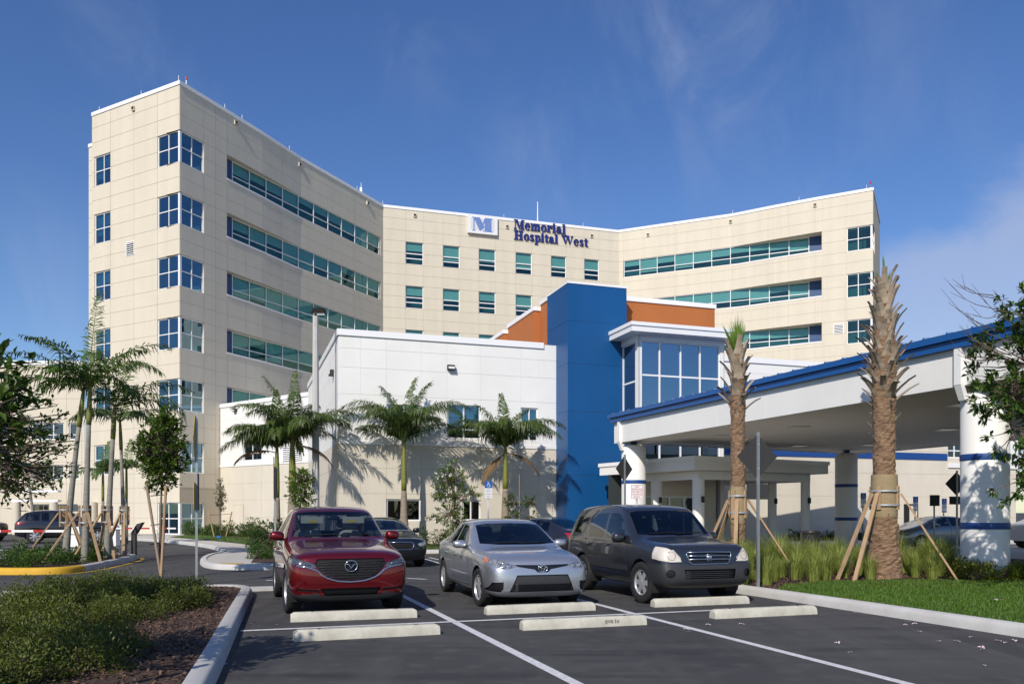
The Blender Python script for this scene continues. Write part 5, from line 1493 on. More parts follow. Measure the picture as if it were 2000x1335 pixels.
def tree(name, label, base, path, r0, blobs, ntip, per, L, W, mat, seed, cat='tree', flowers=None, spread=.16, bare=0, twig_r=.008, up=.3, bark='bark'):
    """trunk along path, limbs and twigs to tips in the crown blobs (centre, radii), leaves whorled round each tip"""
    rg = random.Random(seed); t = thing(name, label, cat, base)
    mb = MB(); mb.tube(path, [r0 * (1 - .5 * i / (len(path) - 1)) for i in range(len(path))], 10); tr = build('trunk', mb, M[bark], t, smooth=True)
    top = V3(path[-1]); low = V3(path[-2]); tips = []
    nodes = []
    mbl = MB()
    for c, rad in blobs:
        c = V3(c); s = low.lerp(top, rg.uniform(.3, 1)); m_ = s.lerp(c, .5) + V3((0, 0, .1))
        mbl.tube([s, m_, c], [r0 * .42, r0 * .3, r0 * .16], 6); nodes += [(m_, c)]
    tot = sum(V3(r).x * V3(r).y * V3(r).z for c, r in blobs); mbt = MB()
    lf = MB(); fl_ = MB()
    for bi, (c, rad) in enumerate(blobs):
        k_ = max(3, int(ntip * rad[0] * rad[1] * rad[2] / tot))
        for _ in range(k_):
            v = rv(rg); v = v.normalized() * (v.length ** .45)
            p = V3((c[0] + v.x * rad[0], c[1] + v.y * rad[1], c[2] + v.z * rad[2]))
            s = nodes[bi][0].lerp(nodes[bi][1], rg.uniform(.4, 1)); m_ = s.lerp(p, .55) + rv(rg) * .08 * rad[0]
            mbt.tube([s, m_, p], [twig_r * 1.6, twig_r, twig_r * .5], 4, cap=False)
            d0 = (p - m_).normalized()
            for q in range(per):
                s2 = rg.random(); b = p - d0 * s2 * spread + rv(rg) * spread * .3
                leaf(lf, b, d0 * .6 + rv(rg) * 1.0 + V3((0, 0, up)), V3((0, 0, 1)) + rv(rg) * .6, L * rg.uniform(.7, 1.2), W * rg.uniform(.8, 1.15), .18, .12)
            if flowers and rg.random() < flowers[1]:
                for q in range(3): leaf(fl_, p + rv(rg) * .04, rv(rg), rv(rg), flowers[2], flowers[2] * .8, .3, .1)
    build('limbs', mbl, M[bark], t, smooth=True); build('twigs', mbt, M['twig'], t)
    build('crown', lf, M[mat], t)
    if flowers and fl_.f: build('blossom', fl_, M[flowers[0]], t)
    return t
# staked round-crowned young tree
tb = loc_px(313, 19.6)
tree('young_tree', 'young round-crowned tree with glossy leaves, tied to three wooden stakes', tb, [(0, 0, -.05), (.0, 0, 1.2), (.03, 0, 2.0), (.05, 0, 2.9)], .035,
     [((.05, 0, 3.05), (.62, .6, .75)), ((.02, .05, 2.45), (.5, .5, .4)), ((.1, 0, 3.6), (.42, .42, .42)), ((-.3, 0, 2.9), (.35, .4, .5)), ((.4, 0, 2.8), (.35, .4, .5)), ((0, 0, 2.15), (.4, .4, .25))], 430, 8, .115, .065, 'leaf_mid', 210)
t = thing('tree_stakes', 'two leaning wooden stakes and a steel bar around the round-crowned young tree', 'tree stake', tb)
for a, b, m_, r in (((.08, -.15, -.05), (-.29, -.1, 2.15), 'woodgrey', .035), ((.13, -.25, -.05), (.22, -.2, 2.1), 'wood', .035), ((-.02, .1, -.05), (-.02, .1, 2.2), 'galv', .016)):
    mb = MB(); mb.tube([a, b], r, 8); build('stake', mb, M[m_], t)
for z in (.7, 1.15, 1.85):
    mb = MB(); mb.tube([(-.2, -.08, z), (0, .02, z + .03), (.2, -.15, z + .02)], .012, 5); build('tie', mb, M['black'], t)
# bright little tree by the lamp pole, slim tree by the wall, flowering shrub, small shrub
tree('young_tree', 'small bright green bushy tree beside the lamp pole', loc_px(586, 30.5), [(0, 0, 0), (0, 0, .9), (.02, 0, 1.7), (.0, 0, 2.5)], .04,
     [((0, 0, 2.55), (.6, .55, .6)), ((.1, 0, 2.0), (.55, .5, .45)), ((-.2, 0, 2.2), (.4, .4, .5)), ((.3, 0, 2.8), (.35, .35, .35))], 230, 8, .10, .055, 'leaf_lime', 220)
tree('young_tree', 'thin staked sapling before the cream wall beside the corner windows', loc_px(431, 49), [(0, 0, 0), (0, 0, 1.2), (0, 0, 2.2), (0, 0, 3.3)], .04,
     [((0, 0, 2.3), (.42, .4, .6)), ((0, 0, 3.0), (.28, .28, .55)), ((0, 0, 1.8), (.35, .35, .3))], 90, 7, .10, .06, 'leaf_fine', 230)
t = thing('tree_stakes', 'pair of leaning stakes with a cross tie around the thin sapling', 'tree stake', loc_px(431, 49))
for s_ in (-1, 1):
    mb = MB(); mb.tube([(s_ * .35, -.1, 0), (s_ * .7, -.1, 1.5)], .04, 6); build('stake', mb, M['wood'], t)
mb = MB(); mb.tube([(-.7, -.1, 1.3), (0, 0, 1.33), (.68, -.1, 1.38)], .015, 5); build('tie', mb, M['black'], t)
tree('flowering_shrub', 'tall loose shrub dotted with white flowers between the lower windows', loc_px(884, 34.6), [(0, 0, 0), (.05, 0, .5), (.0, 0, 1.0), (.05, 0, 1.9)], .035,
     [((-.1, 0, 2.9), (.85, .6, .5)), ((.1, 0, 2.2), (.75, .6, .6)), ((-.1, 0, 1.35), (.8, .6, .5)), ((-.6, 0, 2.35), (.45, .45, .45)), ((.95, 0, 2.35), (.45, .4, .3)), ((.2, 0, .8), (.6, .5, .35)), ((.1, 0, 3.4), (.3, .3, .35)), ((-.9, 0, 1.2), (.35, .35, .25))], 340, 14, .09, .05, 'leaf_lime', 240, 'shrub', ('petal', .33, .085))
tree('small_shrub', 'small airy shrub with a thin cane between the palm and the blue tower', loc_px(1017, 35.6), [(0, 0, 0), (0, 0, .6), (.0, 0, 1.0), (0, 0, 1.6)], .025,
     [((-.35, 0, 1.9), (.4, .4, .35)), ((.3, 0, 1.9), (.4, .4, .3)), ((.55, 0, 1.2), (.4, .4, .35)), ((-.4, 0, 1.3), (.35, .35, .3))], 90, 12, .13, .05, 'leaf_hedge', 250, 'shrub')
mb = MB(); q = loc_px(1014.5, 35.5); mb.tube([(0, 0, 0), (0, 0, 3.1)], .02, 6); o = build('plant_cane', mb, M['woodgrey']); o.location = q; tag(o, 'thin upright cane in the small airy shrub beside the blue tower', 'cane')
# big foreground tree at the left edge, a finer one behind it
tree('foreground_tree', 'broad-leaved tree reaching into the left edge of the picture', (-4.75, 5.9, .1), [(0, 0, -.05), (.02, 0, .9), (.05, .05, 1.7), (.1, .1, 2.3)], .05,
     [((.35, .1, 2.1), (.85, .9, .5)), ((.55, .2, 2.55), (.65, .7, .45)), ((-.2, 0, 2.7), (.9, .9, .6)), ((.45, .0, 3.05), (.5, .55, .3)), ((.8, .1, 2.3), (.42, .5, .32)), ((-.3, .2, 2.1), (.8, .8, .5)), ((.95, .3, 1.95), (.35, .4, .25))], 330, 9, .115, .062, 'leaf_big', 262, spread=.2, twig_r=.006, up=.15)
tree('background_tree', 'finer-leaved tree behind the broad-leaved one at the left edge', (-7.35, 10.6, .1), [(0, 0, -.05), (.02, 0, .9), (.05, .05, 1.7), (.1, .1, 2.2)], .05,
     [((.3, .1, 2.3), (1.3, 1.1, .6)), ((.6, .2, 2.8), (.9, .8, .5)), ((-.3, 0, 2.9), (1.1, 1.0, .7)), ((1.1, 0, 2.1), (.6, .6, .4)), ((.9, 0, 1.8), (.5, .5, .3))], 420, 9, .085, .045, 'leaf_fine', 271, spread=.2)
t = thing('tree_stakes', 'pale timber stake leaning at the left edge under the broad-leaved tree', 'tree stake', (-3.95, 5.5, .1))
mb = MB(); mb.bar((-.32, 0, -.1), (.28, .12, 1.72), .085, .04); build('stake', mb, M['wood'], t)
mb = MB(); mb.tube([(-.5, .2, 1.62), (.2, .1, 1.63), (.3, .12, 1.58)], .025, 6); build('tie', mb, M['black'], t)
# blossom tree at the right edge
tree('blossom_tree', 'tree with clustered leaves and bare twig ends at the right edge', (9.92, 14.4, .1), [(0, 0, -.05), (.0, 0, 1.2), (-.05, .05, 2.2), (-.1, .1, 3.4)], .07,
     [((-.6, 0, 4.2), (1.2, 1.2, .9)), ((-1.25, -.1, 3.6), (.7, .7, .6)), ((.3, .1, 4.7), (1.2, 1.2, .9)), ((-.7, 0, 5.1), (.7, .8, .6)), ((-1.3, -.2, 2.8), (.55, .6, .45)), ((.4, 0, 3.4), (1.3, 1.2, .8)), ((-1.0, -.2, 1.9), (.6, .5, .35)), ((-.5, 0, 2.5), (.6, .6, .4)), ((.2, 0, 5.6), (.8, .8, .5)), ((-.2, -.2, 3.2), (.8, .7, .5))], 480, 20, .145, .055, 'leaf_hedge', 281, flowers=('petalp', .07, .06), spread=.14, up=.1)
rg = random.Random(5); mb = MB()
for i in range(13):
    s = V3((8.48 + rg.uniform(-.1, .35), 14.3, 4.3 + rg.uniform(-.1, 1.1))); e = s + V3((-rg.uniform(.35, 1.0), rg.uniform(-.3, .3), rg.uniform(.05, .55))); m_ = s.lerp(e, .55) + V3((0, 0, -.06))
    mb.tube([s, m_, e], [.009, .006, .003], 4)
    for q in range(2):
        f_ = m_.lerp(e, rg.random()) + V3((-rg.uniform(.05, .2), 0, rg.uniform(.05, .3))); mb.tube([m_.lerp(e, .4), f_], [.005, .0025], 4)
build('bare_twigs', mb, M['twig'], bpy.data.objects['blossom_tree'], world=True)

for i, (x, y, lab) in enumerate(((33.5, 53, 'leafy tree beyond the end of the low building at the right edge'), (37.5, 56, 'taller leafy tree furthest right beyond the low building'))):
    tree('distant_tree', lab, (x, y, 0), [(0, 0, 0), (.1, 0, 1.5), (0, .1, 3.0), (.1, 0, 4.2 + i)], .16, [((0, 0, 5 + i), (2.4, 2.2, 1.8)), ((1.2, 0, 3.8), (1.6, 1.6, 1.2)), ((-1.3, 0, 3.6), (1.6, 1.6, 1.3)), ((0, 0, 6.4 + i), (1.5, 1.5, 1.2))], 260, 14, .26, .13, 'leaf_hedge', 400 + i, spread=.4, twig_r=.02)
# tall ornamental grass
def clump(seed, n, h):
    rg = random.Random(seed); mb = MB()
    for i in range(n):
        a = rg.uniform(0, 6.28); r0 = rg.random() * .12; b = V3((math.cos(a) * r0, math.sin(a) * r0, 0)); H = h * rg.uniform(.45, 1.15); out = rg.uniform(.08, .5) * H
        a2 = a + rg.uniform(-.6, .6); d = V3((math.cos(a2), math.sin(a2), 0)); w_ = V3((-d.y, d.x, 0)) * .0045
        p1 = b + d * out * .25 + V3((0, 0, H * .55)); p2 = b + d * out + V3((0, 0, H * rg.uniform(.85, 1.0)))
        o = len(mb.v); mb.v += [tuple(b - w_), tuple(b + w_), tuple(p1 + w_), tuple(p1 - w_), tuple(p2)]; mb.f += [(o, o + 1, o + 2, o + 3), (o + 3, o + 2, o + 4)]; mb.mi += [0, 0]
    return mb
lab, grp = 'tuft of tall feathery grass in the mulched bed right of the dark grey car', 'tall grass tufts in the right bed'
cl = [build('grass_tuft', clump(300 + i, 300, .80), M['muhly']) for i in range(4)]
rgb = random.Random(14); n_ = 0
for i in range(400):
    x, y = rgb.uniform(4.2, 11.5), rgb.uniform(16.2, 22.5)
    if not inside(RBED, x - .15, y) or inside(LAWN_R, x, y - .12) or (x - c2.x) ** 2 + (y - c2.y) ** 2 < .8 or (x - l2[0]) ** 2 + (y - l2[1]) ** 2 < .35: continue
    if x > 9.9 and y < 19: continue
    if any((x - s[0]) ** 2 + (y - s[1]) ** 2 < .17 for s in spots[-80:]) : continue
    spots.append((x, y)); k_ = n_ % 4
    o = cl[k_] if n_ < 4 else cl[k_].copy()
    if n_ >= 4: C.objects.link(o)
    o.location = (x, y, .12); o.rotation_euler = (0, 0, rgb.uniform(0, 6.28)); s_ = rgb.uniform(.7, 1.15); o.scale = (s_ * 1.15, s_ * 1.15, s_ * rgb.uniform(.75, 1.15)); tag(o, lab, 'grass', grp); n_ += 1
    if n_ >= 90: break
# lawns and mulch as masses
def blades(poly, n, h, seed, z, x0, x1, y0, y1, w_=.006):
    rg = random.Random(seed); mb = MB(); k_ = 0
    while k_ < n:
        x, y = rg.uniform(x0, x1), rg.uniform(y0, y1)
        if abs(x / max(y, 1)) > .84 or not inside(poly, x, y): k_ += .3; continue
        a = rg.uniform(0, 6.28); d = V3((math.cos(a), math.sin(a), 0)); H = h * rg.uniform(.5, 1.2); b = V3((x, y, z)); s_ = V3((-d.y, d.x, 0)) * w_ * rg.uniform(.7, 1.3)
        t_ = b + d * H * rg.uniform(.2, .8) + V3((0, 0, H)); mb.add((b - s_, b + s_, t_), ((0, 1, 2),)); k_ += 1
    return mb
struct(build('lawn_grass_right', blades(LAWN_R, 82000, .055, 1, .13, 5, 15.3, 8, 18, .007), M['grass']), 'stuff')
struct(build('lawn_grass_building', blades(lawn_a, 16000, .09, 2, .135, -20, 2.5, 26, 55, .014), M['grass']), 'stuff')
def chips(poly, n, seed, z, x0, x1, y0, y1):
    rg = random.Random(seed); mb = MB(); k_ = 0
    while k_ < n:
        x, y = rg.uniform(x0, x1), rg.uniform(y0, y1); k_ += 1
        if not inside(poly, x, y): continue
        d = (rv(rg) * V3((1, 1, .35))).normalized(); s_ = d.cross(V3((0, 0, 1)) + rv(rg) * .4).normalized(); L = rg.uniform(.015, .05); w_ = rg.uniform(.005, .012); c = V3((x, y, z + rg.uniform(0, .018)))
        mb.quad(c - d * L - s_ * w_, c + d * L - s_ * w_, c + d * L + s_ * w_, c - d * L + s_ * w_)
    return mb
struct(build('mulch_chips_left', chips(LBED, 26000, 3, .127, -9, -1.5, 4, 16.6), M['chip']), 'stuff')
struct(build('mulch_chips_right', chips(RBED, 14000, 4, .127, 4, 12, 15.5, 23), M['chip']), 'stuff')
# ------------------------------------------------------------------ cars
def mk_paint(name, col, metal=0.5, flake=0.0, rough=0.32):
    m = mk(name, col, rough, metal, 0.5, coat=1.0)
    return m
M['paint_red'] = mk_paint('red_paint', (0.15, 0.003, 0.007), 0.6, rough=.28)
M['paint_silver'] = mk_paint('silver_paint', (0.47, 0.49, 0.535), 0.75, rough=.35)
M['paint_grey'] = mk_paint('dark_grey_paint', (0.030, 0.034, 0.044), 0.45)
M['paint_black'] = mk_paint('black_paint', (0.008, 0.009, 0.014), 0.2)
M['paint_navy'] = mk_paint('charcoal_paint', (0.022, 0.024, 0.035), 0.4)
M['paint_prius'] = mk_paint('grey_paint', (0.20, 0.215, 0.235), 0.6)
M['paint_white'] = mk_paint('white_van_paint', (0.72, 0.73, 0.75), 0.0)
M['plastic'] = mk('grey_bumper_plastic', (0.032, 0.033, 0.037), 0.5, var=.15, vs=4)
M['trim'] = mk('black_trim', (0.008, 0.008, 0.009), 0.35)
M['grille'] = mk('grille_black', (0.006, 0.006, 0.007), 0.55, spec=.25, bump=.6, bs=60)
M['chrome'] = mk('chrome', (0.72, 0.73, 0.75), 0.12, metal=1.0)
M['tyre'] = mk('tyre_rubber', (0.014, 0.014, 0.015), 0.8, var=.3, vs=8)
M['rimm'] = mk('alloy_rim', (0.52, 0.53, 0.55), 0.3, metal=0.55)
M['rimd'] = mk('wheel_dark', (0.015, 0.015, 0.016), 0.7)
M['hl_clear'] = mk('headlight_clear', (0.55, 0.56, 0.56), 0.12, metal=0.55, var=.9, vs=14, vcol=(0.10, 0.10, 0.11), coat=1.0)
M['hl_dark'] = mk('headlight_dark', (0.03, 0.03, 0.033), 0.1, metal=0.2, var=.35, vs=18, vcol=(0.30, 0.30, 0.31), coat=1.0)
M['hl_hazy'] = mk('headlight_hazy', (0.66, 0.62, 0.55), 0.3, var=.5, vs=7, vcol=(0.5, 0.36, 0.28), coat=.6)
M['amber'] = mk('amber_lens', (0.62, 0.17, 0.02), 0.15, coat=1.0)
M['tail'] = mk('tail_lens', (0.36, 0.008, 0.010), 0.15, coat=1.0)
M['car_glass'] = mk_glass('car_glass', (0.50, 0.57, 0.61), 0.03, (0.95, 0.98, 1.0), slab=False)
M['car_glass_d'] = mk_glass('car_glass_dark', (0.20, 0.235, 0.27), 0.03, (0.95, 0.98, 1.0), slab=False)
M['cabin'] = mk('cabin_dark', (0.02, 0.02, 0.022), 0.85)
M['seat_d'] = mk('seat_dark', (0.03, 0.03, 0.035), 0.9)
M['seat_l'] = mk('seat_light', (0.42, 0.39, 0.34), 0.85)
M['plate'] = mk('plate_white', (0.65, 0.66, 0.66), 0.5)
M['seam'] = mk('panel_gap', (0.004, 0.004, 0.004), 0.9)

def in_poly(poly, a, b):
    c = False; n = len(poly)
    for i in range(n):
        p, q = poly[i], poly[i - 1]
        if (p[1] > b) != (q[1] > b) and a < (q[0] - p[0]) * (b - p[1]) / (q[1] - p[1]) + p[0]: c = not c
    return c
class Car:
    """one closed body skin from cross sections; windows, lamps, grille and gaps are cut out of that skin as parts of their own"""
    def __init__(s, name, label, L, stations, paint, level=3, cat='car', group=None, crease=None):
        s.t = thing(name, label, cat, (0, 0, 0), 0, group); s.L = L; s.paint = paint
        K = 9; vs = []; fs = []; rows = []
        for st in stations:
            x, pts = st[0], st[1]; ds = st[2] if len(st) > 2 else [0] * K
            row = []
            for i, (y, z) in enumerate(pts):
                X = L / 2 - x - ds[i]
                if i in (0, K - 1): vs.append((X, 0, z)); row.append((len(vs) - 1, len(vs) - 1))
                else:
                    vs.append((X, y, z)); vs.append((X, -y, z)); row.append((len(vs) - 2, len(vs) - 1))
            rows.append(row)
        for a, b in zip(rows, rows[1:]):
            for i in range(K - 1):
                fs.append((a[i][0], a[i + 1][0], b[i + 1][0], b[i][0])); fs.append((a[i][1], b[i][1], b[i + 1][1], a[i + 1][1]))
        for r, fl_ in ((rows[0], 0), (rows[-1], 1)):
            for i in range(K - 1):
                q = [r[i][0], r[i][1], r[i + 1][1], r[i + 1][0]]
                q = [v for k_, v in enumerate(q) if v not in q[:k_]]
                fs.append(tuple(q if not fl_ else q[::-1]))
        me = bpy.data.meshes.new('cage'); me.from_pydata(vs, [], fs); me.update()
        if crease:
            val = {}
            for a, b in zip(rows, rows[1:]):
                for i, w_ in crease.items():
                    for k_ in (0, 1): val[frozenset((a[i][k_], b[i][k_]))] = w_
            at_ = me.attributes.new('crease_edge', 'FLOAT', 'EDGE')
            for e in me.edges: at_.data[e.index].value = val.get(frozenset(e.vertices), 0.0)
        ob = bpy.data.objects.new('cage', me); C.objects.link(ob)
        md = ob.modifiers.new('s', 'SUBSURF'); md.levels = level; md.render_levels = level
        dg = bpy.context.evaluated_depsgraph_get(); ev = ob.evaluated_get(dg); m2 = bpy.data.meshes.new_from_object(ev)
        bpy.data.objects.remove(ob)
        s.bm = bmesh.new(); s.bm.from_mesh(m2); bmesh.ops.recalc_face_normals(s.bm, faces=s.bm.faces)
        s.bm.verts.ensure_lookup_table(); s.bm.normal_update()
        s.nlay = s.bm.verts.layers.float_vector.new('n')
        for v in s.bm.verts: v[s.nlay] = v.normal
        s.bvh = BVHTree.FromBMesh(s.bm)
        bpy.data.meshes.remove(m2)
    def S(s, x): return s.L / 2 - x
    def _cond(s, view, smin, smax, thr):
        def c(f):
            n = f.normal; p = f.calc_center_median(); q = s.L / 2 - p.x
            if not (smin <= q <= smax): return False
            if view == 'f': return n.x > thr
            if view == 'r': return n.x < -thr
            if view == 'l': return n.y > thr and p.y > 0
            if view == 'R': return n.y < -thr and p.y < 0
            return n.z > thr
        return c
    def _uv(s, view, p):
        if view in 'fr': return (p.y, p.z)
        if view in 'lR': return (s.L / 2 - p.x, p.z)
        return (s.L / 2 - p.x, p.y)
    def cut(s, name, view, polys, mat, smin=-1, smax=99, thr=.05, push=0.0, parent=None, lip=True, both=True, keep=True, label=None):
        """separate the skin inside the outlines; push moves the piece along its normals"""
        if polys and not isinstance(polys[0][0], (tuple, list)): polys = [polys]
        out = []
        views = ('l', 'R') if (view == 's') else (view,)
        for vw in views:
            sel = []
            allp = []
            for poly in polys:
                allp.append(poly)
            for poly in allp:
                cond = s._cond(vw, smin, smax, thr)
                us = [p[0] for p in poly]; ws = [p[1] for p in poly]; b0, b1, b2, b3 = min(us) - .15, max(us) + .15, min(ws) - .15, max(ws) + .15
                faces = []
                for f in s.bm.faces:
                    if cond(f):
                        u, v = s._uv(vw, f.calc_center_median())
                        if b0 < u < b1 and b2 < v < b3: faces.append(f)
                n = len(poly)
                for i in range(n):
                    a, b = poly[i], poly[(i + 1) % n]
                    du, dv = b[0] - a[0], b[1] - a[1]; l_ = math.hypot(du, dv)
                    if l_ < 1e-5: continue
                    nu, nv = dv / l_, -du / l_
                    if vw in 'fr': co_, no_ = (0, a[0], a[1]), (0, nu, nv)
                    elif vw in 'lR': co_, no_ = (s.L / 2 - a[0], 0, a[1]), (-nu, 0, nv)
                    else: co_, no_ = (s.L / 2 - a[0], a[1], 0), (-nu, nv, 0)
                    # only faces touched by this segment
                    near = []
                    for f in faces:
                        uv = [s._uv(vw, v.co) for v in f.verts]
                        t0 = [((u - a[0]) * du + (w - a[1]) * dv) / l_ for u, w in uv]; d0 = [(u - a[0]) * nu + (w - a[1]) * nv for u, w in uv]
                        if max(t0) > -.004 and min(t0) < l_ + .004 and min(d0) < 1e-5 and max(d0) > -1e-5: near.append(f)
                    if not near: continue
                    ns = set(near); rest = [f for f in faces if f not in ns]
                    g = set(near)
                    for f in near: g.update(f.edges); g.update(f.verts)
                    r = bmesh.ops.bisect_plane(s.bm, geom=list(g), dist=1e-5, plane_co=co_, plane_no=no_)
                    faces = rest + [x for x in r['geom'] if isinstance(x, bmesh.types.BMFace)]
                for f in faces:
                    if f.is_valid:
                        u, v = s._uv(vw, f.calc_center_median())
                        if in_poly(poly, u, v): sel.append(f)
            sel = list({f for f in sel if f.is_valid})
            if not sel: continue
            if keep:
                mb = MB(); nrm = []; idx = {}
                for f in sel:
                    q = []
                    for v in f.verts:
                        if v not in idx:
                            n_ = v[s.nlay]
                            if n_.length < .5: n_ = v.normal
                            n_ = n_.normalized(); idx[v] = len(mb.v); mb.v.append(tuple(v.co + n_ * push)); nrm.append(n_)
                        q.append(idx[v])
                    mb.f.append(tuple(q)); mb.mi.append(0)
                if lip and abs(push) > 1e-6:
                    ss = set(sel)
                    for f in sel:
                        for lp_ in f.loops:
                            if not any(g in ss for g in lp_.edge.link_faces if g is not f):
                                a, b = lp_.vert, lp_.link_loop_next.vert
                                o = len(mb.v); mb.v += [tuple(a.co), tuple(b.co), mb.v[idx[b]], mb.v[idx[a]]]; nrm += [nrm[idx[a]], nrm[idx[b]], nrm[idx[b]], nrm[idx[a]]]
                                mb.f.append((o, o + 1, o + 2, o + 3) if push > 0 else (o + 1, o, o + 3, o + 2)); mb.mi.append(0)
                o = build(name, mb, mat, parent or s.t)
                o.data.polygons.foreach_set('use_smooth', [True] * len(o.data.polygons))
                o.data.normals_split_custom_set_from_vertices(nrm)
                if label: o['label'] = label
                out.append(o)
            bmesh.ops.delete(s.bm, geom=sel, context='FACES')
        return out
    def finish(s):
        for v in s.bm.verts:
            if v[s.nlay].length < .5: pass
        me = bpy.data.meshes.new('body')
        nrm = []
        for v in s.bm.verts:
            n_ = v[s.nlay]
            nrm.append(n_.normalized() if n_.length > .5 else v.normal.copy())
        s.bm.to_mesh(me); s.bm.free()
        me.materials.append(s.paint)
        me.polygons.foreach_set('use_smooth', [True] * len(me.polygons))
        me.normals_split_custom_set_from_vertices(nrm)
        o = bpy.data.objects.new('body', me); link(o, s.t)
        return s.t
    def hit(s, y, z, rear=False):
        r = s.bvh.ray_cast(V3((9 if not rear else -9, y, z)), V3((-1 if not rear else 1, 0, 0)))
        return r[0], r[1]
    def hit_side(s, st, z, sg): return s.bvh.ray_cast(V3((s.S(st), 9 * sg, z)), V3((0, -sg, 0)))[0]
def arch(cx, r, n=22, z0=-.2, rz=None):
    return [(cx + r * math.cos(2 * math.pi * i / n), .0 + (r) * math.sin(2 * math.pi * i / n)) for i in range(n)]
def wheels(car, s_f, s_r, R_, wd, yt, rim, spokes, rim_mat='rimm', rimr=.66, steel=False, steer=0.0):
    for st in (s_f, s_r):
        poly = [(st + (R_ + .055) * math.cos(a), R_ + (R_ + .055) * math.sin(a)) for a in [2 * math.pi * i / 26 for i in range(26)]]
        car.cut('arch', 's', poly, None, smin=st - R_ - .3, smax=st + R_ + .3, thr=-.9, keep=False)
        for sg in (1, -1):
            mb = MB(); y0, y1 = sg * (yt - wd - .06), sg * (yt - .015); n = 20; o = 0
            for y in (y0, y1):
                for i in range(n + 1):
                    a = math.pi * (-.12 + 1.24 * i / n); mb.v.append((car.S(st) + (R_ + .05) * math.cos(a), y, R_ + (R_ + .05) * math.sin(a)))
            for i in range(n): mb.f.append((i, i + 1, n + 2 + i, n + 1 + i)); mb.mi.append(0)
            mb.f.append(tuple(range(n + 1))); mb.mi.append(0)
            build('wheel_arch', mb, M['rimd'], car.t)
            wx = bpy.data.objects.new('wheel', None)
            mb = MB(); r_ = R_ * rimr
            mb.lathe([(.05, -wd * .3), (r_ * .97, -wd * .3), (r_ * .97, -wd * .22), (.05, -wd * .22)], 24, axis='y', cap=False)
            w_ = build('wheel', mb, M['rimd'], car.t)
            tp = [(r_ * .98, -wd * .42), (r_ * 1.06, -wd * .5), (R_ * .93, -wd * .52), (R_ * .985, -wd * .44), (R_, -wd * .3), (R_, 0), (R_, wd * .3), (R_ * .985, wd * .44), (R_ * .93, wd * .52), (r_ * 1.06, wd * .5), (r_ * .98, wd * .42), (r_ * .96, wd * .2)]
            mb = MB(); mb.lathe(tp, 40, axis='y', cap=False); build('tyre', mb, M['tyre'], w_, smooth=50)
            mb = MB(); e = sg * wd * .40
            mb.lathe([(r_ * .99, e * 1.05), (r_ * .95, e * 1.08), (r_ * .88, e * .75), (r_ * .84, e * .45)], 36, axis='y', cap=False)
            mb.lathe([(r_ * .20, e * .5), (r_ * .2, e * .95), (r_ * .12, e * 1.02), (.004, e * 1.02)], 20, axis='y', cap=False)
            for k_ in range(spokes):
                a = 2 * math.pi * k_ / spokes; d = V3((math.cos(a), 0, math.sin(a))); p = V3((-math.sin(a), 0, math.cos(a)))
                w0, w1 = (r_ * .12, r_ * .15) if not steel else (r_ * .17, r_ * .22)
                if spokes >= 9: w0, w1 = r_ * .07, r_ * .10
                c0 = d * r_ * .15; c1 = d * r_ * .92; yy0, yy1 = V3((0, e * .95, 0)), V3((0, e * .82, 0)); th = V3((0, -sg * .03, 0))
                mb.hexa([c0 - p * w0 + yy0 + th, c0 + p * w0 + yy0 + th, c1 + p * w1 + yy1 + th, c1 - p * w1 + yy1 + th, c0 - p * w0 + yy0, c0 + p * w0 + yy0, c1 + p * w1 + yy1, c1 - p * w1 + yy1])
            build('rim', mb, M[rim_mat], w_, smooth=35, fix=True)
            w_.location = (car.S(st), sg * (yt - wd * .5), R_)
            w_.rotation_euler = (0, 0, steer if st == s_f else 0)
def blob(mb, c, r, n=10, m=7, sq=1.0):
    """rounded ellipsoid box"""
    o = len(mb.v)
    for j in range(m + 1):
        ph = math.pi * j / m
        for i in range(n):
            th = 2 * math.pi * i / n
            def sp(x): return math.copysign(abs(x) ** sq, x)
            mb.v.append((c[0] + r[0] * sp(math.cos(th)) * sp(math.sin(ph)), c[1] + r[1] * sp(math.sin(th)) * sp(math.sin(ph)), c[2] + r[2] * sp(math.cos(ph))))
    for j in range(m):
        for i in range(n):
            mb.f.append((o + j * n + i, o + (j + 1) * n + i, o + (j + 1) * n + (i + 1) % n, o + j * n + (i + 1) % n)); mb.mi.append(mb.m)
def mirrors(car, s_, z, y, r, mat=None, up=0):
    for sg in (1, -1):
        mb = MB(); blob(mb, (car.S(s_), sg * (y + r[1] * .9), z), r, 14, 10, .75); o = build('mirror', mb, mat or car.paint, car.t, smooth=True)
        mb = MB(); mb.bar((car.S(s_) + .02, sg * (y - .12), z - r[2] * .8), (car.S(s_), sg * (y + r[1] * .6), z - r[2] * .7), .07, .04); build('mirror_arm', mb, M['trim'], o)
        mb = MB(); blob(mb, (car.S(s_) - r[0] * .55, sg * (y + r[1] * .9), z), (r[0] * .5, r[1] * .85, r[2] * .8), 12, 8, .7); build('mirror_glass', mb, M['hl_dark'], o, smooth=True)
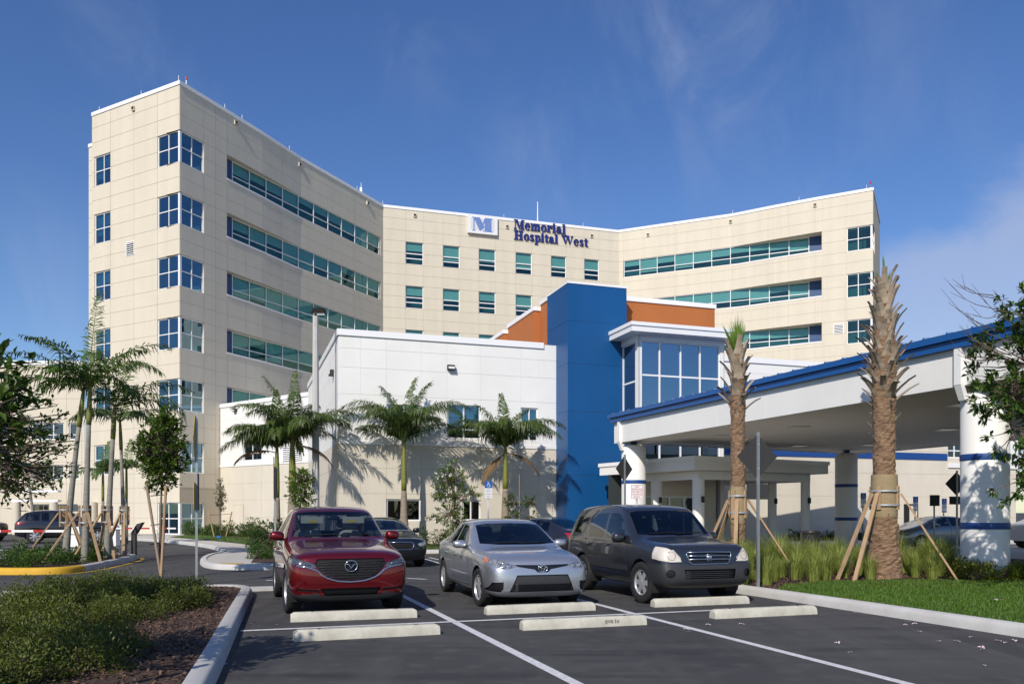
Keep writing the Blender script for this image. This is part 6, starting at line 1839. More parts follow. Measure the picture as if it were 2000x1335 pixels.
def cabin(car, s_dash, s_rear, zf, zs, y, seat, wheel_side=1, light_visor=False, zroof=1.5):
    t = car.t
    mb = MB(); mb.box(car.S(s_rear), car.S(s_dash), -y, y, .35, .45); build('cabin_floor', mb, M['cabin'], t)
    mb = MB(); blob(mb, (car.S(s_dash + .08), 0, zf - .12), (.3, y * .93, .13), 16, 8, .5); build('dashboard', mb, M['cabin'], t, smooth=True)
    for row, sr in enumerate((s_dash + .95, s_dash + 1.75)):
        for sg in (1, -1):
            mb = MB(); blob(mb, (car.S(sr), sg * y * .5, zs - .28), (.09, .24, .32), 12, 8, .6); blob(mb, (car.S(sr) + .22, sg * y * .5, .6), (.28, .25, .1), 12, 8, .6)
            o = build('seat', mb, M[seat], t, smooth=True)
            mb = MB(); blob(mb, (car.S(sr + .03), sg * y * .5, zs + .13), (.05, .14, .09), 12, 8, .6); build('headrest', mb, M[seat], o, smooth=True)
    mb = MB(); c = V3((car.S(s_dash + .42), wheel_side * y * .5, zf - .08)); n = 18
    pts = [c + V3((-.09 * math.sin(a), .18 * math.cos(a), .16 * math.sin(a))) for a in [2 * math.pi * i / n for i in range(n + 1)]]
    mb.tube(pts, .014, 6, cap=False); build('steering_wheel', mb, M['trim'], t, smooth=True)
    mb = MB(); blob(mb, (car.S(s_dash + .55), 0, zroof - .14), (.02, .11, .04), 10, 6, .6); build('inner_mirror', mb, M['trim'], t, smooth=True)
    if light_visor:
        for sg in (1, -1):
            mb = MB(); mb.box(car.S(s_dash + .64), car.S(s_dash + .61), sg * y * .50 - .19, sg * y * .50 + .19, zroof - .23, zroof - .12); o = build('sun_visor', mb, M['seat_l'], t)
            mb = MB(); mb.box(car.S(s_dash + .61), car.S(s_dash + .606), sg * y * .50 - .02 * sg - .07, sg * y * .50 - .02 * sg + .06, zroof - .22, zroof - .18); build('visor_label', mb, M['signyel'], o)
def wipers(car, z, y0, smin=1.0):
    for a, b in ((-.75 * y0, .0), (.0 * y0, .78 * y0)):
        pts = []
        for i in range(5):
            y = a + (b - a) * i / 4; h, n_ = car.hit(y, z + .012 * i / 4)
            if h: pts.append(h + n_ * .012)
        if len(pts) > 1:
            mb = MB(); mb.tube(pts, .009, 5); build('wiper', mb, M['trim'], car.t)
def emblem(car, kind, z, r):
    h, n_ = car.hit(0, z); x = h.x + .014; mb = MB()
    def ell(cx, cz, ry, rz, w_=.006):
        pts = [(x + .002, cx + ry * math.cos(a), cz + rz * math.sin(a)) for a in [2 * math.pi * i / 24 for i in range(25)]]; mb.tube(pts, w_, 6, cap=False)
    if kind == 'wings':
        ell(0, z, r * 1.1, r * .95, .009); mb.tube([(x, -r * .95, z + r * .35), (x, -r * .45, z + r * .25), (x + .004, 0, z - r * .38), (x, r * .45, z + r * .25), (x, r * .95, z + r * .35)], [.005, .011, .014, .011, .005], 6)
    elif kind == 'rings':
        ell(0, z, r * 1.25, r * .85, .008); ell(0, z, r * .42, r * .78, .007); ell(0, z + r * .38, r * .95, r * .40, .007)
    else:
        q = [(-r * 1.0, r * .9), (r * 1.0, r * .9), (r * .85, -r * .9), (-r * .85, -r * .9), (-r * 1.0, r * .9)]
        mb.tube([(x, a, z + b) for a, b in q], .008, 6); 
        for sg in (-1, 1): mb.tube([(x, sg * r * .55, z + r * .75), (x, sg * r * .40, z - r * .75)], .010, 6)
        mb.tube([(x, -r * .45, z), (x, r * .45, z)], .012, 6)
    build('emblem', mb, M['chrome'], car.t, smooth=True)
def tube_on(car, pts, r, name, mat, parent=None, off=.006):
    q = []
    for y, z in pts:
        h, n_ = car.hit(y, z)
        if h: q.append(h + n_ * off)
    mb = MB(); mb.tube(q, r, 6); return build(name, mb, mat, parent or car.t, smooth=True)
def mir(p): return [(-a, b) for a, b in p][::-1]
def seams(car, lines, w_=.012):
    for ln in lines:
        polys = []
        for (a, b) in zip(ln, ln[1:]):
            d = math.hypot(b[0] - a[0], b[1] - a[1]); nx, ny = -(b[1] - a[1]) / d * w_ / 2, (b[0] - a[0]) / d * w_ / 2
            polys.append([(a[0] - nx, a[1] - ny), (b[0] - nx, b[1] - ny), (b[0] + nx, b[1] + ny), (a[0] + nx, a[1] + ny)])
        car.cut('panel_gap', 's', polys, M['seam'], thr=.15)
def handles(car, sts, z):
    for st in sts:
        for sg in (1, -1):
            h = car.hit_side(st, z, sg)
            if h:
                mb = MB(); blob(mb, (h.x, h.y + sg * .015, z), (.1, .02, .018), 10, 6, .7); build('door_handle', mb, car.paint, car.t, smooth=True)
def sec(zb, wl, zl, wm, zm, ws, zs, wg, zg, wr, zr, zc, zb2=None):
    return [(0, zb), (wl * .86, zb), (wl, zl), (wm, zm), (ws, zs), (wg, zg), (wr, zr), (wr * .55, zr + (zc - zr) * .75), (0, zc)]
def park(car_obj, axle_xy, s_f, L, yaw):
    """stand the car with the middle of its front axle at axle_xy, nose pointing along yaw"""
    d = V3((math.cos(yaw), math.sin(yaw))); c = V3((axle_xy[0], axle_xy[1])) - d * (L / 2 - s_f)
    car_obj.location = (c.x, c.y, 0); car_obj.rotation_euler = (0, 0, yaw)
YAW = math.atan2(-N2.y, -N2.x)

# --- red crossover -------------------------------------------------
L = 4.55
ST = [(0.00, sec(.28, .62, .37, .68, .58, .68, .76, .60, .865, .42, .892, .90), [.09, .09, .02, 0, .02, .05, .07, .07, .07]),
      (0.10, sec(.24, .84, .36, .875, .56, .87, .77, .79, .90, .54, .94, .95), [.02, .02, 0, 0, .0, .02, .02, .02, .02]),
      (0.28, sec(.22, .88, .35, .91, .57, .90, .81, .83, .945, .60, .985, 1.0)),
      (0.70, sec(.20, .885, .33, .92, .62, .90, .88, .83, .99, .62, 1.035, 1.05)),
      (1.20, sec(.20, .88, .33, .92, .66, .905, .95, .84, 1.04, .64, 1.085, 1.10)),
      (1.42, sec(.20, .88, .33, .92, .67, .905, .985, .85, 1.07, .69, 1.12, 1.14)),
      (1.55, sec(.20, .88, .33, .92, .67, .905, 1.0, .845, 1.12, .70, 1.20, 1.225)),
      (2.10, sec(.20, .88, .33, .92, .68, .905, 1.02, .785, 1.34, .66, 1.565, 1.60)),
      (2.35, sec(.20, .88, .33, .92, .68, .905, 1.03, .775, 1.37, .65, 1.62, 1.655)),
      (2.9, sec(.20, .88, .33, .92, .69, .905, 1.05, .77, 1.38, .645, 1.64, 1.675)),
      (3.6, sec(.20, .88, .34, .92, .70, .905, 1.07, .76, 1.37, .63, 1.615, 1.65)),
      (4.15, sec(.22, .87, .36, .91, .72, .89, 1.09, .71, 1.33, .56, 1.53, 1.58)),
      (4.38, sec(.25, .84, .38, .88, .72, .85, 1.07, .72, 1.16, .55, 1.24, 1.27)),
      (4.50, sec(.30, .74, .42, .80, .72, .76, 1.0, .66, 1.06, .48, 1.10, 1.11)),
      (4.55, sec(.36, .60, .46, .66, .70, .62, .92, .52, .98, .36, 1.0, 1.0))]
car = Car('parked_crossover', 'shiny dark red crossover parked nose-on behind the left wheel stop', L, ST, M['paint_red'], crease={4: .25, 6: .3})
car.cut('windshield', 'f', [(-.75, 1.165), (-.4, 1.15), (.4, 1.15), (.75, 1.165), (.735, 1.22), (.64, 1.535), (.48, 1.563), (0, 1.573), (-.48, 1.563), (-.64, 1.535), (-.735, 1.22)], M['car_glass'], smin=1.38, smax=2.45, thr=.02)
car.cut('rear_window', 'r', [(-.6, 1.2), (.6, 1.2), (.52, 1.5), (-.52, 1.5)], M['car_glass_d'], smin=3.9, thr=.05)
for pl in ([(1.85, 1.075), (2.75, 1.09), (2.75, 1.50), (2.42, 1.50)], [(2.83, 1.09), (3.55, 1.11), (3.55, 1.48), (2.83, 1.505)], [(3.63, 1.12), (4.02, 1.2), (3.9, 1.44), (3.63, 1.475)]):
    car.cut('side_window', 's', pl, M['car_glass_d'], thr=.1)
HL = [(.93, .92), (.92, .82), (.82, .785), (.68, .77), (.56, .74), (.52, .75), (.54, .80), (.70, .855)]
for q in (HL, mir(HL)): car.cut('headlight', 'f', q, M['hl_dark'], smax=.60, thr=-.3, push=-.008)
GR = [(-.50, .87), (.50, .87), (.535, .80), (.47, .70), (.36, .61), (.22, .565), (0, .55), (-.22, .565), (-.36, .61), (-.47, .70), (-.535, .80)]
car.cut('grille', 'f', GR, M['grille'], smax=.5, thr=-.2, push=-.02)
car.cut('lower_intake', 'f', [(-.46, .44), (.46, .44), (.38, .33), (-.38, .33)], M['grille'], smax=.5, thr=-.2, push=-.03)
for sg in (1, -1):
    car.cut('fog_slot', 'f', [(sg * a, b) for a, b in ([(.50, .425), (.80, .445), (.80, .415), (.48, .395)][::sg])], M['trim'], smax=.6, thr=-.2, push=-.015)
car.cut('skid_panel', 'f', [(-.95, .345), (-.60, .35), (-.52, .385), (-.45, .33), (.45, .33), (.52, .385), (.60, .35), (.95, .345), (.95, .1), (-.95, .1)], M['plastic'], smax=.55, thr=-.9, push=.004)
tube_on(car, [(.80, .768), (.66, .755), (.545, .722), (.50, .70), (.43, .63), (.34, .585), (.20, .545), (0, .530), (-.20, .545), (-.34, .585), (-.43, .63), (-.50, .70), (-.545, .722), (-.66, .755), (-.80, .768)], .014, 'chrome_wing', M['chrome'])
for i in range(7):
    z = .60 + i * .038; yw = .50 - max(0, .70 - z) * 1.6
    tube_on(car, [(-yw + 2 * yw * k_ / 8, z) for k_ in range(9)], .004, 'grille_bar', M['plastic'], off=-.012)
for sg in (1, -1): tube_on(car, [(sg * .84, .845), (sg * .80, .81), (sg * .70, .80), (sg * .60, .79)], .006, 'lamp_trim', M['chrome'])
emblem(car, 'wings', .765, .085)
seams(car, [[(1.62, .36), (1.60, .7), (1.66, .98)], [(2.78, .36), (2.79, 1.08)], [(3.45, .62), (3.62, .85), (3.6, 1.1)]])
handles(car, (2.6, 3.4), .93)
wheels(car, .93, 3.63, .355, .225, .91, 'rimm', 10, steer=.04)
mirrors(car, 1.78, 1.17, .87, (.10, .125, .08)); wipers(car, 1.175, .72)
cabin(car, 1.55, 4.1, 1.12, 1.22, .72, 'seat_l', 1, True, 1.60)
red = car.finish(); red_s = .93
park(red, (-2.755, 13.33), .93, L, YAW + .02); red.scale = (1, 1, 1.03)

# --- silver sedan --------------------------------------------------
L = 4.64
ST = [(0.00, sec(.24, .56, .31, .62, .46, .62, .64, .52, .735, .36, .76, .77), [.10, .10, .03, 0, .03, .06, .08, .08, .08]),
      (0.11, sec(.20, .77, .28, .81, .45, .81, .65, .71, .775, .48, .81, .82), [.03, .03, 0, 0, .0, .02, .02, .02, .02]),
      (0.32, sec(.18, .84, .27, .87, .47, .865, .71, .78, .835, .56, .875, .89)),
      (0.75, sec(.17, .855, .27, .885, .52, .87, .79, .80, .89, .60, .93, .945)),
      (1.10, sec(.17, .855, .27, .887, .55, .875, .83, .81, .91, .62, .945, .965)),
      (1.30, sec(.17, .855, .27, .887, .56, .875, .87, .80, .94, .66, .985, 1.01)),
      (1.50, sec(.17, .855, .27, .887, .57, .875, .885, .79, 1.02, .68, 1.085, 1.11)),
      (2.05, sec(.17, .855, .27, .887, .58, .875, .905, .725, 1.20, .63, 1.36, 1.39)),
      (2.30, sec(.17, .855, .27, .887, .58, .875, .915, .715, 1.22, .62, 1.405, 1.44)),
      (2.80, sec(.17, .855, .27, .887, .59, .875, .925, .715, 1.22, .62, 1.415, 1.455)),
      (3.30, sec(.17, .855, .28, .885, .60, .87, .935, .70, 1.19, .60, 1.375, 1.41)),
      (3.75, sec(.18, .85, .30, .875, .61, .86, .94, .69, 1.08, .56, 1.20, 1.24)),
      (4.10, sec(.20, .82, .32, .85, .62, .84, .95, .74, 1.02, .58, 1.065, 1.085)),
      (4.45, sec(.24, .76, .36, .80, .62, .78, .93, .70, 1.00, .52, 1.04, 1.05)),
      (4.58, sec(.30, .64, .40, .70, .62, .68, .86, .60, .93, .42, .96, .97)),
      (4.64, sec(.36, .52, .44, .58, .62, .56, .80, .46, .86, .32, .88, .88))]
car = Car('parked_sedan', 'silver compact sedan parked in the middle stall between the red and dark grey cars', L, ST, M['paint_silver'], crease={3: .2, 4: .3, 6: .25})
car.cut('windshield', 'f', [(-.70, 1.02), (-.35, 1.0), (.35, 1.0), (.70, 1.02), (.685, 1.08), (.61, 1.325), (.42, 1.355), (0, 1.363), (-.42, 1.355), (-.61, 1.325), (-.685, 1.08)], M['car_glass_d'], smin=1.22, smax=2.45, thr=.02)
car.cut('rear_window', 'r', [(-.6, 1.06), (.6, 1.06), (.5, 1.36), (-.5, 1.36)], M['car_glass_d'], smin=3.2, smax=4.3, thr=.03)
for pl in ([(1.72, .955), (2.62, .965), (2.62, 1.335), (2.35, 1.33), (2.1, 1.25)], [(2.69, .967), (3.35, .985), (3.28, 1.27), (3.0, 1.32), (2.69, 1.337)], [(3.41, .988), (3.72, 1.02), (3.5, 1.18), (3.34, 1.25)]):
    car.cut('side_window', 's', pl, M['car_glass_d'], thr=.08)
HL = [(.88, .86), (.87, .76), (.76, .675), (.60, .65), (.42, .695), (.46, .72), (.62, .765), (.78, .83)]
HA = [(.90, .885), (.90, .79), (.83, .755), (.80, .85)]
for sg in (0, 1):
    q = HA if sg == 0 else mir(HA)
    car.cut('turn_lamp', 'f', q, M['amber'], smax=.66, thr=-.4, push=-.004)
    q = HL if sg == 0 else mir(HL)
    car.cut('headlight', 'f', q, M['hl_clear'], smax=.55, thr=-.3, push=-.006)
car.cut('grille', 'f', [(-.47, .728), (-.2, .722), (0, .718), (.2, .722), (.47, .728), (.42, .695), (.14, .65), (.09, .605), (-.09, .605), (-.14, .65), (-.42, .695)], M['trim'], smax=.5, thr=-.3, push=-.01)
car.cut('lower_intake', 'f', [(-.44, .565), (.44, .565), (.56, .30), (-.56, .30)], M['plastic'], smax=.6, thr=-.4, push=-.025)
for i in range(4):
    z = .315 + i * .032; tube_on(car, [(-.5 + k_ * .125, z) for k_ in range(9)], .007, 'intake_bar', M['trim'], off=-.01)
for sg in (1, -1):
    car.cut('fog_recess', 'f', [(sg * a, b) for a, b in ([(.66, .46), (.82, .45), (.86, .31), (.70, .30), (.66, .35)][::sg])], M['trim'], smax=.8, thr=-.4, push=-.02)
car.cut('under_lip', 'f', [(-.95, .205), (.95, .205), (.95, .05), (-.95, .05)], M['trim'], smax=.6, thr=-.95, push=.002)
for sg in (1, -1):
    tube_on(car, [(sg * .66 + .038 * math.cos(a), .715 + .038 * math.sin(a)) for a in [2 * math.pi * i / 14 for i in range(15)]], .007, 'reflector_rim', M['chrome'], off=.003)
    tube_on(car, [(sg * .56 + .026 * math.cos(a), .71 + .026 * math.sin(a)) for a in [2 * math.pi * i / 14 for i in range(15)]], .007, 'reflector_rim', M['chrome'], off=.003)
emblem(car, 'rings', .665, .062)
seams(car, [[(1.55, .30), (1.52, .6), (1.60, .86)], [(2.66, .30), (2.655, .96)], [(3.25, .45), (3.42, .7), (3.4, .98)], [(1.58, .30), (3.1, .30)]])
handles(car, (2.45, 3.22), .80)
wheels(car, .92, 3.62, .315, .205, .875, 'rimm', 9, 'rimm', rimr=.68, steer=.06)
mirrors(car, 1.80, 1.0, .85, (.09, .13, .07)); wipers(car, 1.02, .68)
cabin(car, 1.35, 3.7, .97, 1.08, .68, 'seat_d', 1, False, 1.40)
sil = car.finish(); park(sil, (.24, 14.25), .92, L, YAW - .02); sil.scale = (1, 1, 1.03)

# --- dark grey boxy SUV --------------------------------------------
L = 4.60
ST = [(0.00, sec(.36, .62, .42, .68, .56, .68, .74, .62, .86, .46, .895, .90), [.08, .08, .0, 0, .05, .07, .09, .09, .09]),
      (0.09, sec(.32, .80, .40, .85, .56, .845, .75, .78, .91, .60, .945, .955), [.03, .02, 0, 0, .03, .04, .03, .03, .03]),
      (0.26, sec(.29, .86, .38, .89, .57, .88, .80, .83, .965, .66, 1.0, 1.01)),
      (0.65, sec(.24, .86, .36, .89, .62, .875, .88, .82, .99, .66, 1.03, 1.045)),
      (1.05, sec(.24, .86, .36, .89, .64, .875, .94, .82, 1.03, .68, 1.065, 1.085)),
      (1.20, sec(.24, .86, .36, .89, .65, .875, .965, .82, 1.06, .70, 1.10, 1.125)),
      (1.34, sec(.24, .86, .36, .89, .65, .875, .975, .82, 1.13, .72, 1.19, 1.22)),
      (1.82, sec(.24, .86, .36, .89, .66, .875, .985, .765, 1.36, .68, 1.555, 1.585)),
      (2.05, sec(.24, .86, .36, .89, .66, .875, .99, .76, 1.39, .675, 1.615, 1.645)),
      (2.7, sec(.24, .86, .36, .89, .66, .875, .995, .76, 1.40, .675, 1.645, 1.675)),
      (3.5, sec(.24, .86, .36, .89, .66, .875, 1.0, .76, 1.39, .67, 1.63, 1.66)),
      (4.12, sec(.25, .86, .37, .885, .67, .87, 1.0, .75, 1.36, .66, 1.57, 1.60)),
      (4.34, sec(.27, .84, .38, .87, .67, .85, .99, .76, 1.22, .66, 1.38, 1.41)),
      (4.45, sec(.30, .80, .40, .83, .67, .81, .97, .74, 1.06, .60, 1.12, 1.15)),
      (4.60, sec(.36, .66, .44, .70, .66, .68, .86, .60, .94, .44, .97, .98))]
car = Car('parked_suv', 'dark grey boxy suv with hazy headlights parked beside the grassy bed', L, ST, M['paint_grey'], crease={3: .3, 4: .55, 6: .55})
car.cut('windshield', 'f', [(-.74, 1.135), (-.3, 1.115), (.3, 1.115), (.74, 1.135), (.725, 1.20), (.66, 1.505), (.48, 1.535), (0, 1.545), (-.48, 1.535), (-.66, 1.505), (-.725, 1.20)], M['car_glass_d'], smin=1.1, smax=2.2, thr=.02)
car.cut('rear_window', 'r', [(-.6, 1.12), (.6, 1.12), (.55, 1.5), (-.55, 1.5)], M['car_glass_d'], smin=3.9, thr=.05)
for pl in ([(1.52, 1.04), (2.42, 1.045), (2.42, 1.50), (2.12, 1.50), (1.9, 1.44)], [(2.52, 1.045), (3.22, 1.05), (3.30, 1.16), (3.30, 1.47), (2.52, 1.505)], [(3.42, 1.10), (4.05, 1.12), (3.98, 1.42), (3.42, 1.465)]):
    car.cut('side_window', 's', pl, M['car_glass_d'], thr=.08)
HL = [(.91, .945), (.92, .83), (.87, .745), (.72, .72), (.525, .725), (.54, .78), (.64, .885), (.74, .945), (.83, .965)]
for q in (HL, mir(HL)): car.cut('headlight', 'f', q, M['hl_hazy'], smax=.44, thr=-.4, push=-.004)
car.cut('grille', 'f', [(-.42, .865), (.42, .865), (.43, .83), (.38, .72), (.33, .69), (-.33, .69), (-.38, .72), (-.43, .83)], M['trim'], smax=.5, thr=-.3, push=-.02)
tube_on(car, [(-.42, .868), (-.43, .83), (-.38, .715), (-.33, .685), (.33, .685), (.38, .715), (.43, .83), (.42, .868), (.2, .872), (0, .874), (-.2, .872), (-.42, .868)], .010, 'grille_surround', M['chrome'])
for z in (.815, .76): tube_on(car, [(-.40, z), (-.2, z), (0, z), (.2, z), (.40, z)], .012, 'grille_bar', M['chrome'], off=.002)
BUMP = [(-.95, .69), (-.5, .69), (-.40, .665), (.40, .665), (.5, .69), (.95, .69), (.95, .1), (-.95, .1)]
car.cut('lower_intake', 'f', [(-.50, .60), (.50, .60), (.47, .45), (-.47, .45)], M['grille'], smax=.5, thr=-.3, push=-.03)
for sg in (1, -1):
    cy = sg * .73; pl = [(cy + .075 * math.cos(2 * math.pi * i / 14), .535 + .065 * math.sin(2 * math.pi * i / 14)) for i in range(14)]
    car.cut('fog_cover', 'f', pl, M['trim'], smax=.7, thr=-.3, push=-.015)
car.cut('bumper', 'f', BUMP, M['plastic'], smax=.62, thr=-.95, push=.012)
for i in range(4):
    z = .47 + i * .032; tube_on(car, [(-.46 + k_ * .115, z) for k_ in range(9)], .006, 'intake_bar', M['plastic'], off=-.012)
for sg in (1, -1):
    tube_on(car, [(sg * .70 + .068 * math.cos(a), .82 + .068 * math.sin(a)) for a in [2 * math.pi * i / 14 for i in range(15)]], .004, 'reflector_rim', M['hl_clear'], off=.001)
    tube_on(car, [(sg * .535, .745), (sg * .545, .79), (sg * .64, .893), (sg * .74, .953)], .008, 'lamp_trim', M['chrome'])
emblem(car, 'h', .785, .055)
seams(car, [[(1.40, .38), (1.38, .7), (1.44, .98)], [(2.47, .38), (2.47, 1.04)], [(3.1, .62), (3.36, .85), (3.36, 1.1)]])
car.cut('side_moulding', 's', [(1.42, .60), (3.05, .60), (3.05, .51), (1.42, .51)], M['plastic'], thr=.3, push=.012)
handles(car, (2.3, 3.15), .92)
wheels(car, .90, 3.52, .345, .215, .885, 'rimm', 6, 'rimm', rimr=.62, steel=True, steer=.12)
mirrors(car, 1.62, 1.08, .86, (.10, .12, .09), M['paint_grey']); wipers(car, 1.14, .70)
cabin(car, 1.30, 4.0, 1.10, 1.18, .70, 'seat_d', 1, False, 1.58)
suv = car.finish(); park(suv, (3.10, 14.75), .90, L, YAW - .01); suv.scale = (1, 1, 1.06)

# --- cars further back ---------------------------------------------
SED = [(0.00, sec(.26, .52, .32, .58, .50, .58, .66, .48, .76, .34, .79, .80), [.09, .09, .02, 0, .02, .05, .06, .06, .06]),
       (0.12, sec(.2, .74, .29, .80, .48, .79, .66, .70, .79, .48, .83, .85)),
       (0.35, sec(.18, .85, .28, .885, .50, .875, .72, .79, .84, .56, .885, .90)),
       (1.05, sec(.18, .88, .28, .91, .56, .895, .83, .82, .93, .62, .965, .985)),
       (1.55, sec(.18, .88, .28, .915, .58, .90, .90, .81, .98, .68, 1.02, 1.04)),
       (1.75, sec(.18, .88, .28, .915, .58, .90, .915, .78, 1.06, .66, 1.12, 1.14)),
       (2.35, sec(.18, .88, .28, .915, .59, .90, .93, .70, 1.24, .57, 1.39, 1.42)),
       (2.9, sec(.18, .88, .28, .915, .59, .90, .94, .69, 1.26, .56, 1.43, 1.475)),
       (3.5, sec(.18, .88, .28, .91, .60, .895, .95, .68, 1.22, .55, 1.37, 1.42)),
       (4.05, sec(.2, .87, .3, .90, .61, .885, .96, .70, 1.10, .57, 1.19, 1.22)),
       (4.4, sec(.22, .85, .32, .88, .62, .86, .97, .75, 1.04, .58, 1.08, 1.10)),
       (4.85, sec(.26, .78, .36, .82, .62, .80, .95, .72, 1.03, .54, 1.06, 1.07)),
       (5.0, sec(.34, .62, .42, .68, .62, .66, .86, .58, .94, .42, .97, .98))]
def sedan(name, label, paint, light):
    c = Car(name, label, 5.0, SED, paint, 2)
    c.cut('windshield', 'f', [(-.69, 1.075), (.69, 1.075), (.55, 1.40), (0, 1.435), (-.55, 1.40)], M['car_glass_d'], smin=1.5, smax=2.8, thr=.02)
    c.cut('rear_window', 'r', [(-.6, 1.10), (.6, 1.10), (.5, 1.385), (-.5, 1.385)], M['car_glass_d'], smin=3.3, smax=4.6, thr=.03)
    for pl in ([(2.0, .98), (2.95, .99), (2.95, 1.36), (2.6, 1.35), (2.3, 1.25)], [(3.02, .99), (3.75, 1.01), (3.6, 1.28), (3.02, 1.36)]): c.cut('side_window', 's', pl, M['car_glass_d'], thr=.08)
    HL = [(.87, .79), (.86, .68), (.72, .62), (.54, .63), (.52, .70), (.70, .76)]
    for q in (HL, mir(HL)): c.cut('headlight', 'f', q, M[light], smax=.95, thr=-.3, push=-.005)
    c.cut('grille', 'f', [(-.34, .73), (.34, .73), (.40, .66), (.34, .54), (-.34, .54), (-.40, .66)], M['grille'], smax=.5, thr=-.3, push=-.015)
    tube_on(c, [(-.34, .735), (-.40, .66), (-.34, .535), (0, .53), (.34, .535), (.40, .66), (.34, .735), (0, .742), (-.34, .735)], .012, 'grille_surround', M['chrome'])
    TL = [(.82, .96), (.83, .80), (.50, .82), (.50, .93)]
    for q in (TL, mir(TL)): c.cut('tail_light', 'r', q, M['tail'], smin=4.2, thr=-.3, push=.004)
    c.cut('number_plate', 'r', [(-.16, .86), (.16, .86), (.16, .76), (-.16, .76)], M['plate'], smin=4.2, thr=0, push=.006)
    wheels(c, 1.0, 3.95, .335, .22, .90, 'rimm', 10)
    mirrors(c, 2.0, 1.04, .88, (.10, .11, .075)); cabin(c, 1.65, 4.0, 1.0, 1.1, .68, 'seat_d', 1, False, 1.40)
    return c.finish()
kia = sedan('parked_sedan', 'glossy black sedan facing forward behind the red car', M['paint_black'], 'hl_clear')
park(kia, (-3.55, 24.4), 1.0, 5.0, YAW + .05)
blk = sedan('parked_sedan', 'black sedan showing its tail lights behind the silver car', M['paint_navy'], 'hl_clear')
yb = math.atan2(.75, -.66)
blk.location = (.95, 27.6, 0); blk.rotation_euler = (0, 0, yb)
bk2 = sedan('parked_sedan', 'black sedan cut off by the left edge beyond the gate arm', M['paint_black'], 'hl_clear')
bk2.location = (-30.2, 45.5, 0); bk2.rotation_euler = (0, 0, math.atan2(.45, -.9))

# dark suv seen from behind left
JL = 4.8
JST = [(0.00, sec(.34, .60, .44, .66, .62, .66, .80, .58, .92, .44, .96, .97), [.06, .06, 0, 0, .02, .04, .05, .05, .05]),
       (0.12, sec(.28, .80, .40, .86, .62, .85, .82, .78, .97, .6, 1.01, 1.02)), (0.4, sec(.26, .90, .4, .935, .66, .92, .90, .85, 1.03, .66, 1.06, 1.075)),
       (1.35, sec(.26, .92, .4, .96, .70, .945, 1.0, .88, 1.10, .72, 1.13, 1.15)), (1.6, sec(.26, .92, .4, .96, .72, .945, 1.05, .86, 1.17, .73, 1.25, 1.27)),
       (2.15, sec(.26, .92, .4, .96, .72, .945, 1.07, .79, 1.42, .67, 1.62, 1.66)), (2.6, sec(.26, .92, .4, .96, .72, .945, 1.08, .77, 1.46, .65, 1.69, 1.74)),
       (3.5, sec(.26, .92, .4, .96, .73, .945, 1.09, .76, 1.46, .64, 1.69, 1.74)), (4.2, sec(.27, .92, .41, .955, .73, .94, 1.10, .75, 1.43, .63, 1.63, 1.68)),
       (4.5, sec(.30, .90, .43, .93, .73, .91, 1.09, .77, 1.26, .64, 1.40, 1.43)), (4.68, sec(.34, .86, .46, .89, .74, .87, 1.06, .78, 1.12, .62, 1.15, 1.16)), (4.8, sec(.42, .72, .50, .76, .72, .74, .95, .66, 1.0, .5, 1.02, 1.02))]
c = Car('parked_suv', 'charcoal suv seen from behind beyond the white gate arm at left', JL, JST, M['paint_navy'], 2)
c.cut('rear_window', 'r', [(-.66, 1.16), (.66, 1.16), (.58, 1.58), (-.58, 1.58)], M['car_glass_d'], smin=4.0, thr=.03)
c.cut('windshield', 'f', [(-.75, 1.2), (.75, 1.2), (.64, 1.64), (-.64, 1.64)], M['car_glass_d'], smin=1.4, smax=2.5, thr=.02)
for pl in ([(1.95, 1.13), (2.7, 1.14), (2.7, 1.58), (2.35, 1.57)], [(2.78, 1.14), (3.55, 1.15), (3.55, 1.58), (2.78, 1.59)], [(3.65, 1.17), (4.3, 1.2), (4.2, 1.5), (3.65, 1.57)]): c.cut('side_window', 's', pl, M['car_glass_d'], thr=.08)
TL = [(.90, 1.10), (.90, .96), (.55, .97), (.55, 1.08)]
for q in (TL, mir(TL)): c.cut('tail_light', 'r', q, M['tail'], smin=4.2, thr=-.3, push=.006)
c.cut('number_plate', 'r', [(-.16, .95), (.16, .95), (.16, .80), (-.16, .80)], M['plate'], smin=4.2, thr=0, push=.006)
mb = MB(); mb.box(c.S(4.55), c.S(4.25), -.62, .62, 1.66, 1.70); build('roof_spoiler', mb, M['trim'], c.t)
wheels(c, .95, 3.87, .38, .25, .94, 'rimm', 7); mirrors(c, 1.9, 1.18, .93, (.1, .12, .09)); cabin(c, 1.6, 4.2, 1.12, 1.25, .72, 'seat_d', 1, False, 1.65)
jeep = c.finish(); jeep.location = (-23.6, 43.5, 0); jeep.rotation_euler = (0, 0, R(27))
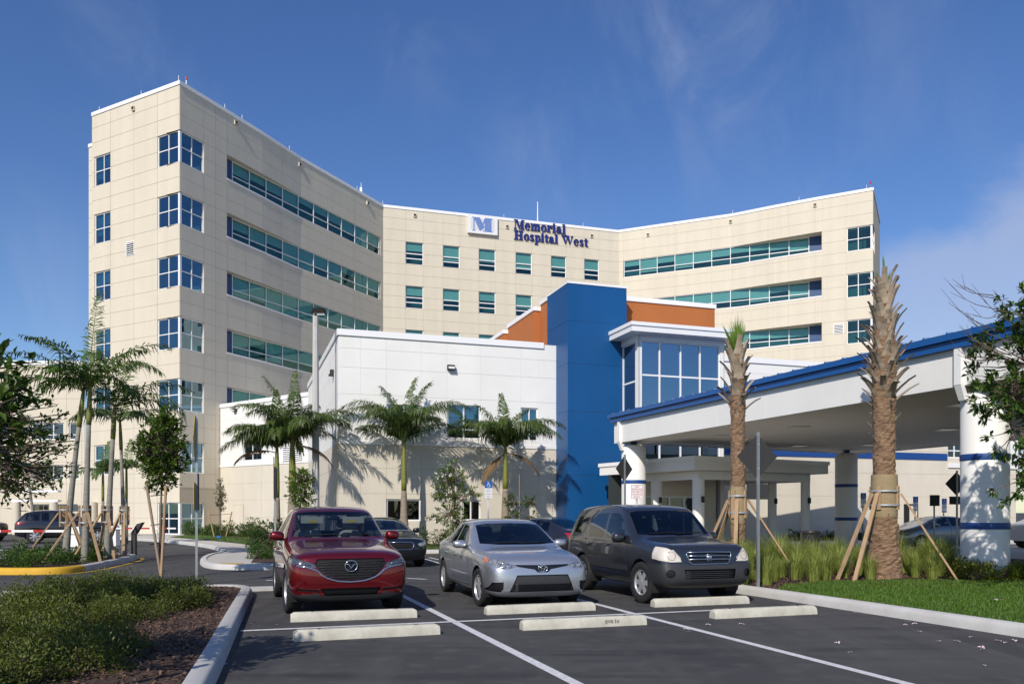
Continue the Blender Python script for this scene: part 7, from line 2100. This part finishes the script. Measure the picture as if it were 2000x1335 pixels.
# grey hatchback, side on under the canopy
PL = 4.46
PST = [(0.00, sec(.30, .50, .38, .56, .54, .56, .68, .46, .74, .32, .76, .765), [.08, .08, 0, 0, .04, .07, .08, .08, .08]), (0.15, sec(.22, .74, .32, .79, .50, .78, .68, .68, .80, .48, .84, .86)),
       (0.5, sec(.2, .84, .3, .865, .54, .85, .78, .77, .89, .56, .94, .96)), (1.0, sec(.2, .85, .3, .872, .58, .86, .88, .77, 1.0, .60, 1.05, 1.07)), (1.4, sec(.2, .85, .3, .872, .6, .86, .93, .75, 1.09, .62, 1.17, 1.20)),
       (1.9, sec(.2, .85, .3, .872, .62, .86, .96, .69, 1.23, .56, 1.37, 1.40)), (2.4, sec(.2, .85, .3, .872, .62, .86, .98, .67, 1.27, .54, 1.44, 1.48)), (3.0, sec(.2, .85, .3, .872, .62, .86, 1.0, .66, 1.26, .53, 1.42, 1.46)),
       (3.7, sec(.2, .85, .32, .87, .64, .855, 1.03, .66, 1.2, .53, 1.30, 1.34)), (4.15, sec(.24, .83, .36, .85, .66, .83, 1.04, .70, 1.13, .55, 1.18, 1.20)), (4.4, sec(.3, .76, .42, .79, .68, .76, .98, .66, 1.05, .48, 1.08, 1.09)), (4.46, sec(.38, .6, .46, .64, .68, .62, .9, .5, .95, .36, .97, .97))]
c = Car('parked_hatchback', 'grey wedge-shaped hatchback side-on under the drive-through canopy', PL, PST, M['paint_prius'], 2)
c.cut('windshield', 'f', [(-.64, 1.22), (.64, 1.22), (.53, 1.42), (-.53, 1.42)], M['car_glass_d'], smin=1.0, smax=2.5, thr=.02)
for pl in ([(1.45, 1.01), (2.35, 1.03), (2.35, 1.39), (2.1, 1.37), (1.75, 1.2)], [(2.43, 1.03), (3.15, 1.06), (3.15, 1.36), (2.43, 1.395)], [(3.22, 1.07), (3.7, 1.12), (3.22, 1.34)]): c.cut('side_window', 's', pl, M['car_glass_d'], thr=.08)
HL = [(.80, .80), (.80, .66), (.56, .60), (.56, .66)]
for q in (HL, mir(HL)): c.cut('headlight', 'f', q, M['hl_clear'], smax=.9, thr=-.3, push=-.004)
seams(c, [[(1.35, .34), (1.33, .98)], [(2.39, .34), (2.39, 1.02)], [(3.1, .6), (3.25, 1.05)]])
wheels(c, .92, 3.62, .315, .2, .865, 'rimm', 6); mirrors(c, 1.6, 1.06, .84, (.1, .11, .07)); cabin(c, 1.25, 3.6, 1.02, 1.1, .66, 'seat_d', 1, False, 1.42)
pri = c.finish(); pri.location = (18.1, 35.2, 0); pri.rotation_euler = (0, 0, R(180 + 14))
# white van at the right edge
VL = 5.4
VST = [(0.00, sec(.36, .66, .46, .74, .66, .74, .86, .66, .98, .5, 1.02, 1.03), [.05] * 9), (0.15, sec(.32, .88, .44, .93, .66, .92, .90, .86, 1.06, .68, 1.10, 1.12)), (0.8, sec(.3, .98, .44, 1.0, .72, .99, 1.05, .93, 1.2, .78, 1.25, 1.27)),
       (1.1, sec(.3, .98, .44, 1.0, .74, .99, 1.1, .92, 1.3, .8, 1.42, 1.45)), (1.75, sec(.3, .98, .44, 1.0, .74, .99, 1.15, .9, 1.6, .8, 1.92, 1.97)), (2.3, sec(.3, .98, .44, 1.0, .74, .99, 1.15, .9, 1.65, .8, 2.0, 2.06)),
       (4.8, sec(.3, .98, .44, 1.0, .74, .99, 1.15, .9, 1.65, .8, 2.0, 2.06)), (5.25, sec(.32, .97, .45, .99, .74, .98, 1.15, .9, 1.62, .79, 1.92, 1.97)), (5.4, sec(.4, .86, .5, .9, .74, .88, 1.1, .82, 1.5, .7, 1.75, 1.8))]
c = Car('parked_van', 'white van cut off by the right edge behind the nearest canopy column', VL, VST, M['paint_white'], 2, 'van')
c.cut('windshield', 'f', [(-.82, 1.3), (.82, 1.3), (.76, 1.88), (-.76, 1.88)], M['car_glass_d'], smin=.8, smax=2.0, thr=.02)
for pl in ([(1.55, 1.22), (2.4, 1.22), (2.4, 1.78), (1.95, 1.78)], [(2.6, 1.25), (3.6, 1.25), (3.6, 1.78), (2.6, 1.78)], [(3.75, 1.25), (4.9, 1.25), (4.9, 1.76), (3.75, 1.78)]): c.cut('side_window', 's', pl, M['car_glass_d'], thr=.08)
seams(c, [[(1.45, .5), (1.45, 1.2)], [(2.5, .5), (2.5, 1.9)], [(3.68, .5), (3.68, 1.9)]])
handles(c, (2.3,), 1.0)
wheels(c, .95, 4.3, .37, .24, .98, 'rimm', 6, steel=True); mirrors(c, 1.5, 1.3, .98, (.12, .12, .14)); cabin(c, 1.2, 4.5, 1.3, 1.4, .8, 'seat_d', 1, False, 1.95)
van = c.finish(); van.location = (25.0, 36.5, 0); van.rotation_euler = (0, 0, R(180 + 10))
# ------------------------------------------------------------------ lamp pole, signs, gate, bins, litter
M['head'] = mk('lamp_head_bronze', (0.02, 0.018, 0.016), 0.85, spec=0.1)
lx, ly, _ = loc_px(616.5, 36.0)
t = thing('lamp_pole', 'tall square concrete lamp pole with a dark floodlight head', 'street lamp', (lx, ly, .1))
hz = EH + (HY - 622) / FX * ly
mb = MB(); n = 6
for z, r in ((-.1, .175), (hz, .125)):
    for i in range(8):
        a = math.pi / 4 * i + math.pi / 8; q = max(abs(math.cos(a)), abs(math.sin(a))); k_ = .98 / q
        mb.v.append((r * math.cos(a) * k_, r * math.sin(a) * k_, z))
for i in range(8): mb.f.append((i, (i + 1) % 8, 8 + (i + 1) % 8, 8 + i)); mb.mi.append(0)
mb.f.append(tuple(range(8, 16))); mb.mi.append(0)
o = build('pole', mb, M['pole'], t); o.rotation_euler = (0, 0, .3)
mb = MB(); mb.tube([(0, 0, hz), (0, 0, hz + .22)], .05, 8); build('bracket', mb, M['blacksat'], t)
mb = MB(); mb.hexa([(-.16, -.2, hz + .12), (.42, -.2, hz + .12), (.42, .2, hz + .12), (-.16, .2, hz + .12), (-.10, -.15, hz + .34), (.36, -.15, hz + .34), (.36, .15, hz + .34), (-.10, .15, hz + .34)])
hd = build('lamp_head', mb, M['head'], t)
mb = MB(); mb.hexa([(-.08, -.16, hz + .09), (.36, -.16, hz + .09), (.36, .16, hz + .09), (-.08, .16, hz + .09), (-.1, -.17, hz + .122), (.38, -.17, hz + .122), (.38, .17, hz + .122), (-.1, .17, hz + .122)])
build('lamp_glass', mb, M['hl_clear'], hd)

def flat_panel(mb, c, ux, w_, h_, th, nrm):
    """upright plate centred at c; ux = its horizontal direction"""
    ux = V3(ux); nr = V3(nrm); mb.obox(c, ux * w_ / 2, nr * th / 2, V3((0, 0, h_ / 2)))
def perforated_post(t, h, s_=.022, m='galv', x=0, y=0):
    mb = MB(); mb.box(x - s_, x + s_, y - s_, y + s_, -.05, h); p = build('post', mb, M[m], t)
    mb = MB(); k_ = 0; z = .25
    while z < h - .1:
        mb.box(x - .006, x + .006, y - s_ - .0015, y - s_ + .002, z, z + .014); z += .05
    build('post_holes', mb, M['seam'], p)
def diamond(name, label, px, Y, zc, half, yaw, plate=None, face='signback', front='signyel', zb=.1):
    t = thing(name, label, 'sign', loc_px(px, Y, zb), yaw)
    perforated_post(t, zc + half - zb + .04, .024)
    mb = MB(); d = half
    pts = [(0, -d), (d, 0), (0, d), (-d, 0)]
    mb.add([(x, .028, zc - zb + z) for x, z in pts] + [(x, .034, zc - zb + z) for x, z in pts], [(0, 1, 2, 3), (7, 6, 5, 4), (0, 4, 5, 1), (1, 5, 6, 2), (2, 6, 7, 3), (3, 7, 4, 0)])
    o = build('diamond_plate', mb, M[face], t)
    mb = MB(); mb.add([(x * .97, .0355, zc - zb + z * .97) for x, z in pts], [(3, 2, 1, 0)]); build('sign_face', mb, M[front], o)
    for dz_ in (-half * .55, half * .55):
        mb = MB(); mb.lathe([(.001, .020), (.014, .020), (.014, .028)], 8, (0, -.052, zc - zb + dz_), 'y', cap=False); build('bolt', mb, M['strap'], o)
    if plate:
        w_, h_, dz = plate; mb = MB(); mb.box(-w_ / 2, w_ / 2, .028, .034, zc - zb + dz - h_ / 2, zc - zb + dz + h_ / 2); build('lower_plate', mb, M[face], t)
    return t
diamond('diamond_sign', 'large diamond sign seen from behind, right of the slimmer cabbage palm', 1480.5, 15.9, EH + (HY - 891) / FX * 15.9, .43, .22, (.46, .3, -.68))
diamond('diamond_sign', 'small diamond sign seen from behind, before the left canopy column', 1220.5, 27.0, EH + (HY - 915) / FX * 27, .43, .75)
diamond('diamond_sign', 'dark diamond sign seen from behind, left of the nearest canopy column', 1869, 27.5, EH + (HY - 944) / FX * 27.5, .40, .1, (.5, .27, -.56))
t = diamond('diamond_sign', 'yellow diamond sign seen almost edge-on beside the round-crowned tree', 384, 17.9, EH + (HY - 856) / FX * 17.9, .55, R(107), None, 'signyel', 'signyel')
mb = MB(); mb.box(-.2, .22, -.038, -.03, 1.55, 2.35); build('side_plate', mb, M['signback'], t)
mb = MB(); mb.box(-.22, .14, .036, .042, 1.55, 2.15); build('side_plate', mb, M['signyel'], t)
t = thing('edge_on_sign', 'thin post with signs seen edge-on left of the red car', 'sign', loc_px(537.5, 25.4, .12), R(103))
perforated_post(t, 2.9, .03)
mb = MB(); mb.box(-.3, .3, -.045, -.035, 1.95, 2.85); build('side_plate', mb, M['signback'], t)
mb = MB(); mb.box(-.22, .22, .035, .045, 1.9, 3.2); build('side_plate', mb, M['signyel'], t)

def accessible(label, px, Y, zt, w_=.30, yaw=0.0, sc=1.0):
    """blue wheelchair sign over two white plates on a post"""
    t = thing('accessible_parking_sign', label, 'sign', loc_px(px, Y, .1), yaw)
    h = zt - .1
    mb = MB(); mb.tube([(0, 0, -.05), (0, 0, h - .1)], .03, 8); build('post', mb, M['galv'], t, smooth=True)
    mb = MB(); mb.box(-w_ / 2, w_ / 2, -.045, -.035, h - .28, h); b = build('blue_plate', mb, M['signblue'], t)
    mb = MB(); y = -.0485; zc = h - .14; k_ = w_ / .30
    def seg(a, c, r): mb.tube([(a[0] * k_, y, zc + a[1] * k_), (c[0] * k_, y, zc + c[1] * k_)], r * k_, 6)
    mb.lathe([(.001, -.003), (.017 * k_, -.003), (.017 * k_, .003), (.001, .003)], 10, (-.015 * k_, y, zc + .095 * k_), 'y', cap=False)
    seg((-.015, .07), (-.005, 0.0), .010); seg((-.01, .035), (.04, .035), .008); seg((-.005, 0), (.05, 0), .010); seg((.05, 0), (.07, -.065), .010); seg((.07, -.065), (.09, -.06), .008)
    arc = [(-.06 + 0 * i, 0) for i in range(1)]
    pts = [(.005 + .065 * math.cos(R(a)), -.03 + .065 * math.sin(R(a))) for a in range(110, 351, 20)]
    for p_, q_ in zip(pts, pts[1:]): seg(p_, q_, .008)
    build('wheelchair_symbol', mb, M['signwhite'], b)
    mb = MB(); mb.box(-w_ / 2, w_ / 2, -.045, -.035, h - .52, h - .285); p2 = build('white_plate', mb, M['signwhite'], t)
    rg = random.Random(px); mb = MB()
    for i in range(4):
        z = h - .325 - i * .045; l_ = w_ * rg.uniform(.25, .4); mb.box(-l_, l_, -.0472, -.045, z - .008, z + .008)
    build('print', mb, M['greyline'], p2)
    mb = MB(); mb.box(-w_ / 2, w_ / 2, -.045, -.035, h - .68, h - .54); p3 = build('white_plate', mb, M['signwhite'], t)
    mb = MB(); mb.box(-w_ * .3, w_ * .3, -.0472, -.045, h - .625, h - .595); build('print', mb, M['greyline'], p3)
accessible('blue accessible parking sign beside the flowering shrub', 953.5, 33.2, EH + (HY - 939) / FX * 33.2, .31, rz0)
accessible('blue accessible parking sign right of the middle canopy column', 1685, 36.6, EH + (HY - 962) / FX * 36.6, .30, rz0)
accessible('blue accessible parking sign behind the grey hatchback, nearest the dark doorway', 1787, 38.5, EH + (HY - 969) / FX * 38.5, .30, rz0)
accessible('blue accessible parking sign behind the grey hatchback, rightmost', 1843, 39.5, EH + (HY - 973) / FX * 39.5, .30, rz0)
def text_sign(label, px, Y, zt, w_, h_, lines, mat, back='signwhite', yaw=0.0, name='parking_notice'):
    t = thing(name, label, 'sign', loc_px(px, Y, .1), yaw); h = zt - .1
    mb = MB(); mb.tube([(0, 0, -.05), (0, 0, h - .05)], .03, 8); build('post', mb, M['galv'], t, smooth=True)
    mb = MB(); mb.box(-w_ / 2, w_ / 2, -.045, -.035, h - h_, h); p = build('plate', mb, M[back], t)
    if lines:
        mb = MB()
        for a, b, c_, d_ in ((-.47, .47, .96, .98), (-.47, .47, .02, .04), (-.47, -.45, .04, .96), (.45, .47, .04, .96)): mb.box(a * w_, b * w_, -.0475, -.045, h - h_ + c_ * h_, h - h_ + d_ * h_)
        build('border', mb, mat, p)
    for i, ln in enumerate(lines):
        cu = bpy.data.curves.new('lettering', 'FONT'); cu.body = ln; cu.align_x = 'CENTER'; cu.align_y = 'CENTER'; cu.size = h_ / len(lines) * .95; cu.offset = .0
        ob = bpy.data.objects.new('lettering', cu); C.objects.link(ob)
        dg = bpy.context.evaluated_depsgraph_get(); me = bpy.data.meshes.new_from_object(ob.evaluated_get(dg)); bpy.data.objects.remove(ob)
        me.materials.clear(); me.materials.append(mat)
        o = bpy.data.objects.new('lettering', me); link(o, p)
        wd_ = max(v.co.x for v in me.vertices) - min(v.co.x for v in me.vertices); sx = min(1.0, w_ * .84 / wd_)
        o.scale = (sx, 1, 1); o.rotation_euler = (R(90), 0, 0); o.location = (0, -.0485, h - h_ * (.06 + .88 * (i + .5) / len(lines)))
    return t
text_sign('white no-parking notice with red lettering before the left canopy column', 1243.5, 26.5, EH + (HY - 946) / FX * 26.5, .40, .46, ['NO', 'PARKING', 'PATIENT', 'LOADING', 'ONLY'], M['signred'], yaw=.1)
text_sign('dark back of a square sign between the hatchback and the thick palm', 1824.5, 30, EH + (HY - 966) / FX * 30, .36, .40, [], M['signred'], 'signback', name='sign_back')

# litter bin under the canopy and by the tower
def bin_(label, px, Y, r, h):
    t = thing('litter_bin', label, 'litter bin', loc_px(px, Y, .1))
    for i in range(22):
        a = 2 * math.pi * i / 22; d = V3((math.cos(a), math.sin(a), 0)); p = V3((-d.y, d.x, 0))
        mb = MB(); mb.hexa([d * r * .85 - p * .03, d * r * .85 + p * .03, d * (r * .85 + .015) + p * .03, d * (r * .85 + .015) - p * .03] + [q + V3((0, 0, h)) for q in (d * r - p * .035, d * r + p * .035, d * (r + .015) + p * .035, d * (r + .015) - p * .035)]); build('slat', mb, M['blacksat'], t)
    mb = MB(); mb.lathe([(r * .8, .05), (r * .93, h - .1)], 20); build('liner', mb, M['black'], t)
    mb = MB(); mb.lathe([(r + .05, h - .03), (r + .07, h), (r + .05, h + .04), (r * .55, h + .06), (r * .5, h + .02)], 24, cap=False); build('rim', mb, M['blacksat'], t, smooth=40)
bin_('black slatted litter bin beside the low canopy', 1583, 27.0, .27, .85)
bin_('black litter bin at the foot of the blue tower', 1103, 35.4, .27, .9)

# gate with white machine box and striped arm
gx, gy, _ = loc_px(149, 27.5)
t = thing('barrier_gate', 'white barrier gate box with a red striped arm on the yellow-nosed island', 'barrier', (gx, gy, .12))
mb = MB(); mb.box(-.1, .1, -.12, .12, 0, .35); build('pedestal', mb, M['white'], t)
mb = MB(); mb.box(-.2, .2, -.2, .2, .33, .78); mb.hexa([(-.24, -.24, .76), (.24, -.24, .76), (.24, .24, .76), (-.24, .24, .76), (-.12, -.2, 1.0), (.18, -.2, 1.0), (.18, .2, 1.0), (-.12, .2, 1.0)]); build('machine_box', mb, M['white'], t)
arm_z = .86; seg = .36
for i in range(8):
    mb = MB(); x0, x1 = -.2 - i * seg, -.2 - (i + 1) * seg
    mb.box(x1 + .001, x0, -.29, -.25, arm_z - .04, arm_z + .04); build('arm_section', mb, M['red'] if i in (2, 5) else M['white'], t)
t = thing('barrier_gate', 'distant white barrier gate box with thin arm behind the island palms', 'barrier', loc_px(222, 38, .05))
mb = MB(); mb.box(-.2, .2, -.2, .2, 0, .75); mb.hexa([(-.24, -.24, .74), (.24, -.24, .74), (.24, .24, .74), (-.24, .24, .74), (-.16, -.16, .95), (.16, -.16, .95), (.16, .16, .95), (-.16, .16, .95)]); build('machine_box', mb, M['white'], t)
for i in range(7):
    mb = MB(); mb.box(.2 + i * .4, .2 + (i + 1) * .4 - .001, -.28, -.25, .78, .85); build('arm_section', mb, M['white'] if i % 2 == 0 else M['red'], t)
t = thing('card_reader_post', 'grey bent card reader post at the far end of the island', 'post', loc_px(262, 28.3, .12))
mb = MB(); mb.box(-.07, .07, -.07, .07, 0, .75); build('post', mb, M['plastic'], t)
mb = MB(); mb.hexa([(-.09, -.1, .74), (.09, -.1, .74), (.09, .1, .74), (-.09, .1, .74), (.13, -.1, 1.08), (.33, -.1, 1.14), (.33, .1, 1.14), (.13, .1, 1.08)]); build('reader_head', mb, M['plastic'], t)
mb = MB(); mb.lathe([(.16, 0), (.14, .1), (.05, .14)], 12); o = build('valve_cover', mb, M['signblue']); o.location = (*gp(428, 1055)[:2], .14); tag(o, 'small blue and white valve cover on the grass by the walk', 'valve cover')
# irrigation stub in the right bed
mb = MB(); mb.tube([(0, 0, 0), (0, 0, .42)], .025, 8); o = build('irrigation_pipe', mb, M['black']); o.location = (*gp(1542, 1146)[:2], .1); tag(o, 'short black irrigation pipe standing at the lawn corner', 'pipe')
# fallen blossom on the asphalt
pm = MB()
for i in range(3):
    a = i * 2.1; leaf(pm, V3((0, 0, .006)), V3((math.cos(a), math.sin(a), .18)), V3((0, 0, 1)), .05, .03)
pb = build('fallen_blossom', pm, M['petalp'])
sp_ = [(1448, 1219), (1383, 1220), (1341, 1229), (1345, 1234), (1772, 1214), (1768, 1220), (1786, 1218), (1796, 1234), (1637, 1256), (1834, 1253), (1870, 1253), (1895, 1244), (1918, 1265), (1950, 1252), (1962, 1255), (1982, 1252), (1920, 1270), (1923, 1300), (1674, 1197), (1660, 1274), (440, 1297), (462, 1299), (495, 1244), (540, 1220), (488, 1219), (1946, 1178), (1956, 1175)]
rgb = random.Random(77)
for i, (px, py) in enumerate(sp_):
    q = gp(px, py) if i < 25 else V3(((px - 1000) / FX * 13.2, 13.2, 0)); o = pb if i == 0 else pb.copy()
    if i: C.objects.link(o)
    o.location = (q.x, q.y, .004 if i < 25 else .19); o.rotation_euler = (rgb.uniform(-.2, .2), rgb.uniform(-.2, .2), rgb.uniform(0, 6.28)); s_ = rgb.uniform(.6, 1.1); o.scale = (s_, s_, s_)
    tag(o, 'pale pink fallen blossom lying on the ground', 'blossom', 'fallen blossoms')
